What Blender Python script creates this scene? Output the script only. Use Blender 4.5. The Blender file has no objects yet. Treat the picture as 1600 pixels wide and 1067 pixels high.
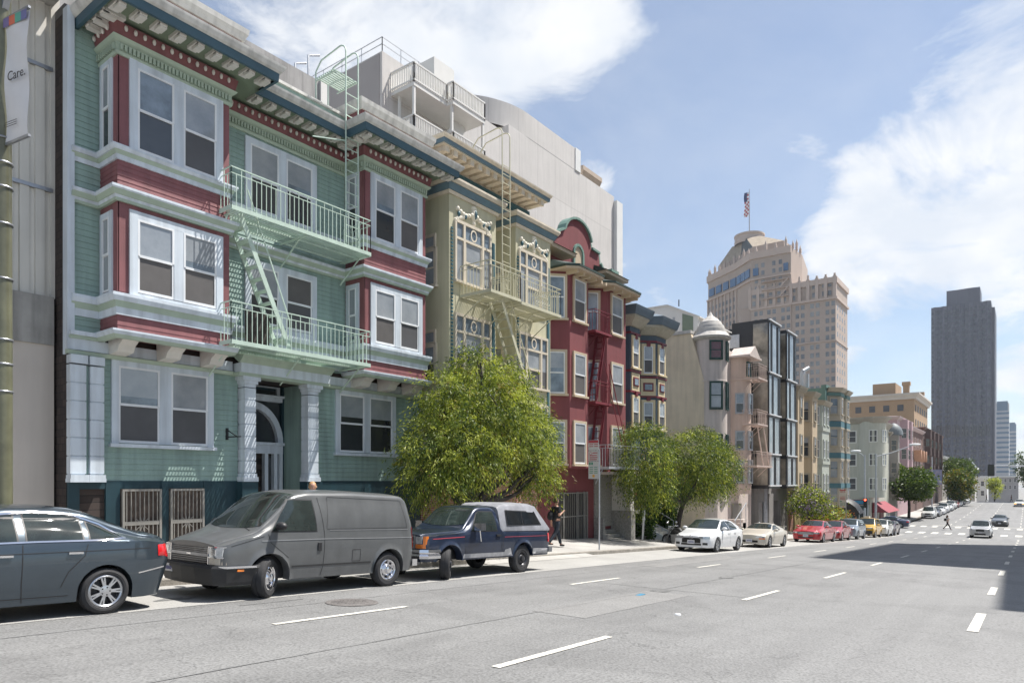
import bpy, bmesh, math, random
from mathutils import Vector, Matrix
R = math.radians
rnd = random.Random(11)
scene = bpy.context.scene
COL = scene.collection

# ---------------------------------------------------------------- materials
MATS = {}
def mat(name, col, rough=.6, var=.1, scale=1.2, bump=0., bscale=40., metal=0., spec=.5, streak=0., coat=0.,
        coord='P', col2=None, detail=6., fine=0.):
    """procedural surface: base colour broken up by noise, optional dirt streaks and bump"""
    if name in MATS: return MATS[name]
    m = bpy.data.materials.new(name); m.use_nodes = True; MATS[name] = m
    nt = m.node_tree; N = nt.nodes; L = nt.links
    b = N['Principled BSDF']
    if coord == 'P':
        g = N.new('ShaderNodeNewGeometry'); co = g.outputs['Position']
    else:
        g = N.new('ShaderNodeTexCoord'); co = g.outputs['Object']
    b.inputs['Roughness'].default_value = rough; b.inputs['Metallic'].default_value = metal
    b.inputs['Specular IOR Level'].default_value = spec; b.inputs['Coat Weight'].default_value = coat
    b.inputs['Coat Roughness'].default_value = .04
    n = N.new('ShaderNodeTexNoise'); n.inputs['Scale'].default_value = scale; n.inputs['Detail'].default_value = detail
    n.inputs['Roughness'].default_value = .62
    L.new(co, n.inputs['Vector'])
    mr = N.new('ShaderNodeMapRange'); mr.inputs[1].default_value = .3; mr.inputs[2].default_value = .7
    L.new(n.outputs['Fac'], mr.inputs[0])
    mx = N.new('ShaderNodeMix'); mx.data_type = 'RGBA'
    c2 = col2 if col2 else tuple(c*(1+var) for c in col); c1 = col if col2 else tuple(c*(1-var) for c in col)
    mx.inputs[6].default_value = (*c1, 1); mx.inputs[7].default_value = (*c2, 1)
    L.new(mr.outputs[0], mx.inputs[0]); out = mx.outputs[2]
    def mul(out, vec_scale, lo, nscale):
        mp = N.new('ShaderNodeMapping'); mp.inputs['Scale'].default_value = vec_scale
        L.new(co, mp.inputs['Vector'])
        n2 = N.new('ShaderNodeTexNoise'); n2.inputs['Scale'].default_value = nscale; n2.inputs['Detail'].default_value = 5
        L.new(mp.outputs[0], n2.inputs['Vector'])
        r2 = N.new('ShaderNodeMapRange'); r2.inputs[1].default_value = .42; r2.inputs[2].default_value = .68
        r2.inputs[3].default_value = 1; r2.inputs[4].default_value = lo
        L.new(n2.outputs['Fac'], r2.inputs[0])
        m2 = N.new('ShaderNodeMix'); m2.data_type = 'RGBA'; m2.blend_type = 'MULTIPLY'; m2.inputs[0].default_value = 1
        L.new(out, m2.inputs[6]); L.new(r2.outputs[0], m2.inputs[7])
        return m2.outputs[2]
    if streak: out = mul(out, (3., 3., .22), 1-streak, 1.6)
    if fine: out = mul(out, (1, 1, 1), 1-fine, 34.)
    L.new(out, b.inputs['Base Color'])
    if bump:
        n3 = N.new('ShaderNodeTexNoise'); n3.inputs['Scale'].default_value = bscale; n3.inputs['Detail'].default_value = 4
        L.new(co, n3.inputs['Vector'])
        bp = N.new('ShaderNodeBump'); bp.inputs['Strength'].default_value = bump; bp.inputs['Distance'].default_value = .02
        L.new(n3.outputs['Fac'], bp.inputs['Height']); L.new(bp.outputs[0], b.inputs['Normal'])
    return m

def brick_mat(name, c1, c2, mortar, bw=.22, bh=.075, axis='x', rough=.85):
    if name in MATS: return MATS[name]
    m = mat(name, c1, rough, .1, 2.)
    nt = m.node_tree; N = nt.nodes; L = nt.links; b = N['Principled BSDF']
    g = N.new('ShaderNodeNewGeometry'); sp = N.new('ShaderNodeSeparateXYZ'); cb = N.new('ShaderNodeCombineXYZ')
    L.new(g.outputs['Position'], sp.inputs[0]); L.new(sp.outputs[0 if axis == 'x' else 1], cb.inputs[0]); L.new(sp.outputs[2], cb.inputs[1])
    t = N.new('ShaderNodeTexBrick'); t.inputs['Scale'].default_value = 1; t.inputs['Brick Width'].default_value = bw
    t.inputs['Row Height'].default_value = bh; t.inputs['Mortar Size'].default_value = .008
    t.inputs['Color1'].default_value = (*c1, 1); t.inputs['Color2'].default_value = (*c2, 1); t.inputs['Mortar'].default_value = (*mortar, 1)
    L.new(cb.outputs[0], t.inputs['Vector']); L.new(t.outputs['Color'], b.inputs['Base Color'])
    bp = N.new('ShaderNodeBump'); bp.inputs['Strength'].default_value = .5; bp.inputs['Distance'].default_value = .01; bp.invert = True
    L.new(t.outputs['Fac'], bp.inputs['Height']); L.new(bp.outputs[0], b.inputs['Normal'])
    return m

def emit_mat(name, col, s):
    if name in MATS: return MATS[name]
    m = mat(name, col, .3, .02); b = m.node_tree.nodes['Principled BSDF']
    b.inputs['Emission Color'].default_value = (*col, 1); b.inputs['Emission Strength'].default_value = s
    return m

def leaf_mat(name, col, trans=.35):
    if name in MATS: return MATS[name]
    m = mat(name, col, .5, .25, 1.5, spec=.3)
    nt = m.node_tree; N = nt.nodes; L = nt.links; b = N['Principled BSDF']
    src = b.inputs['Base Color'].links[0].from_socket
    t = N.new('ShaderNodeBsdfTranslucent'); ms = N.new('ShaderNodeMixShader'); ms.inputs[0].default_value = trans
    mm = N.new('ShaderNodeMix'); mm.data_type = 'RGBA'; mm.blend_type = 'MULTIPLY'; mm.inputs[0].default_value = 1
    mm.inputs[7].default_value = (1.25, 1.3, .55, 1)
    L.new(src, mm.inputs[6]); L.new(mm.outputs[2], t.inputs['Color'])
    L.new(b.outputs[0], ms.inputs[1]); L.new(t.outputs[0], ms.inputs[2])
    L.new(ms.outputs[0], N['Material Output'].inputs['Surface'])
    return m

def paint(name, col, rough=.28, coat=1., metal=0., var=.04, streak=0.):
    return mat(name, col, rough, var, 3., coat=coat, metal=metal, coord='O', streak=streak)

G_DARK = mat('window_glass_dark', (.035, .04, .045), .04, .3, .7, spec=.9)
G_BLUE = mat('window_glass_sky_reflection', (.07, .095, .12), .04, .35, 1.6, spec=1., col2=(.24, .30, .36), bump=.06, bscale=2.5)  # reflected sky is painted in as blue mottling of the base colour
G_BLIND = mat('window_glass_over_blind', (.20, .225, .25), .05, .12, 1.1, spec=1., col2=(.36, .385, .41), bump=.05, bscale=2.5)
G_SCREEN = mat('insect_screen', (.085, .085, .09), .5, .2, 1.1)
G_SCREEN2 = mat('insect_screen_brown', (.105, .098, .095), .5, .2, 1.1)
G_CAR = mat('car_glass', (.02, .028, .026), .03, .5, 2.5, spec=.8, coord='O')
G_TINT = mat('car_glass_tinted', (.012, .014, .016), .03, .3, 2.5, spec=.6, coord='O')
RUBBER = mat('tyre_rubber', (.028, .028, .03), .8, .25, 6, coord='O')
DARK = mat('black_plastic', (.02, .02, .022), .5, .2, 5, coord='O')
CHROME = mat('chrome', (.75, .75, .77), .12, .05, 5, metal=1., coord='O')
ALLOY = mat('alloy_rim', (.55, .56, .58), .28, .06, 5, metal=.9, coord='O')
STEEL = mat('dull_steel', (.35, .36, .38), .4, .15, 5, metal=.8, coord='O')
GALV = mat('galvanised_steel', (.42, .44, .47), .5, .15, 6, metal=.4)
WHITE = mat('white_paint', (.74, .76, .78), .55, .05, 2, streak=.1)
CONC = mat('concrete', (.44, .43, .40), .9, .12, 1.2, bump=.15, fine=.15)

# ---------------------------------------------------------------- mesh builder
class MB:
    def __init__(s): s.v = []; s.f = []; s.m = []; s.s = []
    def add(s, vs, fs, mi=0, smooth=False):
        o = len(s.v); s.v += [tuple(v) for v in vs]
        for f in fs: s.f.append([i+o for i in f]); s.m.append(mi); s.s.append(smooth)
        return s
    def box(s, x0, x1, y0, y1, z0, z1, mi=0, M=None):
        vs = [Vector(p) for p in ((x0,y0,z0),(x1,y0,z0),(x1,y1,z0),(x0,y1,z0),(x0,y0,z1),(x1,y0,z1),(x1,y1,z1),(x0,y1,z1))]
        if M is not None: vs = [M @ v for v in vs]
        return s.add(vs, [(3,2,1,0),(4,5,6,7),(0,1,5,4),(1,2,6,5),(2,3,7,6),(3,0,4,7)], mi)
    def bar(s, a, b, w, d=None, mi=0):
        """square bar from a to b"""
        a, b = Vector(a), Vector(b); d = d or w
        t = (b-a).normalized(); up = Vector((0,0,1)) if abs(t.z) < .95 else Vector((0,1,0))
        p = t.cross(up).normalized(); q = p.cross(t)
        vs = [c + p*i*w/2 + q*j*d/2 for c in (a, b) for i, j in ((-1,-1),(1,-1),(1,1),(-1,1))]
        return s.add(vs, [(0,1,2,3),(7,6,5,4),(4,5,1,0),(5,6,2,1),(6,7,3,2),(7,4,0,3)], mi)
    def tube(s, pts, r, n=8, mi=0, caps=True):
        pts = [Vector(p) for p in pts]; rs = r if isinstance(r, (list, tuple)) else [r]*len(pts)
        vs = []; fs = []; ref = None
        for i, p in enumerate(pts):
            t = (pts[min(i+1, len(pts)-1)] - pts[max(i-1, 0)]).normalized()
            if ref is None: ref = Vector((0,0,1)) if abs(t.z) < .9 else Vector((1,0,0))
            a = t.cross(ref).normalized(); b = a.cross(t); ref = b
            for k in range(n):
                an = 2*math.pi*k/n; vs.append(p + (a*math.cos(an) + b*math.sin(an))*rs[i])
        for i in range(len(pts)-1):
            for k in range(n):
                k2 = (k+1) % n; fs.append((i*n+k, (i+1)*n+k, (i+1)*n+k2, i*n+k2))
        s.add(vs, fs, mi, True)
        if caps:
            e = (len(pts)-1)*n
            s.add(vs[:n], [tuple(range(n))], mi); s.add(vs[e:e+n], [tuple(reversed(range(n)))], mi)
        return s
    def lathe(s, prof, n=24, M=None, mi=0, smooth=True, a0=0., a1=2*math.pi):
        """profile of (radius, height) turned about local Z"""
        full = abs(a1-a0-2*math.pi) < 1e-6; vs = []; fs = []; c = n if full else n+1; k = len(prof)
        for i in range(c):
            a = a0 + (a1-a0)*i/n
            for r, h in prof:
                v = Vector((r*math.cos(a), r*math.sin(a), h)); vs.append(M @ v if M is not None else v)
        for i in range(n):
            j = (i+1) % c
            for q in range(k-1): fs.append((i*k+q, j*k+q, j*k+q+1, i*k+q+1))
        return s.add(vs, fs, mi, smooth)
    def prism(s, poly, z0, z1, mi=0, M=None):
        """plan polygon (x,y) extruded in z; with M the local frame is moved"""
        n = len(poly); ar = sum(poly[i][0]*poly[(i+1)%n][1]-poly[(i+1)%n][0]*poly[i][1] for i in range(n))
        if ar < 0: poly = poly[::-1]
        vs = [Vector((x,y,z0)) for x,y in poly] + [Vector((x,y,z1)) for x,y in poly]
        if M is not None: vs = [M @ v for v in vs]
        return s.add(vs, [tuple(reversed(range(n))), tuple(range(n, 2*n))] + [(i, (i+1)%n, (i+1)%n+n, i+n) for i in range(n)], mi)
    def sweep(s, path, prof, mi=0, closed=False, caps=True, flip=False):
        """profile of (out, z) run along a plan path with mitred corners; out is to the right of travel"""
        P = [Vector((x, y)) for x, y in path]; n = len(P); k = len(prof); offs = []
        def nrm(a, b):
            d = (b-a).normalized(); return Vector((d.y, -d.x))
        for i in range(n):
            if closed: a, b = nrm(P[i-1], P[i]), nrm(P[i], P[(i+1)%n])
            else:
                a = nrm(P[i-1], P[i]) if i else None; b = nrm(P[i], P[i+1]) if i < n-1 else None
                a = a or b; b = b or a
            m = (a+b); m = m/max(.2, m.dot(a)) if m.length > 1e-6 else a
            offs.append(m)
        vs = [(P[i].x+offs[i].x*o, P[i].y+offs[i].y*o, z) for i in range(n) for o, z in prof]
        fs = []
        for i in range(n if closed else n-1):
            j = (i+1) % n
            for q in range(k-1): fs.append((i*k+q, j*k+q, j*k+q+1, i*k+q+1))
        s.add(vs, fs, mi)
        if caps and not closed:
            s.add(vs[:k], [tuple(range(k))], mi); s.add(vs[-k:], [tuple(reversed(range(k)))], mi)
        return s
    def quad(s, a, b, c, d, mi=0): return s.add([a,b,c,d], [(0,1,2,3)], mi)
    def sphere(s, c, r, n=10, k=6, mi=0, sz=1.):
        prof = [(r*math.sin(math.pi*i/k)+1e-5, -r*sz*math.cos(math.pi*i/k)) for i in range(k+1)]
        return s.lathe(prof, n, Matrix.Translation(c), mi)
    def mesh(s, name, mats, sharp=None):
        me = bpy.data.meshes.new(name); me.from_pydata(s.v, [], s.f)
        for m in (mats if isinstance(mats, (list, tuple)) else [mats]): me.materials.append(m)
        me.polygons.foreach_set('material_index', s.m); me.polygons.foreach_set('use_smooth', s.s)
        if sharp: me.set_sharp_from_angle(angle=R(sharp))
        me.update(); return me
    def build(s, name, mats, parent=None, label=None, sharp=None):
        """link as one mesh object; vertices are world points when the parent is a building (an Empty without rotation)"""
        o = bpy.data.objects.new(name, s.mesh(name, mats, sharp)); COL.objects.link(o)
        if parent is not None:
            o.parent = parent
            if parent.get('_w'): o.location = -WL[parent.name]; WL[o.name] = Vector((0,0,0)); o['_w'] = 1
        else: WL[o.name] = Vector((0,0,0))
        if label: o['label'] = label
        return o
WL = {}
def tag(o, label=None, cat=None, group=None, kind=None):
    if label: o['label'] = label
    if cat: o['category'] = cat
    if group: o['group'] = group
    if kind: o['kind'] = kind
    return o
def thing(name, label, cat, loc=(0,0,0), rz=0., group=None, world=False, ry=0.):
    o = bpy.data.objects.new(name, None); COL.objects.link(o); o.location = loc; o.rotation_euler = (0, ry, rz)
    o.empty_display_size = .2
    if world: o['_w'] = 1; WL[o.name] = Vector(loc)
    return tag(o, label, cat, group)
def place(name, me, parent, loc, rz=0.):
    """a mesh in its own local frame set at a world point under a building or building part"""
    o = bpy.data.objects.new(name, me); COL.objects.link(o); o.parent = parent
    o.location = Vector(loc) - WL[parent.name]; o.rotation_euler = (0, 0, rz); return o
def child(name, me, parent):
    o = bpy.data.objects.new(name, me); COL.objects.link(o); o.parent = parent; return o
def copy_tree(o, parent=None):
    c = o.copy(); COL.objects.link(c); c.parent = parent
    for ch in o.children: copy_tree(ch, c)
    return c

# ---------------------------------------------------------------- windows
WC = {}
def sash_window(parent, u, z, w, h, plane, frame, panes, rz=0., n=1, cw=.12, mull=.14, style='hung', sill=True, mid=.5, proud=.07, ah=0., name='window', label=None):
    """wooden window: casing, sashes, sill; panes are its own pieces. u is the middle, z the bottom of the glass area,
    plane the wall's y there (or an (x, y) point when turned by rz)"""
    key = (rnd.randrange(4), round(w,3), round(h,3), n, cw, mull, style, sill, mid, proud, frame[0].name, frame[1].name, str([[q.name for q in p] if isinstance(p, tuple) else p.name for p in panes]), ah)
    if key not in WC:
        f = MB(); W = w*n + mull*(n-1); x0 = -W/2
        pr = proud
        f.box(x0-cw, x0, -pr, .02, -.02, h+cw, 0); f.box(-x0, -x0+cw, -pr, .02, -.02, h+cw, 0)
        f.box(x0, -x0, -pr+.002, .02, h, h+cw-.002, 0)
        if ah: f.box(x0-cw-.05, -x0+cw+.05, -pr-.06, .02, h+cw, h+cw+ah, 0)
        if sill: f.box(x0-cw-.05, -x0+cw+.05, -pr-.07, .02, -.1, -.02, 0)
        else: f.box(x0-cw, -x0+cw, -pr, .02, -.02-cw, -.02, 0)
        for i in range(n-1): f.box(x0+w*(i+1)+mull*i, x0+(w+mull)*(i+1), -pr+.004, .02, 0, h, 0)
        ps = []; st = .045 if w > .5 else .03
        for i in range(n):
            a = x0+(w+mull)*i; b = a+w; zm = h*mid; hb = rnd.choice((0, 0, .28, .5, .38))
            if style == 'fixed':
                for q in ((a, a+st, 0, h), (b-st, b, 0, h), (a+st, b-st, 0, st), (a+st, b-st, h-st, h)): f.box(q[0], q[1], -.05, .01, q[2], q[3], 1)
            else:
                for q in ((a, a+st, zm, h), (b-st, b, zm, h), (a+st, b-st, h-st, h)): f.box(q[0], q[1], -.062, .01, q[2], q[3], 1)
                for q in ((a, a+st, 0, zm), (b-st, b, 0, zm), (a+st, b-st, 0, st*1.4)): f.box(q[0], q[1], -.046, .01, q[2], q[3], 1)
                f.box(a+st, b-st, -.06, .01, zm-.025, zm+.03, 1)
            p = MB(); pn = panes[i % len(panes)] if isinstance(panes[0], tuple) else panes
            if style == 'fixed': p.box(a+st*.9, b-st*.9, -.02, .01, st*.9, h-st*.9, 0)
            else:
                p.box(a+st*.9, b-st*.9, -.04, .01, zm, h-st*.9, 0); p.box(a+st*.9, b-st*.9, -.03, .01, st*1.2, zm, 1)
                if hb and pn[0] is not G_BLIND and w > .5: p.box(a+st*.9+.004, b-st*.9-.004, -.042, .0, h-st-(h-zm)*hb*1.9, h-st, 2)
            ps.append(p.mesh('pane', list(pn)+[G_BLIND]))
        WC[key] = (f.mesh(name, list(frame)), ps)
    fm, ps = WC[key]
    pt = (u, plane, z) if not isinstance(plane, tuple) else (plane[0], plane[1], z)
    o = place(name, fm, parent, pt, rz)
    for p in ps: child('pane', p, o)
    if label: o['label'] = label
    return o

def simple_windows(parent, pts, w, h, plane, frame, pane, rz=0., name='window', cw=.1, proud=.05):
    """far windows: a casing with its pane, one object each. pts: (u, z) or, for a turned face, (x, y, z)"""
    key = ('s', round(w,2), round(h,2), frame.name, pane.name, cw, proud)
    if key not in WC:
        f = MB()
        for q in ((-w/2-cw, -w/2, -.02-cw, h+cw), (w/2, w/2+cw, -.02-cw, h+cw), (-w/2, w/2, h, h+cw), (-w/2, w/2, -.02-cw, -.02)): f.box(q[0], q[1], -proud, .02, q[2], q[3])
        f.box(-w/2, w/2, -proud*.8, .02, h*.5-.03, h*.5+.03)
        WC[key] = (f.mesh(name, frame), MB().box(-w/2, w/2, -.02, .01, -.02, h).mesh('pane', pane))
    f, p = WC[key]
    for q in pts:
        o = place(name, f, parent, (q[0], plane, q[1]) if len(q) == 2 else q, rz); child('pane', p, o)

MOULD = lambda z0, z1, o: [(0, z0), (o*.4, z0), (o*.5, z0+(z1-z0)*.35), (o*.9, z0+(z1-z0)*.7), (o, z0+(z1-z0)*.72), (o, z1), (0, z1+.02)]
RECT = lambda z0, z1, o, i=0.: [(i, z0), (o, z0), (o, z1), (i, z1)]
def boards(z0, z1, b=.13, o=.02):
    """lapped weatherboards as a saw-tooth profile"""
    n = max(1, round((z1-z0)/b)); b = (z1-z0)/n; p = []
    for i in range(n): p += [(o+.004, z0+b*i), (.006, z0+b*(i+1)-.001)]
    return [(0, z0)] + p + [(0, z1)]

# ---------------------------------------------------------------- camera, sun, sky
F = 1070.; TH = math.atan(805/F); HC = 0.
cam = bpy.data.cameras.new('camera'); co = bpy.data.objects.new('camera', cam); COL.objects.link(co)
cam.sensor_width = 36; cam.lens = F/1600*36; cam.shift_y = (751-533.5)/1600; cam.clip_start = .1; cam.clip_end = 6000
co.location = (0, 0, 0); co.rotation_euler = (R(90), 0, TH-R(90)); scene.camera = co
SUN = Vector((.43, -.30, 1)).normalized()
sl = bpy.data.lights.new('sun', 'SUN'); sl.energy = 5.; sl.angle = R(.5); sl.color = (1, .955, .89)
so = bpy.data.objects.new('sun', sl); COL.objects.link(so); so.rotation_euler = SUN.to_track_quat('Z', 'Y').to_euler(); so.location = (0, -30, 60)
FWD = Vector((math.cos(TH), math.sin(TH), 0)); RGT = Vector((math.sin(TH), -math.cos(TH), 0))
def view_dir(x, y): return (FWD + RGT*(x-800)/F + Vector((0,0,1))*(751-y)/F).normalized()
w = bpy.data.worlds.new('World'); scene.world = w; w.use_nodes = True
nt = w.node_tree; N = nt.nodes; L = nt.links; bg = N['Background']
sky = N.new('ShaderNodeTexSky'); sky.sky_type = 'NISHITA'; sky.sun_disc = False; sky.sun_elevation = math.asin(SUN.z); sky.sun_rotation = math.atan2(SUN.x, SUN.y)
sky.air_density = 1.; sky.dust_density = .6; sky.ozone_density = .75; sky.altitude = 50
tc = N.new('ShaderNodeTexCoord'); sp = N.new('ShaderNodeSeparateXYZ'); L.new(tc.outputs['Generated'], sp.inputs[0])
def math_(op, a, b=None, c=None, clamp=False):
    n = N.new('ShaderNodeMath'); n.operation = op; n.use_clamp = clamp
    for i, v in enumerate((a, b, c)):
        if v is None: continue
        if isinstance(v, (int, float)): n.inputs[i].default_value = v
        else: L.new(v, n.inputs[i])
    return n.outputs[0]
zz = math_('ADD', math_('MAXIMUM', sp.outputs[2], 0.), .22)
cb = N.new('ShaderNodeCombineXYZ'); L.new(math_('DIVIDE', sp.outputs[0], zz), cb.inputs[0]); L.new(math_('DIVIDE', sp.outputs[1], zz), cb.inputs[1])
def fbm(scale, detail, rough, off, dist=.0):
    mp = N.new('ShaderNodeMapping'); mp.inputs['Location'].default_value = off; L.new(cb.outputs[0], mp.inputs[0])
    n = N.new('ShaderNodeTexNoise'); n.inputs['Scale'].default_value = scale; n.inputs['Detail'].default_value = detail
    n.inputs['Roughness'].default_value = rough; n.inputs['Distortion'].default_value = dist; L.new(mp.outputs[0], n.inputs['Vector']); return n.outputs['Fac']
mask = None
for (px, py, rad, amp) in ((640, -20, 15, .36), (880, 20, 7, .28), (450, -10, 9, .28), (1480, 320, 9.5, .5), (1350, 400, 6.5, .42), (1610, 230, 9, .48), (1570, 430, 7, .3), (1330, 480, 5, .16), (1600, 640, 8, .26), (1230, 175, 5, .09), (1620, 20, 8, .12), (925, 275, 2.2, .2), (1000, 440, 5, .05)):
    d = view_dir(px, py); vd = N.new('ShaderNodeVectorMath'); vd.operation = 'DOT_PRODUCT'; vd.inputs[1].default_value = d
    L.new(tc.outputs['Generated'], vd.inputs[0])
    mr = N.new('ShaderNodeMapRange'); mr.interpolation_type = 'SMOOTHERSTEP'
    mr.inputs[1].default_value = math.cos(R(rad)); mr.inputs[2].default_value = 1.; mr.inputs[3].default_value = 0; mr.inputs[4].default_value = amp
    L.new(vd.outputs['Value'], mr.inputs[0]); mask = mr.outputs[0] if mask is None else math_('MAXIMUM', mask, mr.outputs[0])
dens = math_('ADD', math_('MULTIPLY', math_('SUBTRACT', fbm(2.8, 10, .64, (3.3, 1.7, 0), .5), .5), 1.6), mask)
thin = math_('MULTIPLY_ADD', fbm(1.3, 6, .65, (7, 2, 0), .8), .45, -.03)
mr = N.new('ShaderNodeMapRange'); mr.interpolation_type = 'SMOOTHSTEP'; mr.inputs[1].default_value = .03; mr.inputs[2].default_value = .50
L.new(dens, mr.inputs[0])
cover = math_('MAXIMUM', mr.outputs[0], thin, clamp=True)
shade = N.new('ShaderNodeMapRange'); shade.inputs[1].default_value = .35; shade.inputs[2].default_value = .7
L.new(fbm(4.5, 6, .55, (1, 5, 0)), shade.inputs[0])
cc = N.new('ShaderNodeMix'); cc.data_type = 'RGBA'; cc.inputs[6].default_value = (5.6, 6.0, 6.6, 1); cc.inputs[7].default_value = (7.2, 7.25, 7.3, 1)
L.new(shade.outputs[0], cc.inputs[0])
mx = N.new('ShaderNodeMix'); mx.data_type = 'RGBA'; L.new(cover, mx.inputs[0]); L.new(sky.outputs[0], mx.inputs[6]); L.new(cc.outputs[2], mx.inputs[7])
L.new(mx.outputs[2], bg.inputs['Color']); bg.inputs['Strength'].default_value = .085
scene.view_settings.view_transform = 'Standard'; scene.view_settings.look = 'None'; scene.view_settings.gamma = 1; scene.view_settings.exposure = .76
scene.cycles.max_bounces = 6; scene.cycles.transparent_max_bounces = 8; scene.cycles.use_denoising = True

# ---------------------------------------------------------------- ground
ZP = [(-400, 4.), (-60, 1.3), (-30, -.2), (82, -5.74), (97, -5.86), (120, -5.92), (145, -5.82), (170, -5.45), (200, -5.1), (216, -5.3), (300, -9), (500, -20), (900, -26), (5000, -26)]
def zr0(u):
    for (a, za), (b, zb) in zip(ZP, ZP[1:]):
        if u <= b: return za + (zb-za)*max(0, (u-a))/(b-a)
    return ZP[-1][1]
def zr(u): return sum(zr0(u+d) for d in (-6, -3, 0, 3, 6))/5 if u > 70 else zr0(u)
def flat_sheet(name, us, w0, w1, dz, m, cross=0.):
    b = MB(); ws = [w0+(w1-w0)*i/6 for i in range(7)]; n = len(ws)
    vs = [(u, wv, zr(u)+dz+cross*(wv-w0)) for u in us for wv in ws]
    fs = [(i*n+j, (i+1)*n+j, (i+1)*n+j+1, i*n+j+1) for i in range(len(us)-1) for j in range(n-1)]
    o = b.add(vs, fs, 0, True).build(name, m); return tag(o, kind='structure')
def rng(a, b, st):
    n = max(1, int(round((b-a)/st))); return [a+(b-a)*i/n for i in range(n+1)]
CURB = 13.1
ASPH = mat('asphalt', (.205, .205, .203), .66, .05, .35, bump=.5, bscale=34., fine=.42, spec=.4)
# worn tracks and patches along the lanes
def _road_wear(m):
    nt = m.node_tree; N = nt.nodes; L = nt.links; b = N['Principled BSDF']; src = b.inputs['Base Color'].links[0].from_socket
    g = N.new('ShaderNodeNewGeometry')
    for sc, lo, hi, amt, ns, dist in (((.05, .9, 1), .35, .65, .91, 1.6, .3), ((.5, .5, .5), .5, .6, .93, 1., .5)):
        mp = N.new('ShaderNodeMapping'); mp.inputs['Scale'].default_value = sc; L.new(g.outputs['Position'], mp.inputs[0])
        n = N.new('ShaderNodeTexNoise'); n.inputs['Scale'].default_value = ns; n.inputs['Detail'].default_value = 6; n.inputs['Distortion'].default_value = dist
        L.new(mp.outputs[0], n.inputs['Vector'])
        r = N.new('ShaderNodeMapRange'); r.inputs[1].default_value = lo; r.inputs[2].default_value = hi; r.inputs[3].default_value = 1.06; r.inputs[4].default_value = amt
        L.new(n.outputs['Fac'], r.inputs[0])
        m2 = N.new('ShaderNodeMix'); m2.data_type = 'RGBA'; m2.blend_type = 'MULTIPLY'; m2.inputs[0].default_value = 1
        L.new(src, m2.inputs[6]); L.new(r.outputs[0], m2.inputs[7]); src = m2.outputs[2]
    # hairline cracks
    v = N.new('ShaderNodeTexVoronoi'); v.feature = 'DISTANCE_TO_EDGE'; v.inputs['Scale'].default_value = .33; v.inputs['Randomness'].default_value = 1
    nn = N.new('ShaderNodeTexNoise'); nn.inputs['Scale'].default_value = 1.3; nn.inputs['Detail'].default_value = 6
    L.new(g.outputs['Position'], nn.inputs['Vector'])
    vm = N.new('ShaderNodeVectorMath'); vm.operation = 'MULTIPLY_ADD'; vm.inputs[1].default_value = (1.4, 1.4, 1.4)
    L.new(nn.outputs['Color'], vm.inputs[0]); L.new(g.outputs['Position'], vm.inputs[2]); L.new(vm.outputs[0], v.inputs['Vector'])
    r = N.new('ShaderNodeMapRange'); r.inputs[1].default_value = .0; r.inputs[2].default_value = .006; r.inputs[3].default_value = .62; r.inputs[4].default_value = 1
    L.new(v.outputs['Distance'], r.inputs[0])
    m2 = N.new('ShaderNodeMix'); m2.data_type = 'RGBA'; m2.blend_type = 'MULTIPLY'; m2.inputs[0].default_value = .8
    L.new(src, m2.inputs[6]); L.new(r.outputs[0], m2.inputs[7]); L.new(m2.outputs[2], b.inputs['Base Color'])
_road_wear(ASPH)
US = rng(-60, 70, 6) + rng(70, 230, 2)[1:] + rng(230, 520, 20)[1:]
flat_sheet('road', US, -5.6, CURB, 0, ASPH)
flat_sheet('cross_street', rng(85, 99, 2), -80, 90, .004, ASPH)
GUT = mat('gutter_concrete', (.34, .335, .32), .9, .12, .5, bump=.2, fine=.25, streak=0)
flat_sheet('parking_strip', rng(-20, 84, 4), 10.45, CURB, .005, GUT)
SIDE = mat('pavement_concrete', (.40, .39, .37), .9, .1, .8, bump=.12, fine=.2)
KERB = mat('kerb_stone', (.27, .25, .22), .9, .25, 3, bump=.3, bscale=30, fine=.3)
def pavement(name, us, c0, w1, rise):
    b = MB(); pr = [(c0, -.05), (c0, .12), (c0+.02, .14), (c0+.16, .145), (c0+.165, .138), (c0+.17, .145), (w1, .145+rise*(w1-c0))]; n = len(pr)
    if w1 < c0: pr = [(c0, -.05), (c0, .12), (c0-.02, .14), (c0-.16, .145), (w1, .145)]; n = len(pr)
    kf = 4 if w1 > c0 else 3
    vs = [(u, a, zr(u)+h) for u in us for a, h in pr]
    fs = [((i*n+j, (i+1)*n+j, (i+1)*n+j+1, i*n+j+1) if w1 > c0 else (i*n+j+1, (i+1)*n+j+1, (i+1)*n+j, i*n+j)) for i in range(len(us)-1) for j in range(n-1)]
    b.add(vs, fs)
    for i in range(len(fs)): b.m[i] = 1 if i % (n-1) < kf else 0
    return tag(b.build(name, [SIDE, KERB]), kind='structure')
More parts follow.
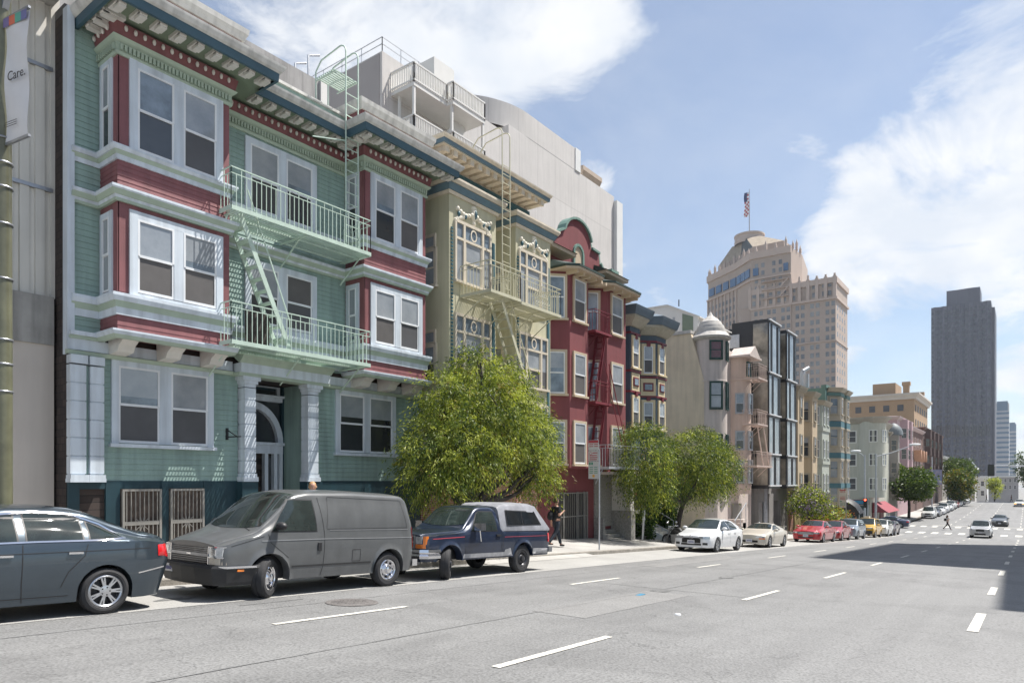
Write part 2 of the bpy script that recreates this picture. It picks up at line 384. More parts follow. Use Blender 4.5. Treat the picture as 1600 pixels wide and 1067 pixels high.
def joints(m, su, sv, axes, dark=.6, wid=.012, c=.06):
    nt = m.node_tree; N = nt.nodes; L = nt.links; b = N['Principled BSDF']; src = b.inputs['Base Color'].links[0].from_socket
    g = N.new('ShaderNodeNewGeometry'); sp = N.new('ShaderNodeSeparateXYZ'); cb = N.new('ShaderNodeCombineXYZ'); L.new(g.outputs['Position'], sp.inputs[0])
    L.new(sp.outputs[axes[0]], cb.inputs[0]); L.new(sp.outputs[axes[1]], cb.inputs[1])
    t = N.new('ShaderNodeTexBrick'); t.offset = 0; t.inputs['Scale'].default_value = 1; t.inputs['Brick Width'].default_value = su; t.inputs['Row Height'].default_value = sv; t.inputs['Mortar Size'].default_value = wid
    t.inputs['Color1'].default_value = (1, 1, 1, 1); t.inputs['Color2'].default_value = (1-c, 1-c, 1-c, 1); t.inputs['Mortar'].default_value = (dark, dark, dark, 1); L.new(cb.outputs[0], t.inputs['Vector'])
    m2 = N.new('ShaderNodeMix'); m2.data_type = 'RGBA'; m2.blend_type = 'MULTIPLY'; m2.inputs[0].default_value = 1; L.new(src, m2.inputs[6]); L.new(t.outputs['Color'], m2.inputs[7]); L.new(m2.outputs[2], b.inputs['Base Color'])
joints(SIDE, 1.5, .9, (0, 1), .62, .014, .12)
pavement('pavement', rng(-60, 82.5, 1.5), CURB, 24, .07)
pavement('far_pavement', rng(101, 230, 2), 13.7, 24, .04)
pavement('opposite_pavement', rng(-60, 84, 3), -5.6, -30, 0)
pavement('far_opposite_pavement', rng(100, 230, 3), -5.6, -30, 0)
GRD = mat('ground_earth', (.22, .21, .19), .95, .2, .02)
b = MB(); us = rng(-400, 230, 15) + rng(230, 900, 30)[1:] + [1500, 3000, 5000]; ws = [-3000, -400, -80, -20, 0, 20, 80, 400, 3000]; n = len(ws)
b.add([(u, a, zr(u)-.35) for u in us for a in ws], [(i*n+j, (i+1)*n+j, (i+1)*n+j+1, i*n+j+1) for i in range(len(us)-1) for j in range(n-1)])
tag(b.build('ground', GRD), kind='structure')
LINE = mat('road_paint', (.66, .64, .58), .75, .12, 3., fine=.45)
def strip(name, quads, dz=.009):
    b = MB()
    for (u0, u1, w0, w1) in quads:
        us = rng(u0, u1, 1.); vs = [(u, a, zr(u)+dz) for u in us for a in (w0, w1)]
        b.add(vs, [(2*i, 2*i+2, 2*i+3, 2*i+1) for i in range(len(us)-1)])
    return tag(b.build(name, LINE), kind='structure')
for wl, st in ((8.2, ((-1.9, .6), (5.5, 8.0), (13.1, 15.4), (20.5, 22.5))), (4.47, ((-9, -6.5), (-1.8, .5), (5.65, 8.1), (13.55, 15.9), (20.3, 23.), (27.4, 29.6))), (.67, ((5, 7.4), (12.6, 15.2), (19.3, 21.6), (26.7, 29.2)))):
    hw = .055 if wl != .67 else .075
    ss = list(st); u = ss[-1][0]+7.3
    while u < 80: ss.append((u, u+2.4)); u += 7.3
    for q in ss: strip('lane_dash', [(q[0], q[1], wl-hw, wl+hw)])
for u0, u1 in ((87.6, 90.4), (101.5, 104)):
    strip('crossing', [(u0, u1, a, a+.6) for a in [-4.6+1.25*i for i in range(14)]], .016)
strip('stop_line', [(105.6, 106.1, -4.5, 10)], .016)
for wl in (8.2, 4.47, .67):
    for i in range(12): strip('lane_dash', [(108+8*i, 110.5+8*i, wl-.06, wl+.06)])
strip('crossing', [(203, 205, a, a+.6) for a in [-3.6+1.5*i for i in range(10)]], .016)

# repairs in the asphalt: utility patches, sealed seams, oil marks
PATCH = mat('patched_asphalt', (.15, .15, .15), .75, .12, 1.2, bump=.5, bscale=30., fine=.4); PATCH2 = mat('pale_patched_asphalt', (.222, .22, .216), .75, .1, 1., bump=.5, bscale=30., fine=.35); SEAL = mat('tar_seal', (.165, .165, .165), .6, .2, 4)
def sheet(name, u0, u1, w0, w1, m, dz=.006, wob=0.):
    b = MB(); us = rng(u0, u1, .5); q = random.Random(int(u0*10+w0*7)); vs = []
    for u in us: o = q.uniform(-wob, wob); vs += [(u, w0+o, zr(u)+dz), (u, w1+o+q.uniform(-wob, wob)*.4, zr(u)+dz)]
    b.add(vs, [(2*i, 2*i+2, 2*i+3, 2*i+1) for i in range(len(us)-1)]); return tag(b.build(name, m), kind='structure')
for q in ((9.2, 13.4, 5.5, 6.5), (19.5, 27, 9.0, 9.7)): sheet('road_patch', *q, PATCH if q[0] < 3 else PATCH2, .0045, .01)
for u0, u1, a in ((-6, 40, 9.45), (-6, 46, 6.36)): sheet('road_seam', u0, u1, a, a+.02, SEAL, .0065, .012)
for q in ((6.1, 7.3, 10.0, 10.03), (14.0, 14.03, 4.6, 8.1), (24.0, 24.04, .8, 8.1)): sheet('road_seam', *q, SEAL, .007, .01)
OILM = mat('oil_mark', (.16, .16, .157), .6, .3, 6, fine=.4)
for i, (u, a, r_) in enumerate(((13.7, 6.3, .2), (18, 6.4, .22), (5.7, 11.3, .2), (2.9, 10.7, .25))):
    q = random.Random(i); b = MB(); n = 14; pts = [(u+r_*q.uniform(.5, 1.2)*math.cos(2*math.pi*k/n)*1.7, a+r_*q.uniform(.5, 1.2)*math.sin(2*math.pi*k/n)) for k in range(n)]
    b.add([(x, y, zr(x)+.0075) for x, y in pts], [tuple(range(n))]); tag(b.build('oil_mark', OILM), kind='structure')
# ================================================================ green building
W = 16.45; B = 15.6
GREEN = mat('green_board_paint', (.28, .39, .35), .6, .13, .9, streak=.24, bump=.15)
RED = mat('maroon_board_paint', (.225, .085, .09), .55, .16, 1.2, streak=.22, bump=.15)
TRIM = mat('pale_trim_paint', (.60, .66, .72), .5, .07, 1.4, streak=.24)
TRIMG = mat('sage_trim_paint', (.38, .46, .37), .55, .07, 1.5, streak=.1)
TEAL = mat('dark_teal_paint', (.014, .044, .058), .5, .2, 1.5, streak=.1)
FASC = mat('blue_fascia_paint', (.045, .095, .125), .5, .12, 1.4)
GUTR = mat('weathered_gutter', (.60, .59, .56), .6, .1, 1.5, streak=.3)
SOFF = mat('soffit_green', (.19, .24, .17), .7, .12, 2)
MODW = mat('modillion_paint', (.62, .6, .56), .6, .07, 3)
IRON = mat('mint_iron_paint', (.47, .58, .50), .5, .1, 4)
SHING = brick_mat('brown_shingle', (.03, .022, .02), (.055, .04, .034), (.012, .01, .01), .2, .16, 'y')
DOORD = mat('dark_door', (.03, .028, .028), .35, .2, 2)
ROOFM = mat('tar_roof', (.12, .12, .12), .9, .15, 1)

g = thing('apartment_building', 'green board apartment building with maroon banded bays and mint fire escape', 'building', (11.3, W, -2.1), world=True)
b = MB()
b.box(6.0, 9.98, 16.47, 27, -2.6, 2.75); b.box(12.1, 16.65, 16.47, 27, -2.6, 2.75); b.box(9.98, 12.1, 17.6, 27, -2.6, 2.75); b.box(6.0, 16.65, 16.47, 27, 2.75, 10.1)
b.build('side_wall', SHING, g)
MB().box(6.0, 16.65, 16.6, 27, 10.1, 10.3).build('roof', ROOFM, g)
# board cladding
b = MB()
for a, c, z0, z1 in ((6.67, 9.96, .0, 2.72), (12.1, 16.63, 0, 2.72), (6.1, 6.66, 2.72, 9.9), (9.22, 13.5, 3.2, 9.3), (16.05, 16.63, 2.72, 9.9)):
    b.sweep([(a, W), (c, W)], boards(z0, z1))
b.sweep([(12.1, 17.6), (12.1, W+.02)], boards(-1.2, 2.74)) if False else None
b.sweep([(12.085, 17.6), (12.085, 16.47)], [(0, -2), (.012, -2), (.012, 2.74), (0, 2.74)])
b.build('wall', GREEN, g)
MB().box(5.97, 6.11, 16.36, 16.6, 2.72, 10.15).build('corner_board', TRIM, g); MB().box(16.6, 16.7, 16.38, 16.6, 2.72, 9.9).build('corner_board', TRIM, g)
# teal basement
b = MB(); b.box(6.0, 6.22, 16.4, 16.5, -2.6, 0); b.box(6.75, 7.05, 16.4, 16.5, -2.6, 0); b.box(7.97, 8.14, 16.38, 16.5, -2.6, 0); b.box(9.02, 9.98, 16.4, 16.5, -2.6, 0)
b.box(6.22, 9.02, 16.41, 16.5, -.18, -.0); b.box(12.1, 16.65, 16.42, 16.5, -2.6, 0); b.box(6.22, 6.75, 16.9, 17, -2.6, -.18)
b.box(9.9, 10.35, 16.12, 16.46, -2.6, -.02); b.box(11.88, 12.4, 16.12, 16.46, -2.6, -.02); b.box(12.8, 13.7, 16.40, 16.46, -1.6, -.25); b.box(14.2, 15.6, 16.40, 16.46, -2.6, -.2)
b.build('basement_wall', TEAL, g)
MB().box(6.23, 6.74, 16.52, 16.9, -2.6, -.19).build('basement_opening', DOORD, g); MB().box(12.85, 13.65, 16.385, 16.41, -1.5, -.3).build('basement_opening', DOORD, g)
BARS = mat('white_gate_bars', (.24, .23, .21), .5, .1, 5)
WOODB = mat('brown_boards_behind', (.10, .075, .06), .7, .35, 6, coord='P')
for a, c in ((7.07, 7.95), (8.16, 9.0)):
    f = MB(); f.box(a, a+.05, 16.32, 16.38, -2.5, -.2); f.box(c-.05, c, 16.32, 16.38, -2.5, -.2); f.box(a, c, 16.325, 16.375, -.24, -.19)
    f.box(a, c, 16.33, 16.37, -1.02, -.93)
    n = 9
    for i in range(1, n): x = a+(c-a)*i/n; f.box(x-.009, x+.009, 16.335, 16.355, -2.5, -.22)
    for k in range(10):
        an = k*math.pi/5; f.bar(((a+c)/2, 16.345, -1.0), ((a+c)/2+.17*math.cos(an), 16.345, -1.0+.22*math.sin(an)), .014)
    o = f.build('security_gate', BARS, g)
    q = MB(); q.box(a, c, 16.42, 16.5, -2.6, -.18); q.build('backing', WOODB, o)
# ground floor openings
P1 = (G_BLUE, G_SCREEN); P2 = (G_BLIND, G_SCREEN); P3 = (G_BLIND, G_SCREEN2); P4 = (G_DARK, G_DARK); FT = (TRIM, WHITE)
sash_window(g, 8.07, .86, .92, 1.74, W, FT, ((G_BLUE, G_SCREEN), (G_BLIND, G_SCREEN)), n=2, cw=.15, mull=.27, ah=.0)
sash_window(g, 14.3, .86, .95, 1.74, W, FT, P4, n=2, cw=.15, mull=.22)
# quoins: two stacks of pale blocks at the left corner, single stacks at the porch
def quoin(u0, u1, w0, w1, z0, z1, n, name='pilaster'):
    q = MB(); h = (z1-z0)/n
    for i in range(n):
        q.box(u0, u1, w0, w1, z0+h*i+.015, z0+h*(i+1)-.012); q.box(u0+.015, u1-.015, w0+.02, w1, z0+h*i-.012, z0+h*i+.015)
    return q
q = quoin(5.99, 6.30, 16.26, 16.46, .14, 2.5, 6); q2 = quoin(6.38, 6.66, 16.26, 16.46, .14, 2.5, 6)
for s in (q, q2):
    for a in ((5.97, 6.68, -.03, .05), (5.98, 6.67, .05, .13)): s.box(a[0] if s is q else 6.345, 6.34 if s is q else a[1], 16.2, 16.46, a[2], a[3])
    s.box(5.99 if s is q else 6.36, 6.32 if s is q else 6.66, 16.22, 16.46, 2.52, 2.7)
    s.build('pilaster', TRIM, g)
MB().box(6.3, 6.38, 16.36, 16.46, .13, 2.5).build('pilaster_channel', GREEN, g)
for a, c in ((9.98, 10.30), (11.93, 12.28)):
    s = quoin(a, c, 16.14, 16.46, .2, 2.42, 7); s.box(a-.05, c+.05, 16.1, 16.46, -.02, .1); s.box(a-.02, c+.02, 16.12, 16.46, .1, .19)
    s.prism([(a-.0, 16.14), (c, 16.14), (c, 16.46), (a, 16.46)], 2.43, 2.52); s.box(a-.04, c+.04, 16.1, 16.46, 2.52, 2.6); s.box(a-.09, c+.09, 16.05, 16.46, 2.6, 2.73)
    s.build('porch_column', TRIM, g)
# doorway in the recess
dw = 17.6
b = MB()
b.box(9.98, 10.06, dw-.1, dw, -2.2, 2.74); b.box(12.0, 12.08, dw-.12, dw, -2.2, 2.74); b.box(10.06, 12.0, dw-.05, dw, 2.62, 2.74)
b.build('doorway_surround', TEAL, g)
b = MB(); b.box(10.1, 11.98, dw-.18, dw-.02, 2.06+.22, 2.4); b.box(10.1, 12.02, dw-.24, dw-.02, 2.4, 2.46)
b.box(10.1, 12.02, dw-.24, dw-.02, 1.02, 1.1); b.box(10.12, 11.98, dw-.2, dw-.02, .78, 1.02)
b.box(10.1, 10.2, dw-.1, dw-.01, 2.46, 2.72); b.box(11.85, 11.95, dw-.1, dw-.01, 2.46, 2.72); b.box(10.2, 11.85, dw-.1, dw-.01, 2.68, 2.72)
n = 24; ri, ro = .86, 1.03; cx = 10.98; cz = 1.1
vs = []
for i in range(n+1):
    a = math.pi*i/n
    for r_, y in ((ri, dw-.17), (ro, dw-.17), (ro, dw-.01), (ri, dw-.01)): vs.append((cx+r_*math.cos(a), y, cz+r_*math.sin(a)*1.12))
b.add(vs, [(i*4+j, i*4+(j+1) % 4, (i+1)*4+(j+1) % 4, (i+1)*4+j) for i in range(n) for j in range(4)])
for x in (11.44, 11.74, 11.92): b.box(x-.055, x+.055, dw-.2, dw-.05, -1.4, .78)
b.build('doorway_frame', TRIM, g)
b = MB(); b.box(10.06, 11.98, dw-.03, dw+.0, 1.1, 2.28); b.box(10.2, 11.85, dw-.03, dw, 2.46, 2.68); b.box(11.48, 11.68, dw-.05, dw, -1.2, .7)
b.build('fanlight', G_DARK, g)
o = MB().box(10.12, 11.12, dw-.08, dw, -1.5, .78).build('door', DOORD, g)
MB().box(10.98, 11.04, dw-.13, dw-.08, -.55, -.4).build('handle', CHROME, o)
b = MB()
for i in range(4): b.box(10.0, 12.08, 16.5+.28*i, 17.6, -2.4, -2.1+.18*i)
b.build('steps', CONC, g)
# belts over the ground floor
PF = [(6.0, W), (16.66, W)]
b = MB(); b.sweep([(5.96, W), (9.8, W)], [(0, 2.72), (.12, 2.72), (.16, 2.8), (0, 2.82)]); b.sweep([(12.55, W), (16.66, W)], [(0, 2.72), (.12, 2.72), (.16, 2.8), (0, 2.82)])
b.box(6.0, 6.7, 16.3, 16.46, 3.06, 3.13); b.sweep([(9.76, 16.05), (12.62, 16.05)], [(0, 3.02), (.05, 3.02), (.2, 3.16), (.22, 3.2), (-.42, 3.3)]); b.box(9.76, 12.62, 16.03, 16.46, 2.7, 2.78)
b.build('string_course', TRIMG, g)
b = MB(); b.box(5.98, 9.76, 16.34, 16.46, 2.82, 3.06); b.box(12.62, 16.66, 16.34, 16.46, 2.82, 3.06); b.box(9.8, 12.58, 16.0, 16.46, 2.78, 3.02)
b.box(6.0, 6.66, 16.26, 16.45, 3.13, 3.22)
b.build('frieze', TRIM, g)
# bays
PB = lambda u0, u1: [(u0, W), (u0, B), (u1, B), (u1, W)]
BAYS = ((6.66, 9.22), (13.5, 16.05))
for k, (u0, u1) in enumerate(BAYS):
    bay = MB().box(u0+.002, u1-.002, B+.004, W+.05, 3.24, 9.76)
    for z0, z1 in ((3.24, 3.57), (6.36, 6.9)): bay.sweep(PB(u0, u1), boards(z0, z1, .11, .012))
    for z0, z1 in ((4.08, 6.02), (7.16, 9.2)):
        for c0, c1 in ((u0, u0+.36), (u1-.34, u1)): bay.box(c0, c1, B-.012, B+.02, z0, z1)
        bay.box(u0-.012, u0+.02, B-.012, B+.2, z0, z1)
    bay.box(u0-.008, u0+.02, B+.2, W, 3.24, 9.4, 0)
    bo = bay.build('bay', RED, g)
    und = MB().box(u0, u1, B+.05, W, 3.2, 3.236); und.build('bay_soffit', RED, g)
    for i in range(3):
        x = u0+.12+(u1-u0-.45)*i/2; s = MB()
        s.prism([(-.85, 0), (-.85, .2), (-.12, .36), (-.12, 0.46), (-.06, .46), (0, .36), (0, 0)] if False else [(B-.02, 3.2), (B-.02, 3.1), (B+.12, 3.02), (B+.2, 2.98), (B+.3, 2.84), (W-.1, 2.8), (W-.1, 3.2)], x, x+.34,
                M=Matrix(((0, 0, 1, 0), (1, 0, 0, 0), (0, 1, 0, 0), (0, 0, 0, 1))))
        s.build('bracket', MODW, g)
    for z, top in ((4.12, 5.72), (7.22, 9.02)):
        h = top-z
        pn = (((G_BLIND, G_SCREEN2), (G_BLUE, G_SCREEN2)) if z < 5 else ((G_BLUE, G_DARK), (G_BLUE, G_SCREEN))) if k == 0 else (((G_BLIND, G_SCREEN2), (G_BLIND, G_SCREEN)) if z < 5 else ((G_BLUE, G_DARK), (G_BLIND, G_SCREEN2)))
        sash_window(g, (u0+u1)/2+.02, z, .80, h, B, FT, pn, n=2, cw=.17, mull=.22, sill=False, proud=.06)
        sash_window(g, 0, z, .32, h, (u0, (B+W)/2+.06), FT, (G_BLIND, G_DARK) if z > 5 else (G_BLIND, G_BLIND), rz=R(-90), cw=.13, sill=False, proud=.05)
# belts wrapping walls and bays: (z0, z1, out) in two colours
FULL = [(6.05, W), (6.66, W), (6.66, B), (9.22, B), (9.22, W), (13.5, W), (13.5, B), (16.05, B), (16.05, W), (16.66, W)]
up, lo = MB(), MB()
for z in (6.0,):
    lo.sweep(FULL, [(0, z), (.07, z), (.075, z+.06), (0, z+.06)], 0); up.sweep(FULL, [(0, z+.06), (.08, z+.06), (.10, z+.12), (0, z+.12)])
    lo.sweep(FULL, [(0, z+.12), (.12, z+.12), (.17, z+.22), (.0, z+.22)]); up.sweep(FULL, [(0, z+.22), (.17, z+.22), (.19, z+.25), (.19, z+.30), (0, z+.36)])
for z, s in ((6.9, 1.), (3.57, 1.6)):
    up.sweep(FULL, [(0, z), (.05, z), (.06, z+.1*s), (0, z+.1*s)]); lo.sweep(FULL, [(0, z+.1*s), (.07, z+.1*s), (.1, z+.18*s), (0, z+.18*s)])
    up.sweep(FULL, [(0, z+.18*s), (.13, z+.18*s), (.16, z+.24*s), (.16, z+.28*s), (0, z+.3*s)])
for (u0, u1) in BAYS:
    up.sweep(PB(u0, u1), [(0, 3.13), (.14, 3.13), (.17, 3.2), (.17, 3.24), (0, 3.25)]); lo.sweep(PB(u0, u1), [(0, 3.06), (.1, 3.06), (.14, 3.13), (0, 3.13)])
up.sweep([(9.22, W), (13.5, W)], [(0, 3.26), (.1, 3.26), (.13, 3.38), (0, 3.42)])
up.build('belt_moulding', TRIM, g); lo.build('belt_moulding', TRIMG, g)
# middle windows
sash_window(g, 11.28, 4.2, .86, 1.52, W, FT, ((G_BLIND, G_DARK), (G_SCREEN2, G_SCREEN)), n=2, cw=.15, mull=.24, sill=False)
sash_window(g, 11.28, 7.2, .86, 1.72, W, FT, ((G_BLIND, G_DARK), (G_BLUE, G_DARK)), n=2, cw=.15, mull=.24, sill=False)
# cornice: dentils, frieze with drops, modillions, fascia, gutter, parapet
CP = [(6.12, W), (6.66, W), (6.66, B), (9.22, B), (9.22, W), (13.5, W), (13.5, B), (16.05, B), (16.05, W), (16.62, W)]
BP = [(6.66, W), (6.66, B), (9.22, B), (9.22, W), (13.5, W), (13.5, B), (16.05, B), (16.05, W)]
cn = MB().sweep(BP, [(0, 9.14), (.05, 9.14), (.07, 9.2), (.04, 9.22), (.05, 9.4), (.1, 9.44), (.15, 9.5), (0, 9.5)])
def along(path, step, off):
    for (x0, y0), (x1, y1) in zip(path, path[1:]):
        l = math.hypot(x1-x0, y1-y0); d = ((x1-x0)/l, (y1-y0)/l); n = max(1, int(l/step))
        for i in range(n):
            t = (i+.5)*l/n; yield x0+d[0]*t+d[1]*off, y0+d[1]*t-d[0]*off, d
for x, y, d in along(BP, .085, .07):
    hx, hy = (.025, .03) if abs(d[0]) > .5 else (.03, .025); cn.box(x-hx, x+hx, y-hy, y+hy, 9.24, 9.37)
cn.build('dentil_band', TRIMG, g)
fr = MB().sweep(BP, [(0, 9.5), (.10, 9.5), (.16, 9.78), (0, 9.78)]); fr.build('cornice_frieze', RED, g)
dr = MB()
for x, y, d in along(BP, .19, .17): dr.sphere((x, y, 9.68), .04, 7, 4, 0, 1.7)
dr.build('cornice_drops', MODW, g)
OUT = [(6.16, W), (6.16, 14.67), (9.95, 14.67), (9.95, 15.52), (12.75, 15.52), (12.75, 14.67), (16.62, 14.67), (16.62, W)]
sf = MB().prism(OUT, 9.86, 10.0)
sf.build('soffit', SOFF, g)
mod = MB(); mod.box(-.1, .1, -.20, .20, 0, .08); mod.box(-.075, .075, -.24, .02, -.08, 0); mod.box(-.075, .075, -.26, -.12, -.03, .07)
mm = mod.mesh('modillion', MODW)
for (x0, x1, y, n) in ((6.4, 9.75, 15.02, 9), (10.1, 12.6, 15.9, 7), (13.0, 16.45, 15.02, 9)):
    for i in range(n): place('modillion', mm, g, (x0+(x1-x0)*i/(n-1), y, 9.78))
for y in (15.4, 15.75, 16.1): place('modillion', mm, g, (6.5, y, 9.78), R(-90)); place('modillion', mm, g, (13.13, y-.12, 9.78), R(-90))
MB().sweep(OUT, [(-.05, 9.76), (.02, 9.76), (.03, 9.955), (-.05, 9.955)]).build('fascia', FASC, g)
MB().sweep(OUT, [(-.05, 9.955), (.04, 9.955), (.09, 9.99), (.14, 10.08), (.15, 10.13), (-.5, 10.16), (-.55, 9.97)]).build('gutter', GUTR, g)
for u0, u1 in ((6.3, 9.5), (13.33, 16.2)):
    pp = [(u0, W+.2), (u0, 15.5), (u1, 15.5), (u1, W+.2)]
    MB().sweep(pp, RECT(10.0, 10.83, 0, -.2)).build('parapet', RED, g)
    MB().sweep(pp, [(-.3, 10.83), (.05, 10.83), (.08, 10.92), (.12, 11.0), (.14, 11.12), (-.3, 11.14)]).build('parapet_cap', GUTR, g)
MB().box(9.5, 13.33, 16.25, 16.4, 10.1, 10.8).build('parapet', GREEN, g); MB().box(9.5, 13.33, 16.2, 16.45, 10.8, 10.88).build('parapet_cap', GUTR, g)
# sign bracket
s = MB(); s.box(9.62, 9.66, 16.36, 16.44, 1.05, 1.35); s.bar((9.64, 16.4, 1.12), (9.72, 15.9, 1.12), .025); s.bar((9.64, 16.38, 1.3), (9.7, 16.05, 1.13), .02); s.build('wall_bracket', DARK, g)

# ---------------------------------------------------------------- fire escapes
def balcony(parent, u0, u1, z, wi, wo, m, rail=.92, skip=None, gap=.075):
    """grated platform with railing and brackets"""
    p = MB()
    for y in (wi, (wi+wo)/2, wo): p.box(u0, u1, y-.02, y+.02, z-.075, z-.025)
    n = int((u1-u0)/gap)
    for i in range(n): x = u0+.02+(u1-u0-.04)*i/(n-1); p.box(x-.016, x+.016, wo, wi, z-.02, z)
    p.box(u0, u1, wo-.03, wo-.005, z-.1, z+.0); p.box(u0-.025, u0, wo, wi, z-.1, z); p.box(u1, u1+.025, wo, wi, z-.1, z)
    p.build('platform', m, parent)
    r_ = MB()
    pts = [(u0, wi), (u0, wo), (u1, wo), (u1, wi)]
    for a, c in zip(pts, pts[1:]):
        for zz, t in ((z+rail, .026), (z+rail*.84, .018)): r_.bar((a[0], a[1], zz), (c[0], c[1], zz), t)
        l = math.hypot(c[0]-a[0], c[1]-a[1]); n = max(2, int(l/.135))
        for i in range(n+1):
            t = i/n; top = z+(rail if i % 2 == 0 else rail*.84); r_.bar((a[0]+(c[0]-a[0])*t, a[1]+(c[1]-a[1])*t, z-.02), (a[0]+(c[0]-a[0])*t, a[1]+(c[1]-a[1])*t, top), .016)
    r_.build('railing', m, parent)
    for x in (u0+.12, (u0+u1)/2, u1-.12):
        k = MB(); k.bar((x, wi, z-.11), (x, wo+.02, z-.11), .035); k.bar((x, wo+.35, z-.13), (x, wi, z-.75), .03); k.build('bracket', m, parent)
def stair(parent, a, c, wdt, m, steps=10, axis='y'):
    s = MB(); a, c = Vector(a), Vector(c); off = Vector((0, wdt, 0))
    for o in (Vector((0,0,0)), off): s.bar(a+o, c+o, .035, .12)
    for i in range(1, steps): p = a.lerp(c, i/steps); s.box(p.x-.09, p.x+.09, p.y, p.y+wdt, p.z-.012, p.z+.012)
    h = Vector((0, 0, .85))
    s.bar(a+h+Vector((.2,0,-.2)), c+h+Vector((0,0,-.1)), .028); s.bar(c, c+h+Vector((0,0,-.1)), .022); s.bar(a.lerp(c, .33), a.lerp(c, .33)+h, .018)
    s.build('stair', m, parent)
def roof_ladder(parent, u0, u1, y, z0, z1, zr_, m, hook=1.1):
    s = MB()
    for x in (u0, u1):
        pts = [(x, y, z0), (x, y, z1-.25)] + [(x, y+.25*(1-math.cos(t)), z1-.25+.25*math.sin(t)) for t in (.4, .8, 1.2, 1.57)] + [(x, y+hook, z1-.1), (x, y+hook+.25, z1-.35), (x, y+hook+.25, zr_)]
        s.tube(pts, .022, 6)
    n = int((z1-.9-z0)/.31)
    for i in range(1, n): s.bar((u0, y, z0+.31*i), (u1, y, z0+.31*i), .02)
    s.build('roof_ladder', m, parent)
fe = MB().box(13.0, 13.03, 16.3, 16.4, 3.3, 3.35).build('fire_escape', IRON, g)
balcony(fe, 8.98, 13.28, 3.36, 16.3, 15.1, IRON); balcony(fe, 8.98, 13.3, 6.55, 16.3, 15.1, IRON)
stair(fe, (9.35, 15.32, 6.5), (10.75, 15.32, 3.4), .5, IRON, 11)
roof_ladder(fe, 12.62, 13.06, 15.36, 6.6, 12.35, 10.9, IRON)
s = MB()
for i in range(9): y = 15.45+.09*i; s.box(12.6-.35, 13.06, y-.02, y+.02, 11.45, 11.48)
for x in (12.3, 13.06): s.bar((x, 15.38, 11.43), (x, 16.3, 11.43), .03)
s.build('roof_platform', IRON, fe); MB().bar((11.6, 15.5, 9.35), (12.62, 15.4, 9.6), .03).build('stay', IRON, fe)
# wicker screens standing on the lower platform
WICK = mat('dark_wicker', (.05, .04, .035), .85, .6, 22, fine=.4)
s = MB()
for x in (9.78, 10.02, 10.26): s.box(x-.11, x+.11, 15.6+.1*(x-9.7), 15.63+.1*(x-9.7), 3.37, 4.3)
tag(s.build('wicker_screen', WICK), 'dark folding wicker screen standing on the lower mint balcony', 'screen')
# shrub-like flower mesh panel on the basement wall is part of it
# ================================================================ pale building at the left edge
BEIGE = mat('beige_panel', (.52, .47, .42), .7, .05, .8, streak=.06)
RIBM = mat('ribbed_metal', (.60, .58, .53), .5, .06, .8, streak=.12)
CONCB = mat('stained_concrete', (.33, .32, .30), .9, .2, 1.2, streak=.35)
pb = thing('concrete_building', 'pale building with ribbed metal panels at the left edge', 'building', (2, 17.1, -1.6), world=True)
MB().box(-9, 5.93, 17.2, 27, -2.4, 13).build('wall', CONCB, pb)
MB().box(5.05, 5.95, 17.02, 17.3, -2.4, 2.95).build('base_panel', BEIGE, pb); MB().box(-9, 4.9, 17.1, 17.3, -2.4, 2.95).build('base_panel', BEIGE, pb)
MB().box(-9, 5.94, 16.98, 17.3, 2.95, 4.0).build('concrete_band', CONCB, pb)
s = MB(); x = -8.9
while x < 5.9:
    s.prism([(x, 17.2), (x+.03, 17.1), (x+.2, 17.1), (x+.23, 17.2)], 4.0, 13); x += .29
s.box(-9, 5.94, 17.15, 17.3, 4.0, 13); s.build('ribbed_panel', RIBM, pb)
s = MB()
for z in (6.35, 9.0, 11.7): s.box(-9, 5.95, 17.07, 17.2, z-.04, z+.04)
s.box(4.95, 5.02, 17.0, 17.2, 4.0, 13); s.build('panel_joint', STEEL, pb)
MB().box(4.55, 4.85, 16.75, 17.1, 2.9, 5.6).build('duct', RIBM, pb)
MB().box(-9, 5.96, 16.3, 17.2, 10.4, 10.7).build('shade_slab', CONCB, pb)  # unseen slab over the view, added to shade the wall below
for z in (5.45, 6.2):
    MB().bar((5.15, 17.05, z), (4.55, 16.7, z-.15), .06).build('wall_bar', STEEL, pb)

# ================================================================ cream building with two bays
CREAM = mat('cream_olive_stucco', (.50, .475, .335), .75, .06, 1.2, streak=.12, bump=.15)
CREAMT = mat('cream_trim', (.62, .55, .44), .6, .07, 2, streak=.12)
ORN = mat('plaster_ornament', (.72, .67, .56), .7, .1, 5)
TEALT = mat('teal_trim', (.045, .115, .14), .5, .12, 3)
BLG = mat('faded_blue_trim', (.11, .175, .215), .55, .1, 3); FEC = mat('cream_iron_paint', (.52, .50, .37), .5, .1, 4)
BRK = brick_mat('red_brick', (.33, .13, .085), (.42, .18, .12), (.45, .42, .38))
c = thing('apartment_building', 'cream stucco building with two square bays and garland reliefs', 'building', (20, W, -2.6), world=True)
CB = 15.2
MB().box(16.72, 23.6, W, 27, .5, 10.9).build('wall', CREAM, c)
b = MB(); b.box(16.70, 18.6, W-.03, 16.99, -3.2, .66); b.box(20.4, 23.61, W-.03, 16.99, -3.2, .66); b.box(18.6, 20.4, W+.35, 16.99, -3.2, .66); b.box(18.6, 20.4, W-.028, W+.36, .3, .655); b.box(16.8, 23.5, 17, 27, -3.2, .5); b.build('brick_base', BRK, c)
GOLD = mat('tan_garage_door', (.36, .29, .14), .6, .1, 2)
s = MB()
for i in range(7): s.box(18.62, 20.38, W+.28, W+.36, -3.1+.5*i, -2.63+.5*i)
s.build('garage_door', GOLD, c)
cbays = ((16.76, 19.24), (20.43, 22.74))
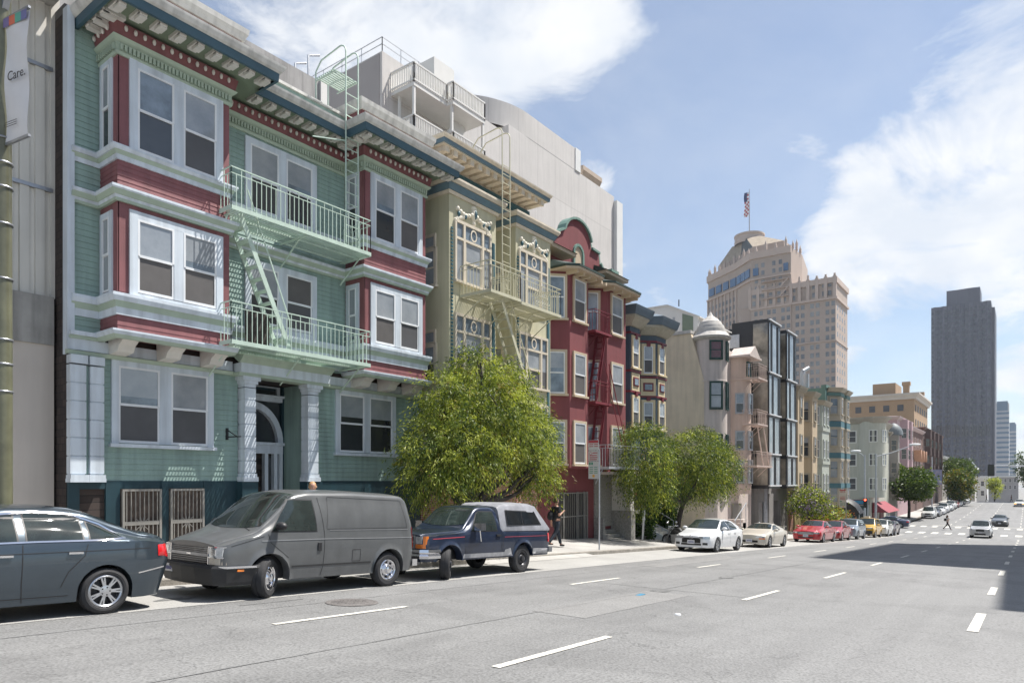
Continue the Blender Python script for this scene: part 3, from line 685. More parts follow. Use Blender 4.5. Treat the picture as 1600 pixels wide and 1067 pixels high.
PANES_C = (G_BLUE, G_BLIND)
def relief(parent, u, z, y):
    s = MB()
    for i in range(13):
        t = (i-6)/6; zz = z-.10-.16*abs(math.sin(t*math.pi))+.05; s.sphere((u+t*.86, y-.04, zz-.08*abs(t)), .085, 7, 4)
    s.sphere((u, y-.01, z-.1), .14, 9, 6, 0, 1.8); s.sphere((u, y, z+.12), .13, 8, 5, 0, .7); s.sphere((u, y-.01, z-.38), .07, 7, 5, 0, 1.5)
    o = s.build('garland_relief', ORN, parent)
    k = MB(); k.sphere((u, y-.09, z-.1), .08, 8, 6, 0, 2.2)
    for t in (-.85, -.5, .5, .85): k.sphere((u+t*.95, y-.06, z-.3), .06, 7, 5, 0, 1.6); 
    k.build('inset', TEALT, o)
for k, (u0, u1) in enumerate(cbays):
    MB().box(u0, u1, CB, W+.05, .62, 9.75).build('bay', CREAM, c)
    pth = [(u0, W), (u0, CB), (u1, CB), (u1, W)]
    MB().sweep(pth, [(0, 9.45), (.06, 9.45), (.1, 9.55), (0, 9.56)]).build('bay_cornice', CREAMT, c)
    MB().sweep(pth, [(0, 9.56), (.12, 9.56), (.22, 9.74), (0, 9.76)]).build('bay_cornice', BLG, c)
    MB().sweep(pth, [(-1., 9.76), (.24, 9.76), (.3, 9.86), (.3, 9.93), (-1, 9.95)]).build('bay_cornice_cap', CREAMT, c)
    um = (u0+u1)/2
    relief(c, um, 9.2, CB+.01)
    for z in (6.7, 3.6, .95):
        # tripartite window: narrow sidelights, central sash, transoms with a ring
        f = MB(); h = 1.9; x0, x1 = um-.92, um+.84
        for q in ((x0-.08, x0, -.05, h+.1), (x1, x1+.08, -.05, h+.1), (x0+.34, x0+.44, 0, h), (x1-.44, x1-.34, 0, h)): f.box(q[0], q[1], CB-.07, CB+.01, z+q[2], z+q[3])
        f.box(x0, x1, CB-.072, CB+.01, z+h, z+h+.1); f.box(x0-.1, x1+.1, CB-.13, CB+.01, z-.1, z-.02); f.box(x0, x1, CB-.068, CB+.01, z+h-.55, z+h-.47)
        f.box(x0+.44, x1-.44, CB-.06, CB+.01, z+.62, z+.7)
        for q in (x0+.44, x1-.49): f.box(q, q+.05, CB-.05, CB, z, z+1.35)
        n = 16; vs = []
        for i in range(n):
            a = 2*math.pi*i/n
            for r_ in (.12, .17): vs += [(um-.04+r_*math.cos(a), CB-.06, z+h-.24+r_*1.25*math.sin(a))]
        f.add(vs, [(2*i, 2*i+1, (2*i+3) % (2*n), (2*i+2) % (2*n)) for i in range(n)])
        wo = f.build('window', CREAMT, c)
        p = MB(); p.box(x0, x1, CB-.02, CB+.01, z+1.36, z+h, 0); p.box(x0, x1, CB-.021, CB+.01, z+.66, z+1.36, 1); p.box(x0, x1, CB-.02, CB+.01, z, z+.66, 2)
        p.build('pane', [G_BLUE, G_BLIND, G_BLIND if z > 6 else G_SCREEN], wo)
        # arched hood with scrolls over it
        if z > 6:
            s = MB()
            for i in range(24):
                t = i/23; xx = x0-.02+(x1-x0+.04)*t; zz = z+h+.18+.28*math.sin(math.pi*t)**.7
                if .25 < t < .75: s.sphere((xx, CB-.01, zz-.05), .05, 6, 4)
                else: s.sphere((xx, CB+.0, zz-.12), .085, 7, 5); s.sphere((xx+(.05 if t < .5 else -.05), CB+.0, zz-.02), .05, 6, 4)
            s.build('window_hood', ORN, c)
    for x, m in ((u0+.12, TEALT), (u1-.2, TEALT)):
        s = MB()
        for i in range(64): z = .75+.12*i; s.box(x-.04, x+.1 if x > um else x+.04, CB-.04, CB+.01, z, z+(.12 if x > um else .07))
        s.build('rope_moulding', m, c)
    sash_window(c, 0, 6.55, .5, 1.15, (u0, (CB+W)/2+.25), (CREAMT, CREAMT), (G_BLIND, G_BLIND), rz=R(-90), cw=.1)
    sash_window(c, 0, 3.35, .5, 1.15, (u0, (CB+W)/2+.25), (CREAMT, CREAMT), (G_BLIND, G_SCREEN), rz=R(-90), cw=.1)
    for z in (7.82, 4.62): sash_window(c, 0, z, .5, .38, (u0, (CB+W)/2+.25), (CREAMT, CREAMT), (G_BLIND, G_BLIND), rz=R(-90), cw=.06, style='fixed', sill=False)
# main cornice
pc = [(16.75, W), (22.95, W)]
MB().box(16.75, 22.65, W-.2, W+.1, 9.75, 11.2).build('attic_wall', CREAMT, c)
s = MB(); s.sweep([(16.75, W-.2), (22.65, W-.2)], [(0, 10.3), (.12, 10.3), (.2, 10.45), (0, 10.48)]); s.build('cornice_moulding', FASC, c)
s = MB()
for i in range(78): x = 16.8+.0755*i; s.box(x-.02, x+.02, W-.32, W-.18, 10.68, 10.9)
s.box(16.75, 22.68, W-.26, W-.19, 10.64, 10.93); s.build('dentil_band', TEALT, c)
MB().box(16.72, 22.85, 15.4, W, 11.16, 11.28).build('soffit', CREAMT, c)
mod2 = MB().box(-.12, .12, -.32, .4, -.16, .0).box(-.10, .10, -.38, -.28, -.2, .02).mesh('modillion', CREAMT)
for i in range(14): place('modillion', mod2, c, (16.95+.43*i, 15.82, 11.16))
OC = [(16.7, W), (16.7, 15.36), (22.9, 15.36), (22.9, W)]
MB().sweep(OC, RECT(11.2, 11.33, .03, -.05)).build('fascia', BLG, c); MB().sweep(OC, [(-.6, 11.33), (.05, 11.33), (.1, 11.4), (.11, 11.45), (-.6, 11.48)]).build('cornice_cap', CREAMT, c)
MB().box(16.72, 22.9, 16.6, 27, 11.1, 11.3).build('roof', ROOFM, c)
fe = MB().box(19.0, 19.05, 15.0, 15.1, 6.0, 6.1).build('fire_escape', FEC, c)
balcony(fe, 17.3, 18.95, 6.22, 15.18, 13.9, FEC, .95); balcony(fe, 18.98, 21.5, 6.16, 15.18, 13.9, FEC, .95)
stair(fe, (18.3, 14.2, 6.1), (20.0, 14.2, 3.0), .5, FEC, 11)
roof_ladder(fe, 19.1, 19.55, 14.8, 6.2, 12.5, 11.45, FEC)
s = MB()
for i in range(60):
    a = i*.7; x = 19.8+.9*(i/60)+.06*math.cos(a); s.bar((x, 13.89, 6.25+.07*(i % 9)), (x+.12*math.cos(a), 13.89, 6.25+.07*(i % 9)+.12*math.sin(a)), .018)
s.build('scroll_panel', FEC, fe)

# ================================================================ maroon building with angled bays
MAR = mat('maroon_stucco', (.205, .055, .06), .75, .1, .8, streak=.12, bump=.25, bscale=60)
TAN = mat('tan_casing', (.52, .43, .31), .6, .06, 2)
EAVE = mat('eave_tan', (.50, .40, .29), .65, .07, 2)
SLATE = mat('dark_green_slate', (.03, .05, .042), .6, .3, 5)
COPP = mat('verdigris_trim', (.16, .26, .22), .6, .15, 3)
MIRON = mat('maroon_iron', (.19, .03, .04), .5, .1, 4)
m_ = thing('apartment_building', 'maroon stucco building with curved gable and angled bays', 'building', (27, W, -2.9), world=True)
MB().box(23.65, 30.6, W, 27, -3.6, 9.3).build('wall', MAR, m_)
MBP = [[(22.95, W), (24.2, 15.2), (25.7, 15.2), (26.3, W)], [(26.15, W), (27.35, 15.2), (29.15, 15.2), (29.8, W)]]
for i, P in enumerate(MBP):
    P2_ = [(max(x, 23.62), y) if k == 0 else (x, y) for k, (x, y) in enumerate(P)]
    if i == 0: P2_ = [(23.62, W), (23.62, 15.78), (24.2, 15.2), (25.7, 15.2), (26.3, W)]
    MB().prism(P2_, .55, 8.7).build('bay', MAR, m_)
    fx, fw = ((24.2+25.7)/2, .86) if i == 0 else ((27.35+29.15)/2, .98)
    for z in (6.75, 3.62, .72):
        sash_window(m_, fx, z, fw, 1.72, 15.2, (TAN, WHITE), (G_BLIND, G_SCREEN2), cw=.1, sill=True)
        p0, p1 = P[0], P[1]; t = .62 if i == 0 else .5
        ang = math.atan2(p1[1]-p0[1], p1[0]-p0[0])
        sash_window(m_, 0, z, .9, 1.72, (p0[0]+(p1[0]-p0[0])*t, p0[1]+(p1[1]-p0[1])*t), (TAN, WHITE), (G_BLUE, G_BLUE if z > 3 else G_DARK), rz=ang, cw=.1)
    # pent roof with tan eave
    EP = [(23.62, W), (23.62, 15.0), (24.0, 14.6), (26.0, 14.6), (26.55, W)] if i == 0 else [(26.2, W), (26.0, 15.55), (27.05, 14.6), (29.5, 14.6), (30.15, 15.5), (30.4, W)]
    cxx = sum(x for x, y in EP)/len(EP); MB().prism(EP, 8.68, 8.77).build('eave', EAVE, m_); MB().prism([(x+(.03 if x > cxx else -.03), y-.03) for x, y in EP], 8.772, 8.86).build('eave_edge', SLATE, m_)
    lo_ = [(x, y, 8.86) for x, y in EP]; cx_ = sum(x for x, y in EP)/len(EP); hi = [(x+(cx_-x)*.35, min(W, y+(W-y)*.75), 9.35) for x, y in EP]; n = len(EP)
    MB().add(lo_+hi, [(k, (k+1) % n, (k+1) % n+n, k+n) for k in range(n)]+[tuple(range(n, 2*n))]).build('pent_roof', SLATE, m_)
    for k in range(5): x = EP[1][0]+.5+k*(2.0 if i == 0 else 3.0)/4; MB().box(x-.06, x+.06, 14.75, 15.3, 8.55, 8.68).build('eave_bracket', TAN, m_)
    # smaller upper eave
    x0, x1 = (23.7, 25.6) if i == 0 else (28.3, 30.5)
    MB().box(x0, x1, 15.75, W, 9.75, 9.9).build('eave', EAVE, m_); MB().add([(x0-.05, 15.7, 9.9), (x1+.05, 15.7, 9.9), (x1, W, 10.25), (x0, W, 10.25), (x0-.05, W, 9.9), (x1+.05, W, 9.9)], [(0,1,2,3), (0,3,4), (1,5,2), (0,4,5,1), (2,5,4,3)]).build('pent_roof', SLATE, m_)
# mission gable
def gable_pts():
    pts = [(23.3, 9.3), (23.3, 10.75), (23.75, 10.75)]
    pts += [(24.6+1*0, 10.85)] if False else []
    pts += [(24.0, 10.6), (24.45, 10.5), (24.9, 10.62), (25.25, 10.95)]
    pts += [(26.85+1.2*math.cos(a), 10.95+.95*math.sin(a)) for a in [math.pi*(1-i/14) for i in range(1, 14)]]
    pts += [(28.05, 10.9), (28.75, 10.85), (28.85, 10.4), (29.2, 10.05), (29.6, 9.95), (29.9, 10.25), (30.55, 10.3), (30.55, 9.3)]
    return pts
GP = gable_pts(); MX = Matrix(((1,0,0,0),(0,0,-1,0),(0,1,0,0),(0,0,0,1)))
MB().prism(GP, -(W+.25), -(W-.02), M=MX).build('gable', MAR, m_)
s = MB()
for (x0, z0), (x1, z1) in zip(GP[1:-1], GP[2:-1]): s.bar((x0, W+.1, z0+.03), (x1, W+.1, z1+.03), .45 if abs(x1-x0) > .02 else .42, .1)
s.build('gable_coping', COPP, m_)
for x in (23.55, 29.9):
    s = MB(); s.prism([(x-.35, 10.55 if x < 25 else 10.1), (x-.28, 10.2 if x < 25 else 9.75), (x, 10.1 if x < 25 else 9.65), (x+.28, 10.35 if x < 25 else 9.9), (x+.38, 10.75 if x < 25 else 10.32), (x-.35, 10.75 if x < 25 else 10.32)], -(W+.3), -(W-.3), M=MX); s.build('gable_scroll', COPP, m_)
AR = [(26.45, 9.3), (26.45, 10.35)]+[(26.85+.4*math.cos(a), 10.35+.4*math.sin(a)) for a in [math.pi*(1-i/8) for i in range(1, 8)]]+[(27.25, 10.35), (27.25, 9.3)]
s = MB()
for (x0, z0), (x1, z1) in zip(AR, AR[1:]): s.bar((x0, W-.04, z0), (x1, W-.04, z1), .12, .12)
o = s.build('niche', COPP, m_); MB().prism(AR, -(W+.02), -(W-.035), M=MX).build('panel', EAVE, o)
# fire escape balconies in front of the second bay's angled side
fe = MB().box(26.4, 26.44, 15.25, 15.3, 3.4, 3.5).build('fire_escape', MIRON, m_)
for z in (6.55, 3.45): balcony(fe, 25.85, 27.3, z, 15.9, 14.95, MIRON, .9)
for z in (6.5, 3.4): stair(fe, (27.0, 15.1, z), (26.2, 15.1, z-3.0), .4, MIRON, 10)
s = MB()
for x in (27.9, 28.3): s.bar((x, 14.7, 1.5), (x-1.3, 14.9, 5.2), .03)
s.build('drop_ladder', MIRON, fe)
balcony(fe, 26.2, 29.9, .62, 15.2, 14.5, GALV, .95)
# entrance: gate, stair and porch wall
DG = mat('dark_gate', (.03, .03, .033), .5, .2, 5)
s = MB(); s.box(25.0, 27.6, W-.03, W+.02, -2.7, -.55); o = s.build('entrance', DOORD, m_)
s = MB()
for x in (25.0, 25.55, 26.75, 27.35, 27.6): s.box(x-.03, x+.03, W-.1, W-.03, -2.75, -.5)
for i in range(16): x = 25.05+.16*i; s.box(x-.01, x+.01, W-.07, W-.05, -2.7, -.55)
for z in (-.55, -1.6, -2.7): s.box(25.0, 27.6, W-.08, W-.04, z-.025, z+.025)
s.build('gate_bars', BARS, o)
GRAN = mat('grey_granite', (.30, .29, .27), .8, .3, 14, fine=.25); GRANW = mat('pale_stucco_pier', (.62, .60, .57), .8, .05, 2)
s = MB(); s.box(28.25, 28.45, 15.9, 16.4, -3.1, -1.8); s.box(29.9, 30.35, 15.3, 16.4, -3.2, -1.45)
for i in range(3): s.box(28.45, 29.9, 15.6+.3*i, 16.6, -3.2, -2.75+.2*i)
s.build('entry_steps', GRAN, m_)
s = MB(); s.box(29.95, 30.3, 15.35, 16.45, -1.45, .3); s.box(28.2, 30.35, 15.3, 16.45, .3, .42); s.build('entry_porch', GRANW, m_)
s = MB().box(28.3, 29.9, 16.35, 16.44, -2.2, .3); s.build('entry_back_wall', GRAN, m_)
# ================================================================ slate-blue bay house
BLUE = mat('slate_blue_paint', (.055, .085, .115), .6, .12, 1.5, streak=.1)
BCREAM = mat('buttery_trim', (.62, .52, .33), .6, .06, 2); BRED = mat('crimson_trim', (.16, .02, .03), .5, .1, 2)
BCORN = mat('grey_cornice', (.40, .37, .30), .7, .1, 3); BCAP = mat('blue_grey_cornice', (.11, .15, .19), .6, .1, 2)
v = thing('bay_house', 'narrow slate blue house with butter yellow and crimson trim', 'building', (33, W, -3.2), world=True)
MB().box(30.62, 35.5, W, 27, -4, 7.9).build('wall', BLUE, v)
MB().box(30.62, 35.5, W-.04, W+.1, -.2, .75).build('storefront_band', BCREAM, v)
BB = 15.8
for (a, b0, c0, d0) in ((30.65, 30.8, 31.85, 32.5), (33.15, 33.8, 35.0, 35.5)):
    P = [(a, W), (b0, BB), (c0, BB), (d0, W)]
    MB().prism(P, 1.0, 7.85).build('bay', BLUE, v)
    MB().sweep(P, [(0, 7.72), (.1, 7.74), (.45, 8.1), (.45, 8.2), (0, 8.2)]).build('bay_cornice', BCORN, v)
    P3 = [(a-.1, W+.3), (b0-.2, BB-.25), (c0+.2, BB-.25), (d0+.1, W+.3)]
    MB().sweep(P3, [(-.2, 8.2), (.25, 8.2), (.35, 8.5), (.38, 8.62), (-.3, 8.9), (-.6, 8.9)]).build('cornice_cap', BCAP, v); MB().prism(P3, 8.2, 8.6).build('cornice_deck', BCAP, v)
    k = MB()
    for x, y, d in along(P, .3, .28): k.box(x-.06, x+.06, y-.06, y+.06, 7.98, 8.14)
    k.build('modillion_row', MODW, v)
    bnd = MB()
    for z in (7.35, 5.45, 4.42): bnd.sweep(P, RECT(z, z+.1, .05))
    bnd.build('trim_band', BRED, v)
    segs = [((a, W), (b0, BB)), ((b0, BB), (c0, BB))]
    for (p0, p1) in segs:
        l = math.hypot(p1[0]-p0[0], p1[1]-p0[1]); ang = math.atan2(p1[1]-p0[1], p1[0]-p0[0]); mp = ((p0[0]+p1[0])/2, (p0[1]+p1[1])/2)
        if l < .7: continue
        for z, h in ((5.7, 1.45), (2.75, 1.42)):
            sash_window(v, 0, z, min(.62, l*.55), h, mp, (BCREAM, WHITE), (G_BLUE if z > 5 and l > 1 else G_BLIND, G_SCREEN), rz=ang, cw=.13, sill=True)
        T = Matrix.Translation((*mp, 0)) @ Matrix.Rotation(ang, 4, 'Z')
        crm = MB(); crm.box(-.42, .42, -.04, .02, 4.52, 5.42, 0, T); crm.box(-.28, .28, -.08, .02, 4.75, 5.2, 1, T); crm.box(-.2, .2, -.1, .02, 4.82, 5.12, 2, T)
        for zz in (7.12, 4.25): crm.box(-.1, .1, -.12, .02, zz, zz+.25, 1, T)
        crm.build('spandrel_panel', [BCREAM, BRED, G_BLUE], v)
MB().box(30.64, 35.5, W-.05, W, -3.3, -.3).build('garage_front', mat('blue_grey_front', (.17, .20, .21), .7, .08, 2), v)
s = MB().box(31.5, 33.2, W-.09, W-.02, -3.6, -.9); s.build('door', mat('dark_blue_door', (.05, .065, .07), .5, .1, 2), v)
sash_window(v, 31.1, .0, .7, .8, W, (BCREAM, WHITE), (G_BLIND, G_BLIND), cw=.1)

# ================================================================ turret house with blank side wall
PINK = mat('pale_pink_stucco', (.58, .51, .47), .8, .06, 1, streak=.15, bump=.2); BLANK = mat('blank_side_stucco', (.66, .56, .42), .85, .1, .7, streak=.12, bump=.3)
DOME = mat('turret_shingle', (.50, .48, .45), .8, .1, 4, streak=.2); DKGR = mat('dark_green_sash', (.02, .06, .05), .5, .1, 2)
REDG = mat('red_curtain_glass', (.11, .025, .03), .1, .2, 2, spec=.8); PEACH = mat('peach_stucco', (.60, .48, .41), .8, .07, 1, streak=.12)
t = thing('turret_house', 'pale pink stucco house with domed round turret and blank side wall', 'building', (46, W, -3.9), world=True)
MY = Matrix(((0,0,1,0),(1,0,0,0),(0,1,0,0),(0,0,0,1)))
MB().prism([(16.45, -5), (16.45, 6.4), (17.35, 9.55), (27, 9.55), (27, -5)], 42.2, 42.6, M=MY).build('side_wall', BLANK, t)
MB().box(42.6, 51.6, 16.47, 27, -5, 9.0).build('wall', PINK, t)
MB().prism([(17.3, 9.5), (17.3, 9.7), (27, 9.7), (27, 9.5)], 42.1, 42.9, M=MY).build('coping', DOME, t)
TC = (43.25, 16.42)
def ring(parent, name, prof, m, c, n=40): return MB().lathe(prof, n, Matrix.Translation((c[0], c[1], 0))).build(name, m, parent, sharp=40)
ring(t, 'turret', [(1.03, -1.3), (1.03, 6.3), (1.06, 6.32), (1.06, 6.4), (1.03, 6.42), (1.03, 9.05)], PINK, TC)
ring(t, 'turret_dome', [(1.05, 9.0), (1.28, 9.12), (1.31, 9.22), (1.16, 9.34), (1.05, 9.5), (1.0, 9.52), (.96, 9.75), (.9, 9.77), (.83, 10.0), (.77, 10.02), (.66, 10.25), (.6, 10.27), (.45, 10.46), (.28, 10.58), (.16, 10.68), (.07, 10.88), (.0, 10.95)], DOME, TC)
def round_win(parent, c, r, ang, z, w, h, panes, frame=DKGR):
    p = (c[0]+(r-.02)*math.cos(ang), c[1]+(r-.02)*math.sin(ang)); sash_window(parent, 0, z, w, h, p, (frame, frame), panes, rz=ang+R(90), cw=.06, proud=.1, sill=False)
for z, h, pn in ((7.75, 1.1, (REDG, REDG)), (4.6, 1.65, (G_BLUE, G_BLIND)), (1.4, 1.5, (G_BLUE, G_DARK))):
    round_win(t, TC, 1.03, R(-140), z, .72, h, pn); round_win(t, TC, 1.03, R(-78), z, .6, h, (G_BLIND, G_BLUE))
PC2 = (48.1, 16.35)
ring(t, 'round_bay', [(.02, -.95), (.95, -.9), (.95, -.35), (.98, -.3), (.95, -.2), (.95, 6.9), (1.0, 6.95), (1.0, 7.05), (.9, 7.1), (.9, 8.6), (.02, 8.6)], PEACH, PC2)
for z, h in ((5.6-.9, 1.3), (2.2, 1.2), (-.1, 1.5)): 
    for a in (-150, -95): round_win(t, PC2, .95, R(a), z, .5, h, (G_BLUE, G_DARK), GALV)
round_win(t, PC2, .9, R(-100), 7.3, .45, .9, (G_BLUE, G_BLUE))
s = MB(); s.prism([(47.0, 8.6), (49.4, 8.6), (48.2, 9.35)], -(16.6), -(15.1), M=MX); s.box(46.9, 49.5, 15.05, 16.6, 8.5, 8.62); s.build('bay_gable', PINK, t)
PIRON = mat('pale_pink_iron', (.52, .42, .37), .5, .08, 4)
fe = MB().box(48.0, 48.1, 15.3, 15.36, 3.0, 3.1).build('fire_escape', PIRON, t)
for z, (a, c_) in ((7.05, (47.2, 49.2)), (3.9, (47.0, 49.3)), (1.05, (46.8, 50.4))): balcony(fe, a, c_, z, 15.6, 14.6, PIRON, .95, gap=.12)
s = MB(); s.bar((48.6, 14.7, 4.0), (50.0, 14.7, 1.1), .07); s.bar((48.6, 15.1, 4.0), (50.0, 15.1, 1.1), .07); s.build('stair', PIRON, fe)
s = MB()
for i in range(6): s.box(44.4+.3*i, 46.6, 15.2+.0*i, 16.5, -4.6, -3.7+.22*i)
s.box(42.3, 44.1, 15.6, 16.45, -4.8, -1.3); s.build('entry_steps', PINK, t)
s = MB(); s.bar((44.3, 15.2, -2.6), (46.6, 15.2, -1.5), .05)
for x in (44.4, 45.4, 46.5): s.bar((x, 15.2, -3.6), (x, 15.2, -2.55+(x-44.4)*.48), .04)
s.build('handrail', GALV, t)
s = MB().box(47.3, 49.2, 16.38, 16.47, -4.6, -1.6); s.build('garage_door', mat('grey_brown_door', (.25, .23, .2), .6, .1, 2), t)
# white shed-roofed penthouse behind it
WCL = mat('white_cladding', (.68, .68, .66), .6, .04, 1); GRG = mat('grey_green_window', (.16, .21, .16), .25, .1, 1)
s = thing('rooftop_house', 'white shed roofed house top behind the domed turret', 'building', (46, 19, 8), world=True)
MB().prism([(17.55, 8), (17.55, 10.95), (19.7, 12.0), (23, 12.0), (23, 8)], 44, 50, M=MY).build('wall', WCL, s)
MB().prism([(17.9, 9.9), (17.9, 11.0), (18.65, 11.3), (18.65, 9.9)], 43.95, 44.05, M=MY).build('window', GRG, s)
MB().box(43.96, 44.02, 19.2, 19.35, 10.9, 11.15).build('vent', GALV, s)
MB().prism([(17.4, 10.95), (19.72, 12.08), (23.1, 12.08), (23.1, 12.0), (19.7, 12.0), (17.4, 10.87)], 43.9, 50.1, M=MY).build('roof', WCL, s)
MB().tube([(44.2, 19, 11.9), (44.2, 19, 12.35)], .04).build('pipe', DARK, s)

# ================================================================ black and glass building
BLK = mat('black_steel_frame', (.016, .018, .022), .45, .15, 2); FIN = mat('pale_blind_glass', (.20, .26, .31), .06, .3, .8, spec=1., col2=(.42, .48, .52))
CLG = mat('curtain_glass_tan_reflection', (.03, .03, .028), .03, .5, .55, spec=1., col2=(.40, .36, .29)); LEDGE = mat('white_ledge', (.66, .68, .7), .4, .05, 2)  # tan reflections of the neighbours are mottled into the curtain glass colour
k_ = thing('glass_building', 'black steel and glass building with two projecting glazed boxes', 'building', (56, W, -4.4), world=True)
MB().box(52.5, 60.3, 16.3, 27, -.5, 11.7).build('wall', BLK, k_)
LV = (12.0, 8.08, 4.92, 1.96, -.42)
for (u0, u1) in ((52.4, 55.3), (57.15, 59.9)):
    f = MB(); gl = MB(); ld = MB()
    for z in LV: f.box(u0, u1, 15.4, 18.2, z-.16, z+.1); ld.box(u0-.03, u1+.03, 15.3, 15.42, z+.0, z+.1)
    for y0, y1 in ((15.4, 15.5), (16.6, 16.75)): f.box(u0-.01, u0+.12, y0, y1, -.4, 12)
    f.box(u1-.1, u1+.01, 15.4, 15.5, -.4, 12); f.box(u0-.005, u0+.1, 16.72, 18.2, 8.08, 12) if u0 < 53 else None
    gl.box(u0+.02, u1-.02, 15.46, 18.1, -.4, 11.95)
    fins = MB()
    for i in range(4):
        for j, x in enumerate((.12, .42, .72, .98, 1.3, 1.62, 1.95, 2.28, 2.56)):
            if (i*2+j*3) % 5 in (1, 3): f.box(u0+x, u0+x+.14, 15.40, 15.47, LV[i+1]+.1, LV[i]-.16)
            else: fins.box(u0+x, u0+x+.24, 15.42, 15.46, LV[i+1]+.1, LV[i]-.16)
    f.build('steel_frame', BLK, k_); gl.build('curtain_glass', CLG, k_); fins.build('blind_panel', FIN, k_); ld.build('ledge', LEDGE, k_)
MB().box(52.46, 52.6, 16.75, 18.2, 8.2, 11.8).build('upper_panel', BLK, k_)
MB().box(52.3, 60.0, 17.6, 18.6, 10.2, 11.2).build('roof_curb', GALV, k_)
CONCD = mat('grey_board_concrete', (.24, .23, .22), .85, .12, 1, streak=.2)
s = MB(); s.box(52.5, 60.3, 16.25, 17, -1.6, -.5); s.box(52.5, 53.4, 16.2, 17, -5, -1.6); s.box(55.0, 56.2, 16.15, 17, -5, -1.0); s.box(58.3, 60.3, 16.2, 17, -5, -1.6); s.box(52.5, 60.3, 17, 17.2, -5, -1); s.build('portal', CONCD, k_)
for x in (54.2, 54.6): MB().tube([(x, 16.3, -5), (x, 16.3, -.6)], .12).build('column', GALV, k_)
MB().box(53.4, 54.0, 16.6, 16.9, -4.8, -1.9).build('door', DOORD, k_)

# ================================================================ tan building, teal building
TANS = mat('tan_stucco', (.52, .42, .29), .75, .06, 1, streak=.1); TANT = mat('taupe_trim', (.38, .34, .27), .7, .08, 2); PALEG = mat('pale_sage_paint', (.40, .43, .38), .7, .06, 2)
n_ = thing('bay_building', 'tan stucco building with flat angled bays beside the glass building', 'building', (66, W, -5), world=True)
MB().box(60.35, 75, W, 27, -6, 8.0).build('wall', TANS, n_)
def bays(parent, P, z0, z1, m, rows, fr, pn, cor=None, band=None, cw=.1, wd=.6, faces=(0, 1)):
    MB().prism(P, z0, z1).build('bay', m, parent)
    if cor: MB().sweep(P, [(0, z1-.35), (.1, z1-.3), (.3, z1-.05), (.34, z1+.1), (-.3, z1+.17)]).build('bay_cornice', cor, parent); MB().prism(P, z1, z1+.15).build('bay_roof', cor, parent)
    for i in faces:
        p0, p1 = P[i], P[i+1]; l = math.hypot(p1[0]-p0[0], p1[1]-p0[1]); ang = math.atan2(p1[1]-p0[1], p1[0]-p0[0])
        nw = 2 if l > 2.6 else 1
        for j in range(nw):
            tt = (j+.5)/nw; mp = (p0[0]+(p1[0]-p0[0])*tt, p0[1]+(p1[1]-p0[1])*tt)
            for z, h in rows: sash_window(parent, 0, z, min(wd, l/nw*.6), h, mp, fr, pn, rz=ang, cw=cw)
    if band:
        for z, h, m2 in band: MB().sweep(P, RECT(z, z+h, .08)).build('band', m2, parent)
TB = 15.45; rws = ((5.4, 1.7), (2.2, 1.7), (-1.0, 1.6))
bays(n_, [(60.5, W), (60.6, TB), (62.6, TB), (63.4, W)], -1.4, 7.9, TANS, rws, (TANT, TANT), (G_BLIND, G_DARK), TANT, faces=(1,))
bays(n_, [(64.4, W), (65.5, TB), (67.3, TB), (68.2, W)], -1.4, 7.9, TANS, rws, (TANT, TANT), (G_DARK, G_DARK), TANT, wd=.7)
bays(n_, [(69.2, W), (70.3, 15.7), (73.2, 15.7), (74.2, W)], -1.2, 7.6, PALEG, rws, (PALEG, WHITE), (G_BLIND, G_BLIND), TANT, band=((1.6, .5, PALEG), (4.8, .45, PALEG)))
s = MB(); s.box(61.5, 75, 16.3, W, -6, -2.4); s.build('brick_base', BRK, n_)
s = MB().box(62.5, 65.5, 16.2, 16.3, -5.6, -2.9).build('garage_door', GOLD, n_)
TEALS = mat('muted_teal_boards', (.10, .19, .175), .7, .08, 1.2, streak=.1); TEALB = mat('teal_blue_band', (.06, .15, .18), .6, .08, 2)
e = thing('bay_building', 'teal building with stacked taupe bays and plain teal side wall', 'building', (78, W, -5.5), world=True)
MB().box(75.02, 82.2, W, 27, -6.3, 9.5).build('wall', TEALS, e); MB().box(75, 82.2, W-.1, W+.4, 9.5, 9.8).build('parapet', TEALS, e)
trw = ((6.9, 1.6), (3.6, 1.75), (.3, 1.75), (-2.2, 1.5))
for P in ([(75.8, W), (77.0, TB), (78.6, TB), (79.0, W)], [(79.4, W), (79.8, TB), (81.6, TB), (82.2, W)]):
    bays(e, P, -2.8, 9.5, TANT, trw, (TANT, TANT), (G_BLUE, G_BLIND), TANT, band=((5.55, .6, TEALB), (2.35, .55, TEALB), (-.75, .5, TEALB), (8.75, .35, TEALS), (5.4, .15, TANT), (6.2, .15, TANT), (2.15, .18, TANT), (2.95, .15, TANT)), wd=.9)
s = MB(); s.tube([(76.5, 19, 9.8), (76.5, 19, 11.6)], .25); s.tube([(76.5, 19, 11.6), (77.2, 18.6, 12.0)], .2); s.tube([(76.1, 18.6, 9.8), (76.1, 18.6, 11.2)], .35); s.build('roof_vent', GALV, e)
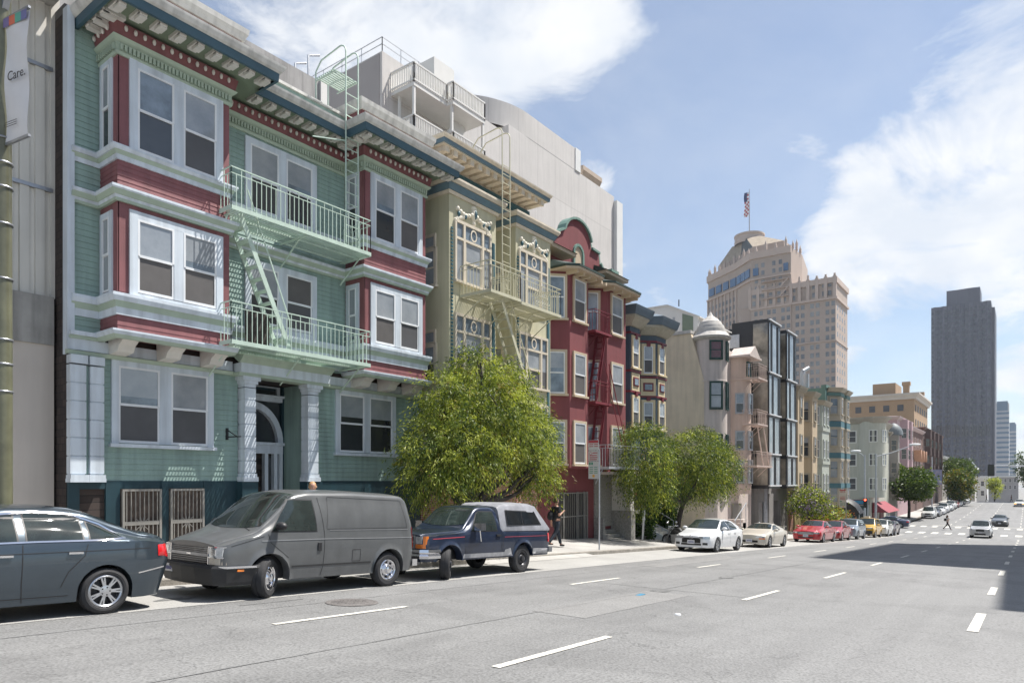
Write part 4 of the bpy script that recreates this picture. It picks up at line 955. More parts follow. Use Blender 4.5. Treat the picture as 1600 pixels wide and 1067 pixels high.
# ================================================================ beyond the cross street
SAGEB = mat('pale_sage_stucco', (.47, .47, .40), .75, .05, 1, streak=.1); SAGET = mat('taupe_cornice', (.33, .30, .25), .7, .08, 2)
q = thing('corner_building', 'pale sage corner building with round corner bay beyond the crossing', 'building', (106, 17, -6), world=True)
MB().box(101, 116, 16.6, 34, -6.8, 8.0).build('wall', SAGEB, q)
s = MB(); s.lathe([(1.7, -2.2), (1.7, 8.0)], 24, Matrix.Translation((102, 16.6, 0))); s.build('corner_bay', SAGEB, q)
s = MB(); s.sweep([(101, 34), (101, 18.2)]+[(102+1.75*math.cos(R(a)), 16.6+1.75*math.sin(R(a))) for a in range(195, 266, 14)]+[(104.6, 16.6), (116, 16.6)], [(0, 7.6), (.1, 7.65), (.55, 8.2), (.6, 8.4), (-.5, 8.5)]); s.box(101, 116, 16.6, 34, 8.2, 8.35); s.build('cornice', SAGET, q)
for y in (19.6, 21.6, 24, 26): MB().box(100.5, 101, y-.12, y+.12, 7.0, 7.7).build('cornice_bracket', SAGET, q)
WFR = mat('white_window_frame', (.66, .66, .62), .5, .05, 2)
simple_windows(q, [(101, y, z) for z in (5.2, 2.1, -1.1) for y in (18.9, 21.5, 24.2)], 1.05, 1.4, 0, WFR, G_SCREEN, R(-90), cw=.14)
simple_windows(q, [(102+1.66*math.cos(a), 16.6+1.66*math.sin(a), z) for z in (5.2, 2.1, -1.1) for a in (R(-165),)], .8, 1.4, 0, WFR, G_SCREEN, R(-75), cw=.1)
simple_windows(q, [(102+1.66*math.cos(a), 16.6+1.66*math.sin(a), z) for z in (5.2, 2.1, -1.1) for a in (R(-110),)], .8, 1.4, 0, WFR, G_BLUE, R(-20), cw=.1)
simple_windows(q, [(x, z) for x in (106, 109, 112) for z in (5.2, 2.1, -1.1)], .9, 1.4, 16.6, WFR, G_BLUE)
bays(q, [(104.6, 16.6), (105.3, 15.7), (107, 15.7), (107.6, 16.6)], -2.2, 7.6, SAGEB, (), (WFR, WFR), (G_BLUE, G_BLUE), SAGET)
BURG = mat('maroon_awning', (.24, .045, .06), .7, .1, 3); SHOPB = mat('shop_red_brown', (.16, .04, .035), .6, .1, 2); SIGNB = mat('sign_blue', (.05, .22, .36), .5, .1, 2)
s = MB(); s.box(100.85, 101, 16.8, 34, -3.2, -2.5); s.build('sign_band', SHOPB, q)
s = MB(); s.box(100.8, 100.86, 17.4, 19.2, -3.1, -2.6); s.box(100.8, 100.86, 20.6, 22.5, -3.1, -2.6); s.build('shop_sign', SIGNB, q)
MB().box(100.9, 101, 17, 34, -6.8, -3.3).build('shop_window', G_DARK, q)
MB().add([(102, 16.5, -2.9), (112, 16.5, -2.9), (112, 14.6, -4.2), (102, 14.6, -4.2), (102, 16.5, -4.2), (112, 16.5, -4.2)], [(0,3,2,1), (0,4,3), (1,2,5), (3,4,5,2)]).build('awning', BURG, q)
s = MB(); s.box(102.2, 106, 16.5, 16.6, -6.5, -4.2); s.box(108, 111, 16.5, 16.6, -6.5, -4.2); s.build('shop_front', SHOPB, q)
for x in (102.5, 104.6, 110.4): MB().tube([(x, 14.9, -6.3), (x, 14.9, -4.2)], .07).build('post', WFR, q)
def row_house(label, u0, u1, z1, m, tr, wx, rows, w0=16.6, pane=G_DARK, wsz=(.9, 1.5), bay=None, name='row_house'):
    o = thing(name, label, 'building', ((u0+u1)/2, w0, -6.2), world=True)
    MB().box(u0, u1, w0, w0+14, -7, z1).build('wall', m, o)
    MB().sweep([(u0, w0+6), (u0, w0), (u1, w0)], [(0, z1-.5), (.1, z1-.45), (.45, z1-.1), (.5, z1+.1), (-.4, z1+.2)]).build('cornice', tr, o)
    simple_windows(o, [(x, z) for x in wx for z in rows], wsz[0], wsz[1], w0, tr, pane)
    simple_windows(o, [(u0, y, z) for y in (w0+1.6, w0+4) for z in rows[:2]], .9, 1.4, 0, tr, pane, R(-90))
    if bay:
        for (a, b_) in bay:
            P = [(a, w0), (a+.7, w0-1), (b_-.7, w0-1), (b_, w0)]
            MB().prism(P, rows[-1]-.6, z1-.2).build('bay', m, o)
            for i in (0, 1):
                p0, p1 = P[i], P[i+1]; simple_windows(o, [((p0[0]+p1[0])/2, (p0[1]+p1[1])/2, z) for z in rows], .75, 1.5, 0, tr, pane, math.atan2(p1[1]-p0[1], p1[0]-p0[0]))
    return o
GRYB = mat('grey_brown_stucco', (.27, .25, .22), .8, .1, 1); PNK = mat('mauve_pink_stucco', (.42, .29, .30), .75, .07, 1); BRN = mat('brown_brick', (.15, .09, .075), .85, .15, 2); DBR = mat('dark_brown_brick', (.085, .055, .05), .85, .15, 2); MAUT = mat('mauve_trim', (.48, .38, .37), .6, .06, 2)
h = row_house('grey brown house with a rounded slate roof beside sage corner building', 116.2, 124, 7.2, GRYB, SAGET, (118, 120.5, 123), (4.6, 1.2, -2), bay=((117, 120),))
MB().lathe([(1.3, 6.9), (1.25, 7.5), (1.0, 8.1), (.5, 8.6), (.05, 8.8)], 18, Matrix.Translation((118.5, 16.3, 0))).build('dome', mat('slate_grey_roof', (.14, .16, .17), .6, .1, 2), h)
h = row_house('mauve pink house with tall bays on the far row', 124.3, 140, 10.2, PNK, MAUT, (126, 131, 136), (7, 3.6, .2), bay=((127.5, 130.5), (132.5, 135.5)))
h = row_house('brown brick apartment house with striped awnings on the far row', 140.3, 158, 9.6, BRN, MAUT, (142, 146, 150, 154), (6.4, 3, -.4), pane=G_SCREEN)
for x in (144, 148, 152): MB().prism([(x, 5.6), (x+1.4, 5.6), (x+1.4, 3.6)], -16.6, -15.4, M=MX).build('awning', mat('peach_awning', (.55, .33, .22), .7, .1, 2), h)
h = row_house('dark brown brick block at end of far row', 158.4, 196, 10.6, DBR, BRN, (160, 165, 170, 175, 180, 185, 190), (7, 3.6, .2), pane=G_DARK, bay=((161, 164), (168, 171), (176, 179), (184, 187)))
h = row_house('low grey house past the dark brick block', 197, 210, 6.0, GRYB, WCL, (200, 204, 208), (3, 0))
# ================================================================ large buildings behind the row
BIGC = mat('pale_grey_concrete', (.58, .555, .53), .85, .06, .4, streak=.08); joints(BIGC, 2.4, 7.5, (0, 2), .86, .05, .05); BIGD = mat('shaded_side_concrete', (.36, .335, .325), .85, .05, .3); WHT = mat('white_balcony_paint', (.66, .65, .62), .6, .04, 2)
q = thing('concrete_building', 'huge blank pale grey concrete building rising behind the row', 'building', (42, 30, -2), world=True)
MB().box(27.3, 39.5, 30, 52, -4, 25).build('wall', BIGC, q); MB().box(39.5, 55.3, 30.02, 52, -4, 25.8).build('wall', BIGC, q); MB().box(55.3, 56.4, 29.7, 52, -4, 25.4).build('end_wall', WCL, q)  # end slab coloured white for the stronger light it catches
s = MB(); s.box(42, 49.3, 30.01, 48, 25.8, 27.6); s.lathe([(7, 25.8), (7, 27.6), (0.01, 27.6)], 40, Matrix.Translation((42, 37.01, 0)), a0=R(180), a1=R(270)); s.box(35, 42, 37.01, 48, 25.8, 27.6); s.build('drum', BIGC, q, sharp=30)
MB().box(48.6, 49.4, 29.95, 48, 25.8, 27.65).build('drum_end', WCL, q)
MB().box(27.26, 27.3, 30.2, 52, -4, 24.9).build('shaded_face_skin', BIGD, q)  # darker skin of the same concrete, painting the shade on this side
s = MB()
for z in (25.5, 25.9):
    s.bar((27.4, 30.1, z), (27.4, 50, z), .04); s.bar((27.4, 30.1, z), (34, 30.1, z), .04)
for i in range(12): s.bar((27.4, 30.1+1.8*i, 25), (27.4, 30.1+1.8*i, 25.9), .04)
for i in range(5): s.bar((27.4+1.5*i, 30.1, 25), (27.4+1.5*i, 30.1, 25.9), .04)
s.build('roof_rail', GALV, q)
for z in (22.9, 19.9):
    s = MB(); s.box(28.0, 30.8, 28.1, 30, z-.22, z); s.box(30.8, 33.8, 27.6, 30, z-.22, z)
    
    for (x0, y0), (x1, y1) in (((28, 30), (28, 28.1)), ((28, 28.1), (30.8, 28.1)), ((30.8, 28.1), (30.8, 27.6)), ((30.8, 27.6), (33.8, 27.6)), ((33.8, 27.6), (33.8, 30))):
        l = math.hypot(x1-x0, y1-y0); n = max(2, int(l/.14))
        for i in range(n+1): t_ = i/n; s.box(x0+(x1-x0)*t_-.03, x0+(x1-x0)*t_+.03, y0+(y1-y0)*t_-.03, y0+(y1-y0)*t_+.03, z, z+1.1)
        s.bar((x0, y0, z+1.1), (x1, y1, z+1.1), .09); s.bar((x0, y0, z+.12), (x1, y1, z+.12), .09)
    s.build('balcony', WHT, q)
s = MB()
for x, y in ((28.1, 28.2), (30.9, 27.8), (33.7, 27.7), (28.3, 29.6)): s.box(x-.07, x+.07, y-.07, y+.07, 14, 22.8)
s.build('balcony_posts', WHT, q)
s = MB(); s.bar((31, 28.9, 19.9), (33, 28.9, 22.8), .12, 1.0); s.box(30.2, 32.0, 28.6, 29.9, 24.0, 25.6); s.build('stair_flight', WHT, q)
q = thing('concrete_building', 'low flat concrete roof block seen over the green building', 'building', (14, 26, -2), world=True)
MB().box(8, 20.4, 26.2, 40, -3, 18.5).build('wall', mat('streaked_grey_concrete', (.36, .35, .34), .9, .1, 1, streak=.3), q); s = MB().box(20.0, 20.45, 26.1, 40, 15, 18.6).build('end_wall', WHT, q)
s = MB()
for y in (26.5, 27.5): s.tube([(19.6, y, 18.4), (19.6, y, 19.6), (20.2, y, 19.9)], .05)
s.build('roof_rail', GALV, q)
q = thing('brick_tower', 'small pink brick roof tower peeking over the grey concrete building', 'building', (61, 37, 0), world=True)
MB().box(59.4, 62.5, 36, 40, -4, 30.6).build('wall', mat('pink_brick', (.42, .25, .19), .85, .12, 3), q); MB().sweep([(59.4, 40), (59.4, 36), (62.5, 36)], MOULD(29.9, 31.4, .7)).build('cornice', mat('tan_cornice', (.42, .34, .27), .8, .1, 2), q); MB().box(59.4, 62.5, 36, 40, 30.6, 31.3).build('roof', ROOFM, q)
# ---------------------------------------------------------------- many-windowed blocks
def grid(parent, places, me, rest_mat, w, h, limit=100):
    for p in places[:limit]: place('window', me, parent, p[:3], p[3])
    if places[limit:]:
        s = MB()
        for x, y, z, a in places[limit:]: s.box(-w/2, w/2, -.06, .25, 0, h, 0, Matrix.Translation((x, y, z)) @ Matrix.Rotation(a, 4, 'Z'))
        tag(s.build('further_windows', rest_mat, parent), kind='stuff')
HOT = mat('hotel_tan_brick', (.40, .325, .275), .85, .07, .12); HOTT = mat('hotel_terracotta', (.48, .39, .335), .85, .06, .2); HOTR = mat('hotel_tile_roof', (.34, .28, .21), .8, .25, .6); HOTD = mat('hotel_dark_roof', (.10, .11, .11), .8, .1, .5)
HG = mat('hotel_window_glass', (.07, .075, .085), .15, .5, .11, spec=.8, col2=(.30, .30, .29)); HGB = mat('hotel_lounge_glass', (.06, .12, .22), .08, .2, .2, spec=.9)
q = thing('hotel_tower', 'tall tan hotel tower with stepped wing, tiled roof and flagpole', 'building', (345, 95, -26), world=True)
TP = [(330.5, 87.2), (330.5, 105.5), (341, 116), (355, 136), (372, 138), (378, 110), (372, 90), (345, 86)]
MB().prism([(331, 68.3), (331, 106), (345, 106), (356, 92), (356, 68.3)], -26, 90).build('wing', HOT, q); MB().box(331.2, 340, 105.5, 111.5, -26, 83).build('wing', HOT, q)
MB().prism(TP, -26, 108).build('tower', HOT, q)
tr = MB(); tr.sweep([(345, 112), (330.9, 106), (330.9, 68.3), (356, 68.3)][1:], RECT(81.2, 82.2, .8)); tr.sweep([(330.9, 106), (330.9, 68.3), (356, 68.3)], RECT(88.5, 91, .7, -.6)); tr.sweep(TP[::-1][2:], RECT(105.5, 108.8, .8, -.6)); tr.sweep(TP[::-1][2:], RECT(95.4, 96.2, .9)); tr.sweep(TP[::-1][2:], RECT(66, 66.8, .6)); tr.sweep([(330.9, 106), (330.9, 68.3), (356, 68.3)], RECT(62.5, 63, .4))
for y in [68.6+3.74*i for i in range(11)]: tr.box(330.0, 331.2, y-.7, y+.7, 82, 91.5); tr.box(330.2, 331, y-.4, y+.4, 91.5, 93.5 if int(y) % 2 else 92.6)
for i in range(9): t_ = i/8; tr.box(-.35, .35, -.5, .2, -20, 95.5, 0, Matrix.Translation((355-14*t_, 136-20*t_, 0)) @ Matrix.Rotation(math.atan2(-20, -14), 4, 'Z'))
tr.build('terracotta_trim', HOTT, q)
mer = MB()
TT = TP[::-1]
for (x0, y0), (x1, y1) in zip(TT[2:], TT[3:]+TT[:1]):
    l = math.hypot(x1-x0, y1-y0); n = max(2, int(l/4))
    for i in range(n): t_ = (i+.5)/n; x, y = x0+(x1-x0)*t_, y0+(y1-y0)*t_; hh = 112.5 if i % 2 else 110.8; mer.box(x-.5, x+.5, y-.5, y+.5, 108, hh-.8); mer.lathe([(.5, hh-.8), (.01, hh+1.2)], 6, Matrix.Translation((x, y, 0)))
mer.build('parapet_pinnacle', HOTT, q)
cx_, cy_ = sum(p[0] for p in TP)/8, sum(p[1] for p in TP)/8
lo_ = [(cx_+(x-cx_)*.82, cy_+(y-cy_)*.8, 109) for x, y in TP]; hi = [(cx_+(x-cx_)*.34, cy_+5+(y-cy_)*.34, 121.5) for x, y in TP]; n = 8
MB().prism([(x, y) for x, y, z in lo_], 106, 113).build('upper_storey', HOT, q)
lo_ = [(x, y, 113) for x, y, z in lo_]
b = MB()
for i in range(n): b.add([lo_[i], lo_[(i+1) % n], hi[(i+1) % n], hi[i]], [(0,1,2,3)], 1 if i in (1, 4) else 0)
b.build('roof', [HOTR, HOTD], q); MB().lathe([(7.2, 120.5), (7.4, 122), (7.2, 122.4), (7.2, 124.2), (7.5, 124.4), (7.5, 125.2), (6.6, 125.4), (3, 126.2), (.01, 126.3)], 20, Matrix.Translation((cx_, cy_+5, 0))).build('crown', HOTT, q, sharp=30); cy_ += 5
o = MB().tube([(cx_, cy_, 125), (cx_, cy_, 149)], [.35, .15], 8).build('flagpole', GALV, q)
FLR = mat('flag_red', (.42, .05, .06), .7, .05, 1); FLB = mat('flag_navy', (.03, .04, .12), .7, .05, 1)
s = MB()
for i in range(13):
    z0 = 147.6-i*.95; dx = .25*math.sin(i*.7)
    for j in range(3):
        s.box(cx_-.1, cx_+.1, cy_+.2+j*.8+dx, cy_+.95+j*.8+dx, z0-.95, z0, 2 if i < 5 and j > 0 else (0 if (i+j) % 2 else 1))
s.build('flag', [FLR, WHITE, FLB], o)
hw = MB().box(-.75, .75, -.08, .2, 0, 2.1).mesh('window', HG)
pl = []
for r_ in range(2):
    for yc in (72.0, 78.6, 85, 91.4, 97.6, 103):
        for dy in (-1.2, 1.2): pl.append((331 if yc < 86 else 330.5, yc+dy, 87-r_*3.8, R(-90)))
for r_ in range(12):
    for yc in (70.5, 77, 83.4, 89.6, 96, 102):
        for dy in (-1.2, 1.2): pl.append((331 if yc < 86 else 330.5, yc+dy, 78.3-r_*3.75, R(-90)))
a1 = math.atan2(116-136, 341-355)
for r_ in range(11):
    for i in range(8): t_ = (i+.6)/8.4; pl.append((355+(341-355)*t_, 136+(116-136)*t_, 90-r_*3.8, a1))
for r_ in range(5):
    for y in (92, 95, 100, 103): pl.append((330.5, y, 101-r_*3.6, R(-90)))
for r_ in range(9):
    for x in (335, 340, 345, 350): pl.append((x, 68.3, 77-r_*4, 0))
grid(q, pl, hw, HG, 1.5, 2.1)
for t_ in (.15, .4, .65, .9): MB().box(-2.2, 2.2, -.6, .2, 97.5, 101.5, 0, Matrix.Translation((355-14*t_, 136-20*t_, 0)) @ Matrix.Rotation(a1, 4, 'Z')).build('lounge_window', HGB, q)
a2 = math.atan2(105.5-116, 330.5-341)
for t_ in (.2, .5, .8): MB().box(-2., 2., -.6, .2, 97.5, 101.5, 0, Matrix.Translation((341-10.5*t_, 116-10.5*t_, 0)) @ Matrix.Rotation(a2, 4, 'Z')).build('lounge_window', HGB, q)
MB().box(329.9, 330.6, 102, 104.5, 97.5, 101).build('lounge_window', HGB, q); MB().box(329.9, 330.6, 88.4, 90.5, 97.5, 101).build('lounge_window', HGB, q)
s = MB()
for z in (85.5, 89.5, 93.5): s.box(328.8, 330.5, 88, 100, z, z+.25); s.bar((328.9, 88, z+1.1), (328.9, 100, z+1.1), .12)
s.bar((329, 92, 89.6), (329, 88.5, 93.4), .5); s.bar((329, 92, 85.6), (329, 88.5, 89.4), .5); s.build('escape_stair', HOTT, q)
# tan hotel with deep cornice, nearer
q = thing('hotel_block', 'square tan brick hotel block with white cornice behind sage corner building', 'building', (280, 40, -15), world=True)
HB = mat('warm_tan_brick', (.40, .27, .165), .85, .07, .3)
MB().box(262, 300, 30, 56, -20, 28.2).build('wall', HB, q); MB().sweep([(262, 56), (262, 30), (300, 30)], MOULD(27.2, 29.2, 1.6)).build('cornice', mat('pale_cornice', (.55, .50, .44), .7, .05, .5), q); MB().box(262, 300, 30, 56, 28.2, 29).build('roof', ROOFM, q)
MB().box(266, 280, 36, 43, 28.8, 33.5).build('penthouse', HB, q)
for x, y in ((264, 32.5), (298, 32)): MB().box(x-.9, x+.9, y-.9, y+.9, 28, 32.4).box(x-1.2, x+1.2, y-1.2, y+1.2, 32, 33.2).build('chimney', HB, q)
hw2 = MB().box(-.9, .9, -.15, .2, 0, 2.1).mesh('window', G_SCREEN)
grid(q, [(262, y, z, R(-90)) for z in (23.4, 18.6, 13.8) for y in (34, 38.2, 42.5, 46.8, 51)]+[(x, 30, z, 0) for z in (23.4, 18.6, 13.8) for x in (266, 272, 278, 284, 290, 296)], hw2, G_SCREEN, 1.8, 2.1)
# dark tower
DKT = mat('dark_tower_granite', (.082, .085, .11), .6, .06, .05, spec=.4); DKG = mat('dark_tower_glass', (.03, .032, .04), .15, .2, .05, spec=.8)
q = thing('office_tower', 'dark grey office tower with folded facade at street end', 'building', (715, 45, -26), world=True)
pts = []
for i in range(15): y = 24.2+43*i/14; pts.append((700-1.6*(i % 2), y))
MB().prism(pts+[(745, 67.2), (745, 24.2)], -26, 151).build('tower', DKT, q); MB().prism([(703, 32), (702, 40), (703, 48), (702, 56), (730, 56), (730, 32)], 151, 164.5).build('penthouse', DKT, q); MB().box(704, 745, 21.8, 24.2, -26, 146).build('tower', DKT, q)
pl = []
for r_ in range(38):
    for i in range(14):
        y = 24.2+43*(i+.5)/14; big = r_ == 22
        pl.append((699.1, y, 145-r_*4.3, R(-90)))
dwm = MB().box(-1.05, 1.05, -.25, .6, 0, 2.2).mesh('window', DKG)
grid(q, pl, dwm, DKG, 2.1, 2.2)
s = MB()
for i in range(26): s.box(698.4, 700, 25.4+1.6*i, 26.1+1.6*i, 38, 47)
s.build('plant_louvre', DKG, q)
WST = mat('white_banded_tower', (.42, .43, .45), .6, .04, .1); BGL = mat('blue_band_glass', (.12, .19, .27), .15, .1, .1, spec=.8)
for lab, u, w0, w1, z1, m1, m2 in (('pale banded office tower just right of the dark tower', 900, 15.6, 27, 83, WST, BGL), ('slender blue banded tower at far right of skyline', 1150, 12, 21, 77, BGL, WST)):
    q = thing('office_tower', lab, 'building', (u+10, (w0+w1)/2, -26), world=True)
    MB().box(u, u+30, w0, w1, -26, z1).build('tower', m1, q)
    for i in range(22): MB().box(u-.4, u, w0-.2, w1+.2, z1-12-i*5.2, z1-9.8-i*5.2).build('window_band', m2, q)
    MB().box(u-.3, u+20, w0+1, w1-1, z1-8 if m1 is WST else z1, z1+2).build('crown', BGL, q)
for lab, bx, m in (('small white house past the crest', (330, 342, 12.7, 20, -9, 1.2), WCL), ('grey stone building behind the far bare tree', (480, 500, 4, 22, -20, 2.5), mat('grey_stone', (.33, .32, .32), .8, .08, .3)), ('pale church gable beyond the crest', (300, 310, 15.2, 19, -9, 4.5), BIGC)):
    q = thing('distant_building', lab, 'building', (bx[0], bx[2], bx[4]), world=True)
    MB().box(bx[0], bx[1], bx[2], bx[3], bx[4]-8, bx[5]).build('wall', m, q); MB().sweep([(bx[0], bx[3]), (bx[0], bx[2]), (bx[1], bx[2])], RECT(bx[5]-.4, bx[5]+.3, .8, -.5)).build('cornice', WCL, q)
    if 'church' in lab: MB().prism([(bx[2]-.5, bx[5]), (bx[3]+.5, bx[5]), ((bx[2]+bx[3])/2, bx[5]+4)], bx[0]-.5, bx[1], M=MY).build('roof', mat('slate_grey_roof', (.14, .16, .17)), q)
    simple_windows(q, [(bx[0], bx[2]+1.5+2.2*i, z) for i in range(max(1, int((bx[3]-bx[2]-2)/2.2))) for z in ([bx[5]-3.2, bx[5]-7] if bx[5] < 4 else [bx[5]-3])], 1., 1.8, 0, WFR, G_SCREEN, R(-90))
# ================================================================ opposite side: the blocks that shade the road
OPP = mat('opposite_cream_stucco', (.5, .46, .4), .8, .05, .5); 
def opposite(label, u0, u1, z1, zg, n, f):
    o = thing('apartment_building', label, 'building', ((u0+u1)/2, -9, zg), world=True)
    MB().box(u0, u1, -26, -9, zg-1, z1).build('wall', OPP, o); MB().box(u0-.4, u1+.4, -26.4, -8.6, z1, z1+.5).build('cornice', WCL, o)
    pl = [(u0+(u1-u0)*(i+.5)/n, -9, zg+4+3.4*k, R(180)) for k in range(f) for i in range(n)]
    grid(o, pl, MB().box(-.7, .7, -.1, .2, 0, 1.7).mesh('window', G_BLUE), G_BLUE, 1.4, 1.7)
opposite('cream apartment block across the street nearest the camera', 29.6, 52.9, 27.3, -4.2, 8, 8)
opposite('tall cream apartment block across the street whose shadow covers the road', 53, 77.9, 48.9, -5, 8, 14)
opposite('cream apartment block across the street beyond the crest', 226, 250, 56, -7, 6, 15)
# ================================================================ vehicles: local x runs from the nose (0) to the tail, -y is the street side
def pl(pts, x, r=0.):
    def f(x):
        if x <= pts[0][0]: return pts[0][1]
        for (a, za), (b, zb) in zip(pts, pts[1:]):
            if x <= b: return za + (zb-za)*(x-a)/max(1e-9, b-a)
        return pts[-1][1]
    return f(x) if not r else sum(f(x+r*k/3) for k in range(-3, 4))/7
class Body:
    NL, NG, NR = 8, 7, 9
    def __init__(s, L, hw, belt, top, rw, sill, wheels, ra, sm=.1, crown=.05, tuck=.93, flare=.0, nose=0., tail=0., gb=.0):
        s.L, s.hw_, s.belt_, s.top_, s.rw_, s.sill, s.wheels, s.ra, s.sm, s.crown, s.tuck, s.flare, s.nose, s.tail, s.gb = L, hw, belt, top, rw, sill, wheels, ra, sm, crown, tuck, flare, nose, tail, gb
    def hw(s, x): return pl(s.hw_, x, .03)
    def belt(s, x): return pl(s.belt_, x, .12)
    def top(s, x): return max(pl(s.top_, x, s.sm), s.belt(x)+.01)
    def rw(s, x): return min(pl(s.rw_, x, s.sm), s.hw(x)*.965)
    def section(s, x):
        zb = s.sill; fl = 0.
        for xc, zc in s.wheels:
            d = abs(x-xc)
            if d < s.ra: zb = max(zb, zc+math.sqrt(s.ra**2-d*d))
            if d < s.ra*1.25: fl = max(fl, s.flare*min(1, (1.25*s.ra-d)/(.2*s.ra)))
        h, be, to, rw = s.hw(x), s.belt(x), s.top(x), s.rw(x); rows = []
        zb = min(zb, be-.06)
        def fac(z):
            t = (z-s.sill)/(be-s.sill); return pl([(0, s.tuck), (.3, .985), (.6, 1.), (.85, .99), (1., .96)], t, .08)
        y0 = h*fac(zb)+fl; rows.append((max(.05, y0-.2), zb+.0)); rows.append((y0-.012, zb))
        for i in range(s.NL+1):
            z = zb+.008+(be-zb-.008)*i/s.NL; f2 = fl*max(0, 1-(z-zb)/.10) if fl else 0; rows.append((h*fac(z)+f2, z))
        yb = h*fac(be); dz = to-be; rr = min(.12, dz*.45)
        for i in range(1, s.NG+1):
            t = i/s.NG; rows.append((yb+(rw+.02-yb)*t+.03*math.sin(math.pi*t)*min(1, dz/.4)-s.gb*0, be+(dz-rr)*t))
        yy, z0 = rows[-1]
        for a in (25, 50, 75): rows.append((yy-rr*.9*(1-math.cos(R(a))), z0+rr*math.sin(R(a))))
        ye, ze = rows[-1]
        for i in range(1, s.NR+1): t = i/s.NR; y = ye*(1-t); rows.append((y, ze+(s.crown+to-ze)*(1-(y/ye)**2) if ye > 0 else ze))
        return rows
    def warp(s, x, z):
        if s.nose and x < .7: x = x + s.nose*max(0, z-.5)*(1-x/.7)
        if s.tail and x > s.L-.6: x = x - s.tail*abs(z-.75)*(1-(s.L-x)/.6)
        return x
    def mesh(s, mb, mi=0):
        xs = [0, .02, .05, .1, .16, .24]; x = .32
        while x < s.L-.26: xs.append(x); x += .075
        xs += [s.L-.24, s.L-.16, s.L-.1, s.L-.05, s.L-.02, s.L]
        for xc, zc in s.wheels:
            xs = [x for x in xs if abs(abs(x-xc)-s.ra) > .03]
            xs += [xc+q*s.ra*math.cos(R(a)) for q in (-1, 1) for a in (0, 10, 20, 32)] + [xc-s.ra-.002, xc+s.ra+.002, xc-s.ra*1.25, xc+s.ra*1.25]
        xs = sorted(set(round(x, 4) for x in xs)); V = []; Fs = []
        S = [s.section(x) for x in xs]; n = len(S[0])
        for x, rows in zip(xs, S):
            V += [(s.warp(x, z), -y, z) for y, z in rows] + [(s.warp(x, z), y, z) for y, z in rows[-2::-1]]
        k = 2*n-1
        for i in range(len(xs)-1):
            for j in range(k-1): Fs.append((i*k+j, i*k+j+1, (i+1)*k+j+1, (i+1)*k+j))
        mb.add(V, Fs, mi, True)
        mb.add(V[:k], [tuple(range(k))], mi); mb.add(V[-k:], [tuple(reversed(range(k)))], mi)
    def side_y(s, x, z):
        r = s.section(x)[2:2+s.NL+1+s.NG+3]
        for (ya, za), (yb, zb) in zip(r, r[1:]):
            if za <= z <= zb: return ya+(yb-ya)*(z-za)/max(1e-6, zb-za)
        return r[0][0] if z < r[0][1] else r[-1][0]
    def top_z(s, x, y):
        r = s.section(x)[2+s.NL+s.NG:][::-1]; y = abs(y)
        for (ya, za), (yb, zb) in zip(r, r[1:]):
            if ya <= y <= yb: return za+(zb-za)*(y-ya)/max(1e-6, yb-ya)
        return r[-1][1]
    def side(s, mb, poly, off=.006, side=-1, mi=0, n=7, m=12):
        """patch that follows the flank: poly is a list of (x, z), monotone in z"""
        zs = sorted(set(p[1] for p in poly)); lv = []
        for a, b in zip(zs, zs[1:]):
            q = max(1, int(round((b-a)/(zs[-1]-zs[0])*n))); lv += [a+(b-a)*i/q for i in range(q)]
        lv.append(zs[-1]); V = []
        for z in lv:
            zz = min(max(z, zs[0]+1e-4), zs[-1]-1e-4); X = []
            for (x0, z0), (x1, z1) in zip(poly, poly[1:]+poly[:1]):
                if (z0-zz)*(z1-zz) <= 0 and abs(z1-z0) > 1e-9: X.append(x0+(x1-x0)*(zz-z0)/(z1-z0))
            a, b = min(X), max(X)
            for j in range(m+1): x = a+(b-a)*j/m; V.append((s.warp(x, z), side*(s.side_y(x, z)+off), z))
        w_ = m+1; Fs = [(i*w_+j, i*w_+j+1, (i+1)*w_+j+1, (i+1)*w_+j) for i in range(len(lv)-1) for j in range(m)]
        if side > 0: Fs = [f[::-1] for f in Fs]
        mb.add(V, Fs, mi, True)
    def line(s, mb, pts, w=.012, off=.003, sides=(-1, 1), mi=0):
        for sd in sides:
            V = []; P = []
            for (x0, z0), (x1, z1) in zip(pts, pts[1:]):
                n = max(2, int(math.hypot(x1-x0, z1-z0)/.08)); P += [(x0+(x1-x0)*i/n, z0+(z1-z0)*i/n, z1-z0, x1-x0) for i in range(n+1)]
            for x, z, dz, dx in P:
                l = math.hypot(dx, dz); ox, oz = -dz/l*w/2, dx/l*w/2
                for q in (-1, 1): V.append((s.warp(x, z)+q*ox, sd*(s.side_y(x+q*ox, z+q*oz)+off), z+q*oz))
            mb.add(V, [(2*i, 2*i+1, 2*i+3, 2*i+2) for i in range(len(P)-1)], mi)
    def roofpatch(s, mb, xa, xb, k0, k1, off=.006, ca=0., cb=0., mi=0, n=10, m=12):
        """windscreen or hood patch between xa and xb; k: share of the roof-edge width; c: bow of the edges"""
        V = []
        for i in range(n+1):
            t = i/n
            for j in range(m+1):
                q = -1+2*j/m; x = (xa+ca*q*q)*(1-t)+(xb+cb*q*q)*t; y = q*s.rw(x)*(k0+(k1-k0)*t); V.append((x-off*.7 if s.top(xb) > s.top(xa) else x+off*.7, y, s.top_z(x, y)+off))
        w_ = m+1; mb.add(V, [(i*w_+j+1, i*w_+j, (i+1)*w_+j, (i+1)*w_+j+1) for i in range(n) for j in range(m)], mi, True)
    def nose_x(s, y, z):
        x = 0.
        while x < .8 and s.hw(x)*.99 < abs(y): x += .005
        return s.warp(x, z)
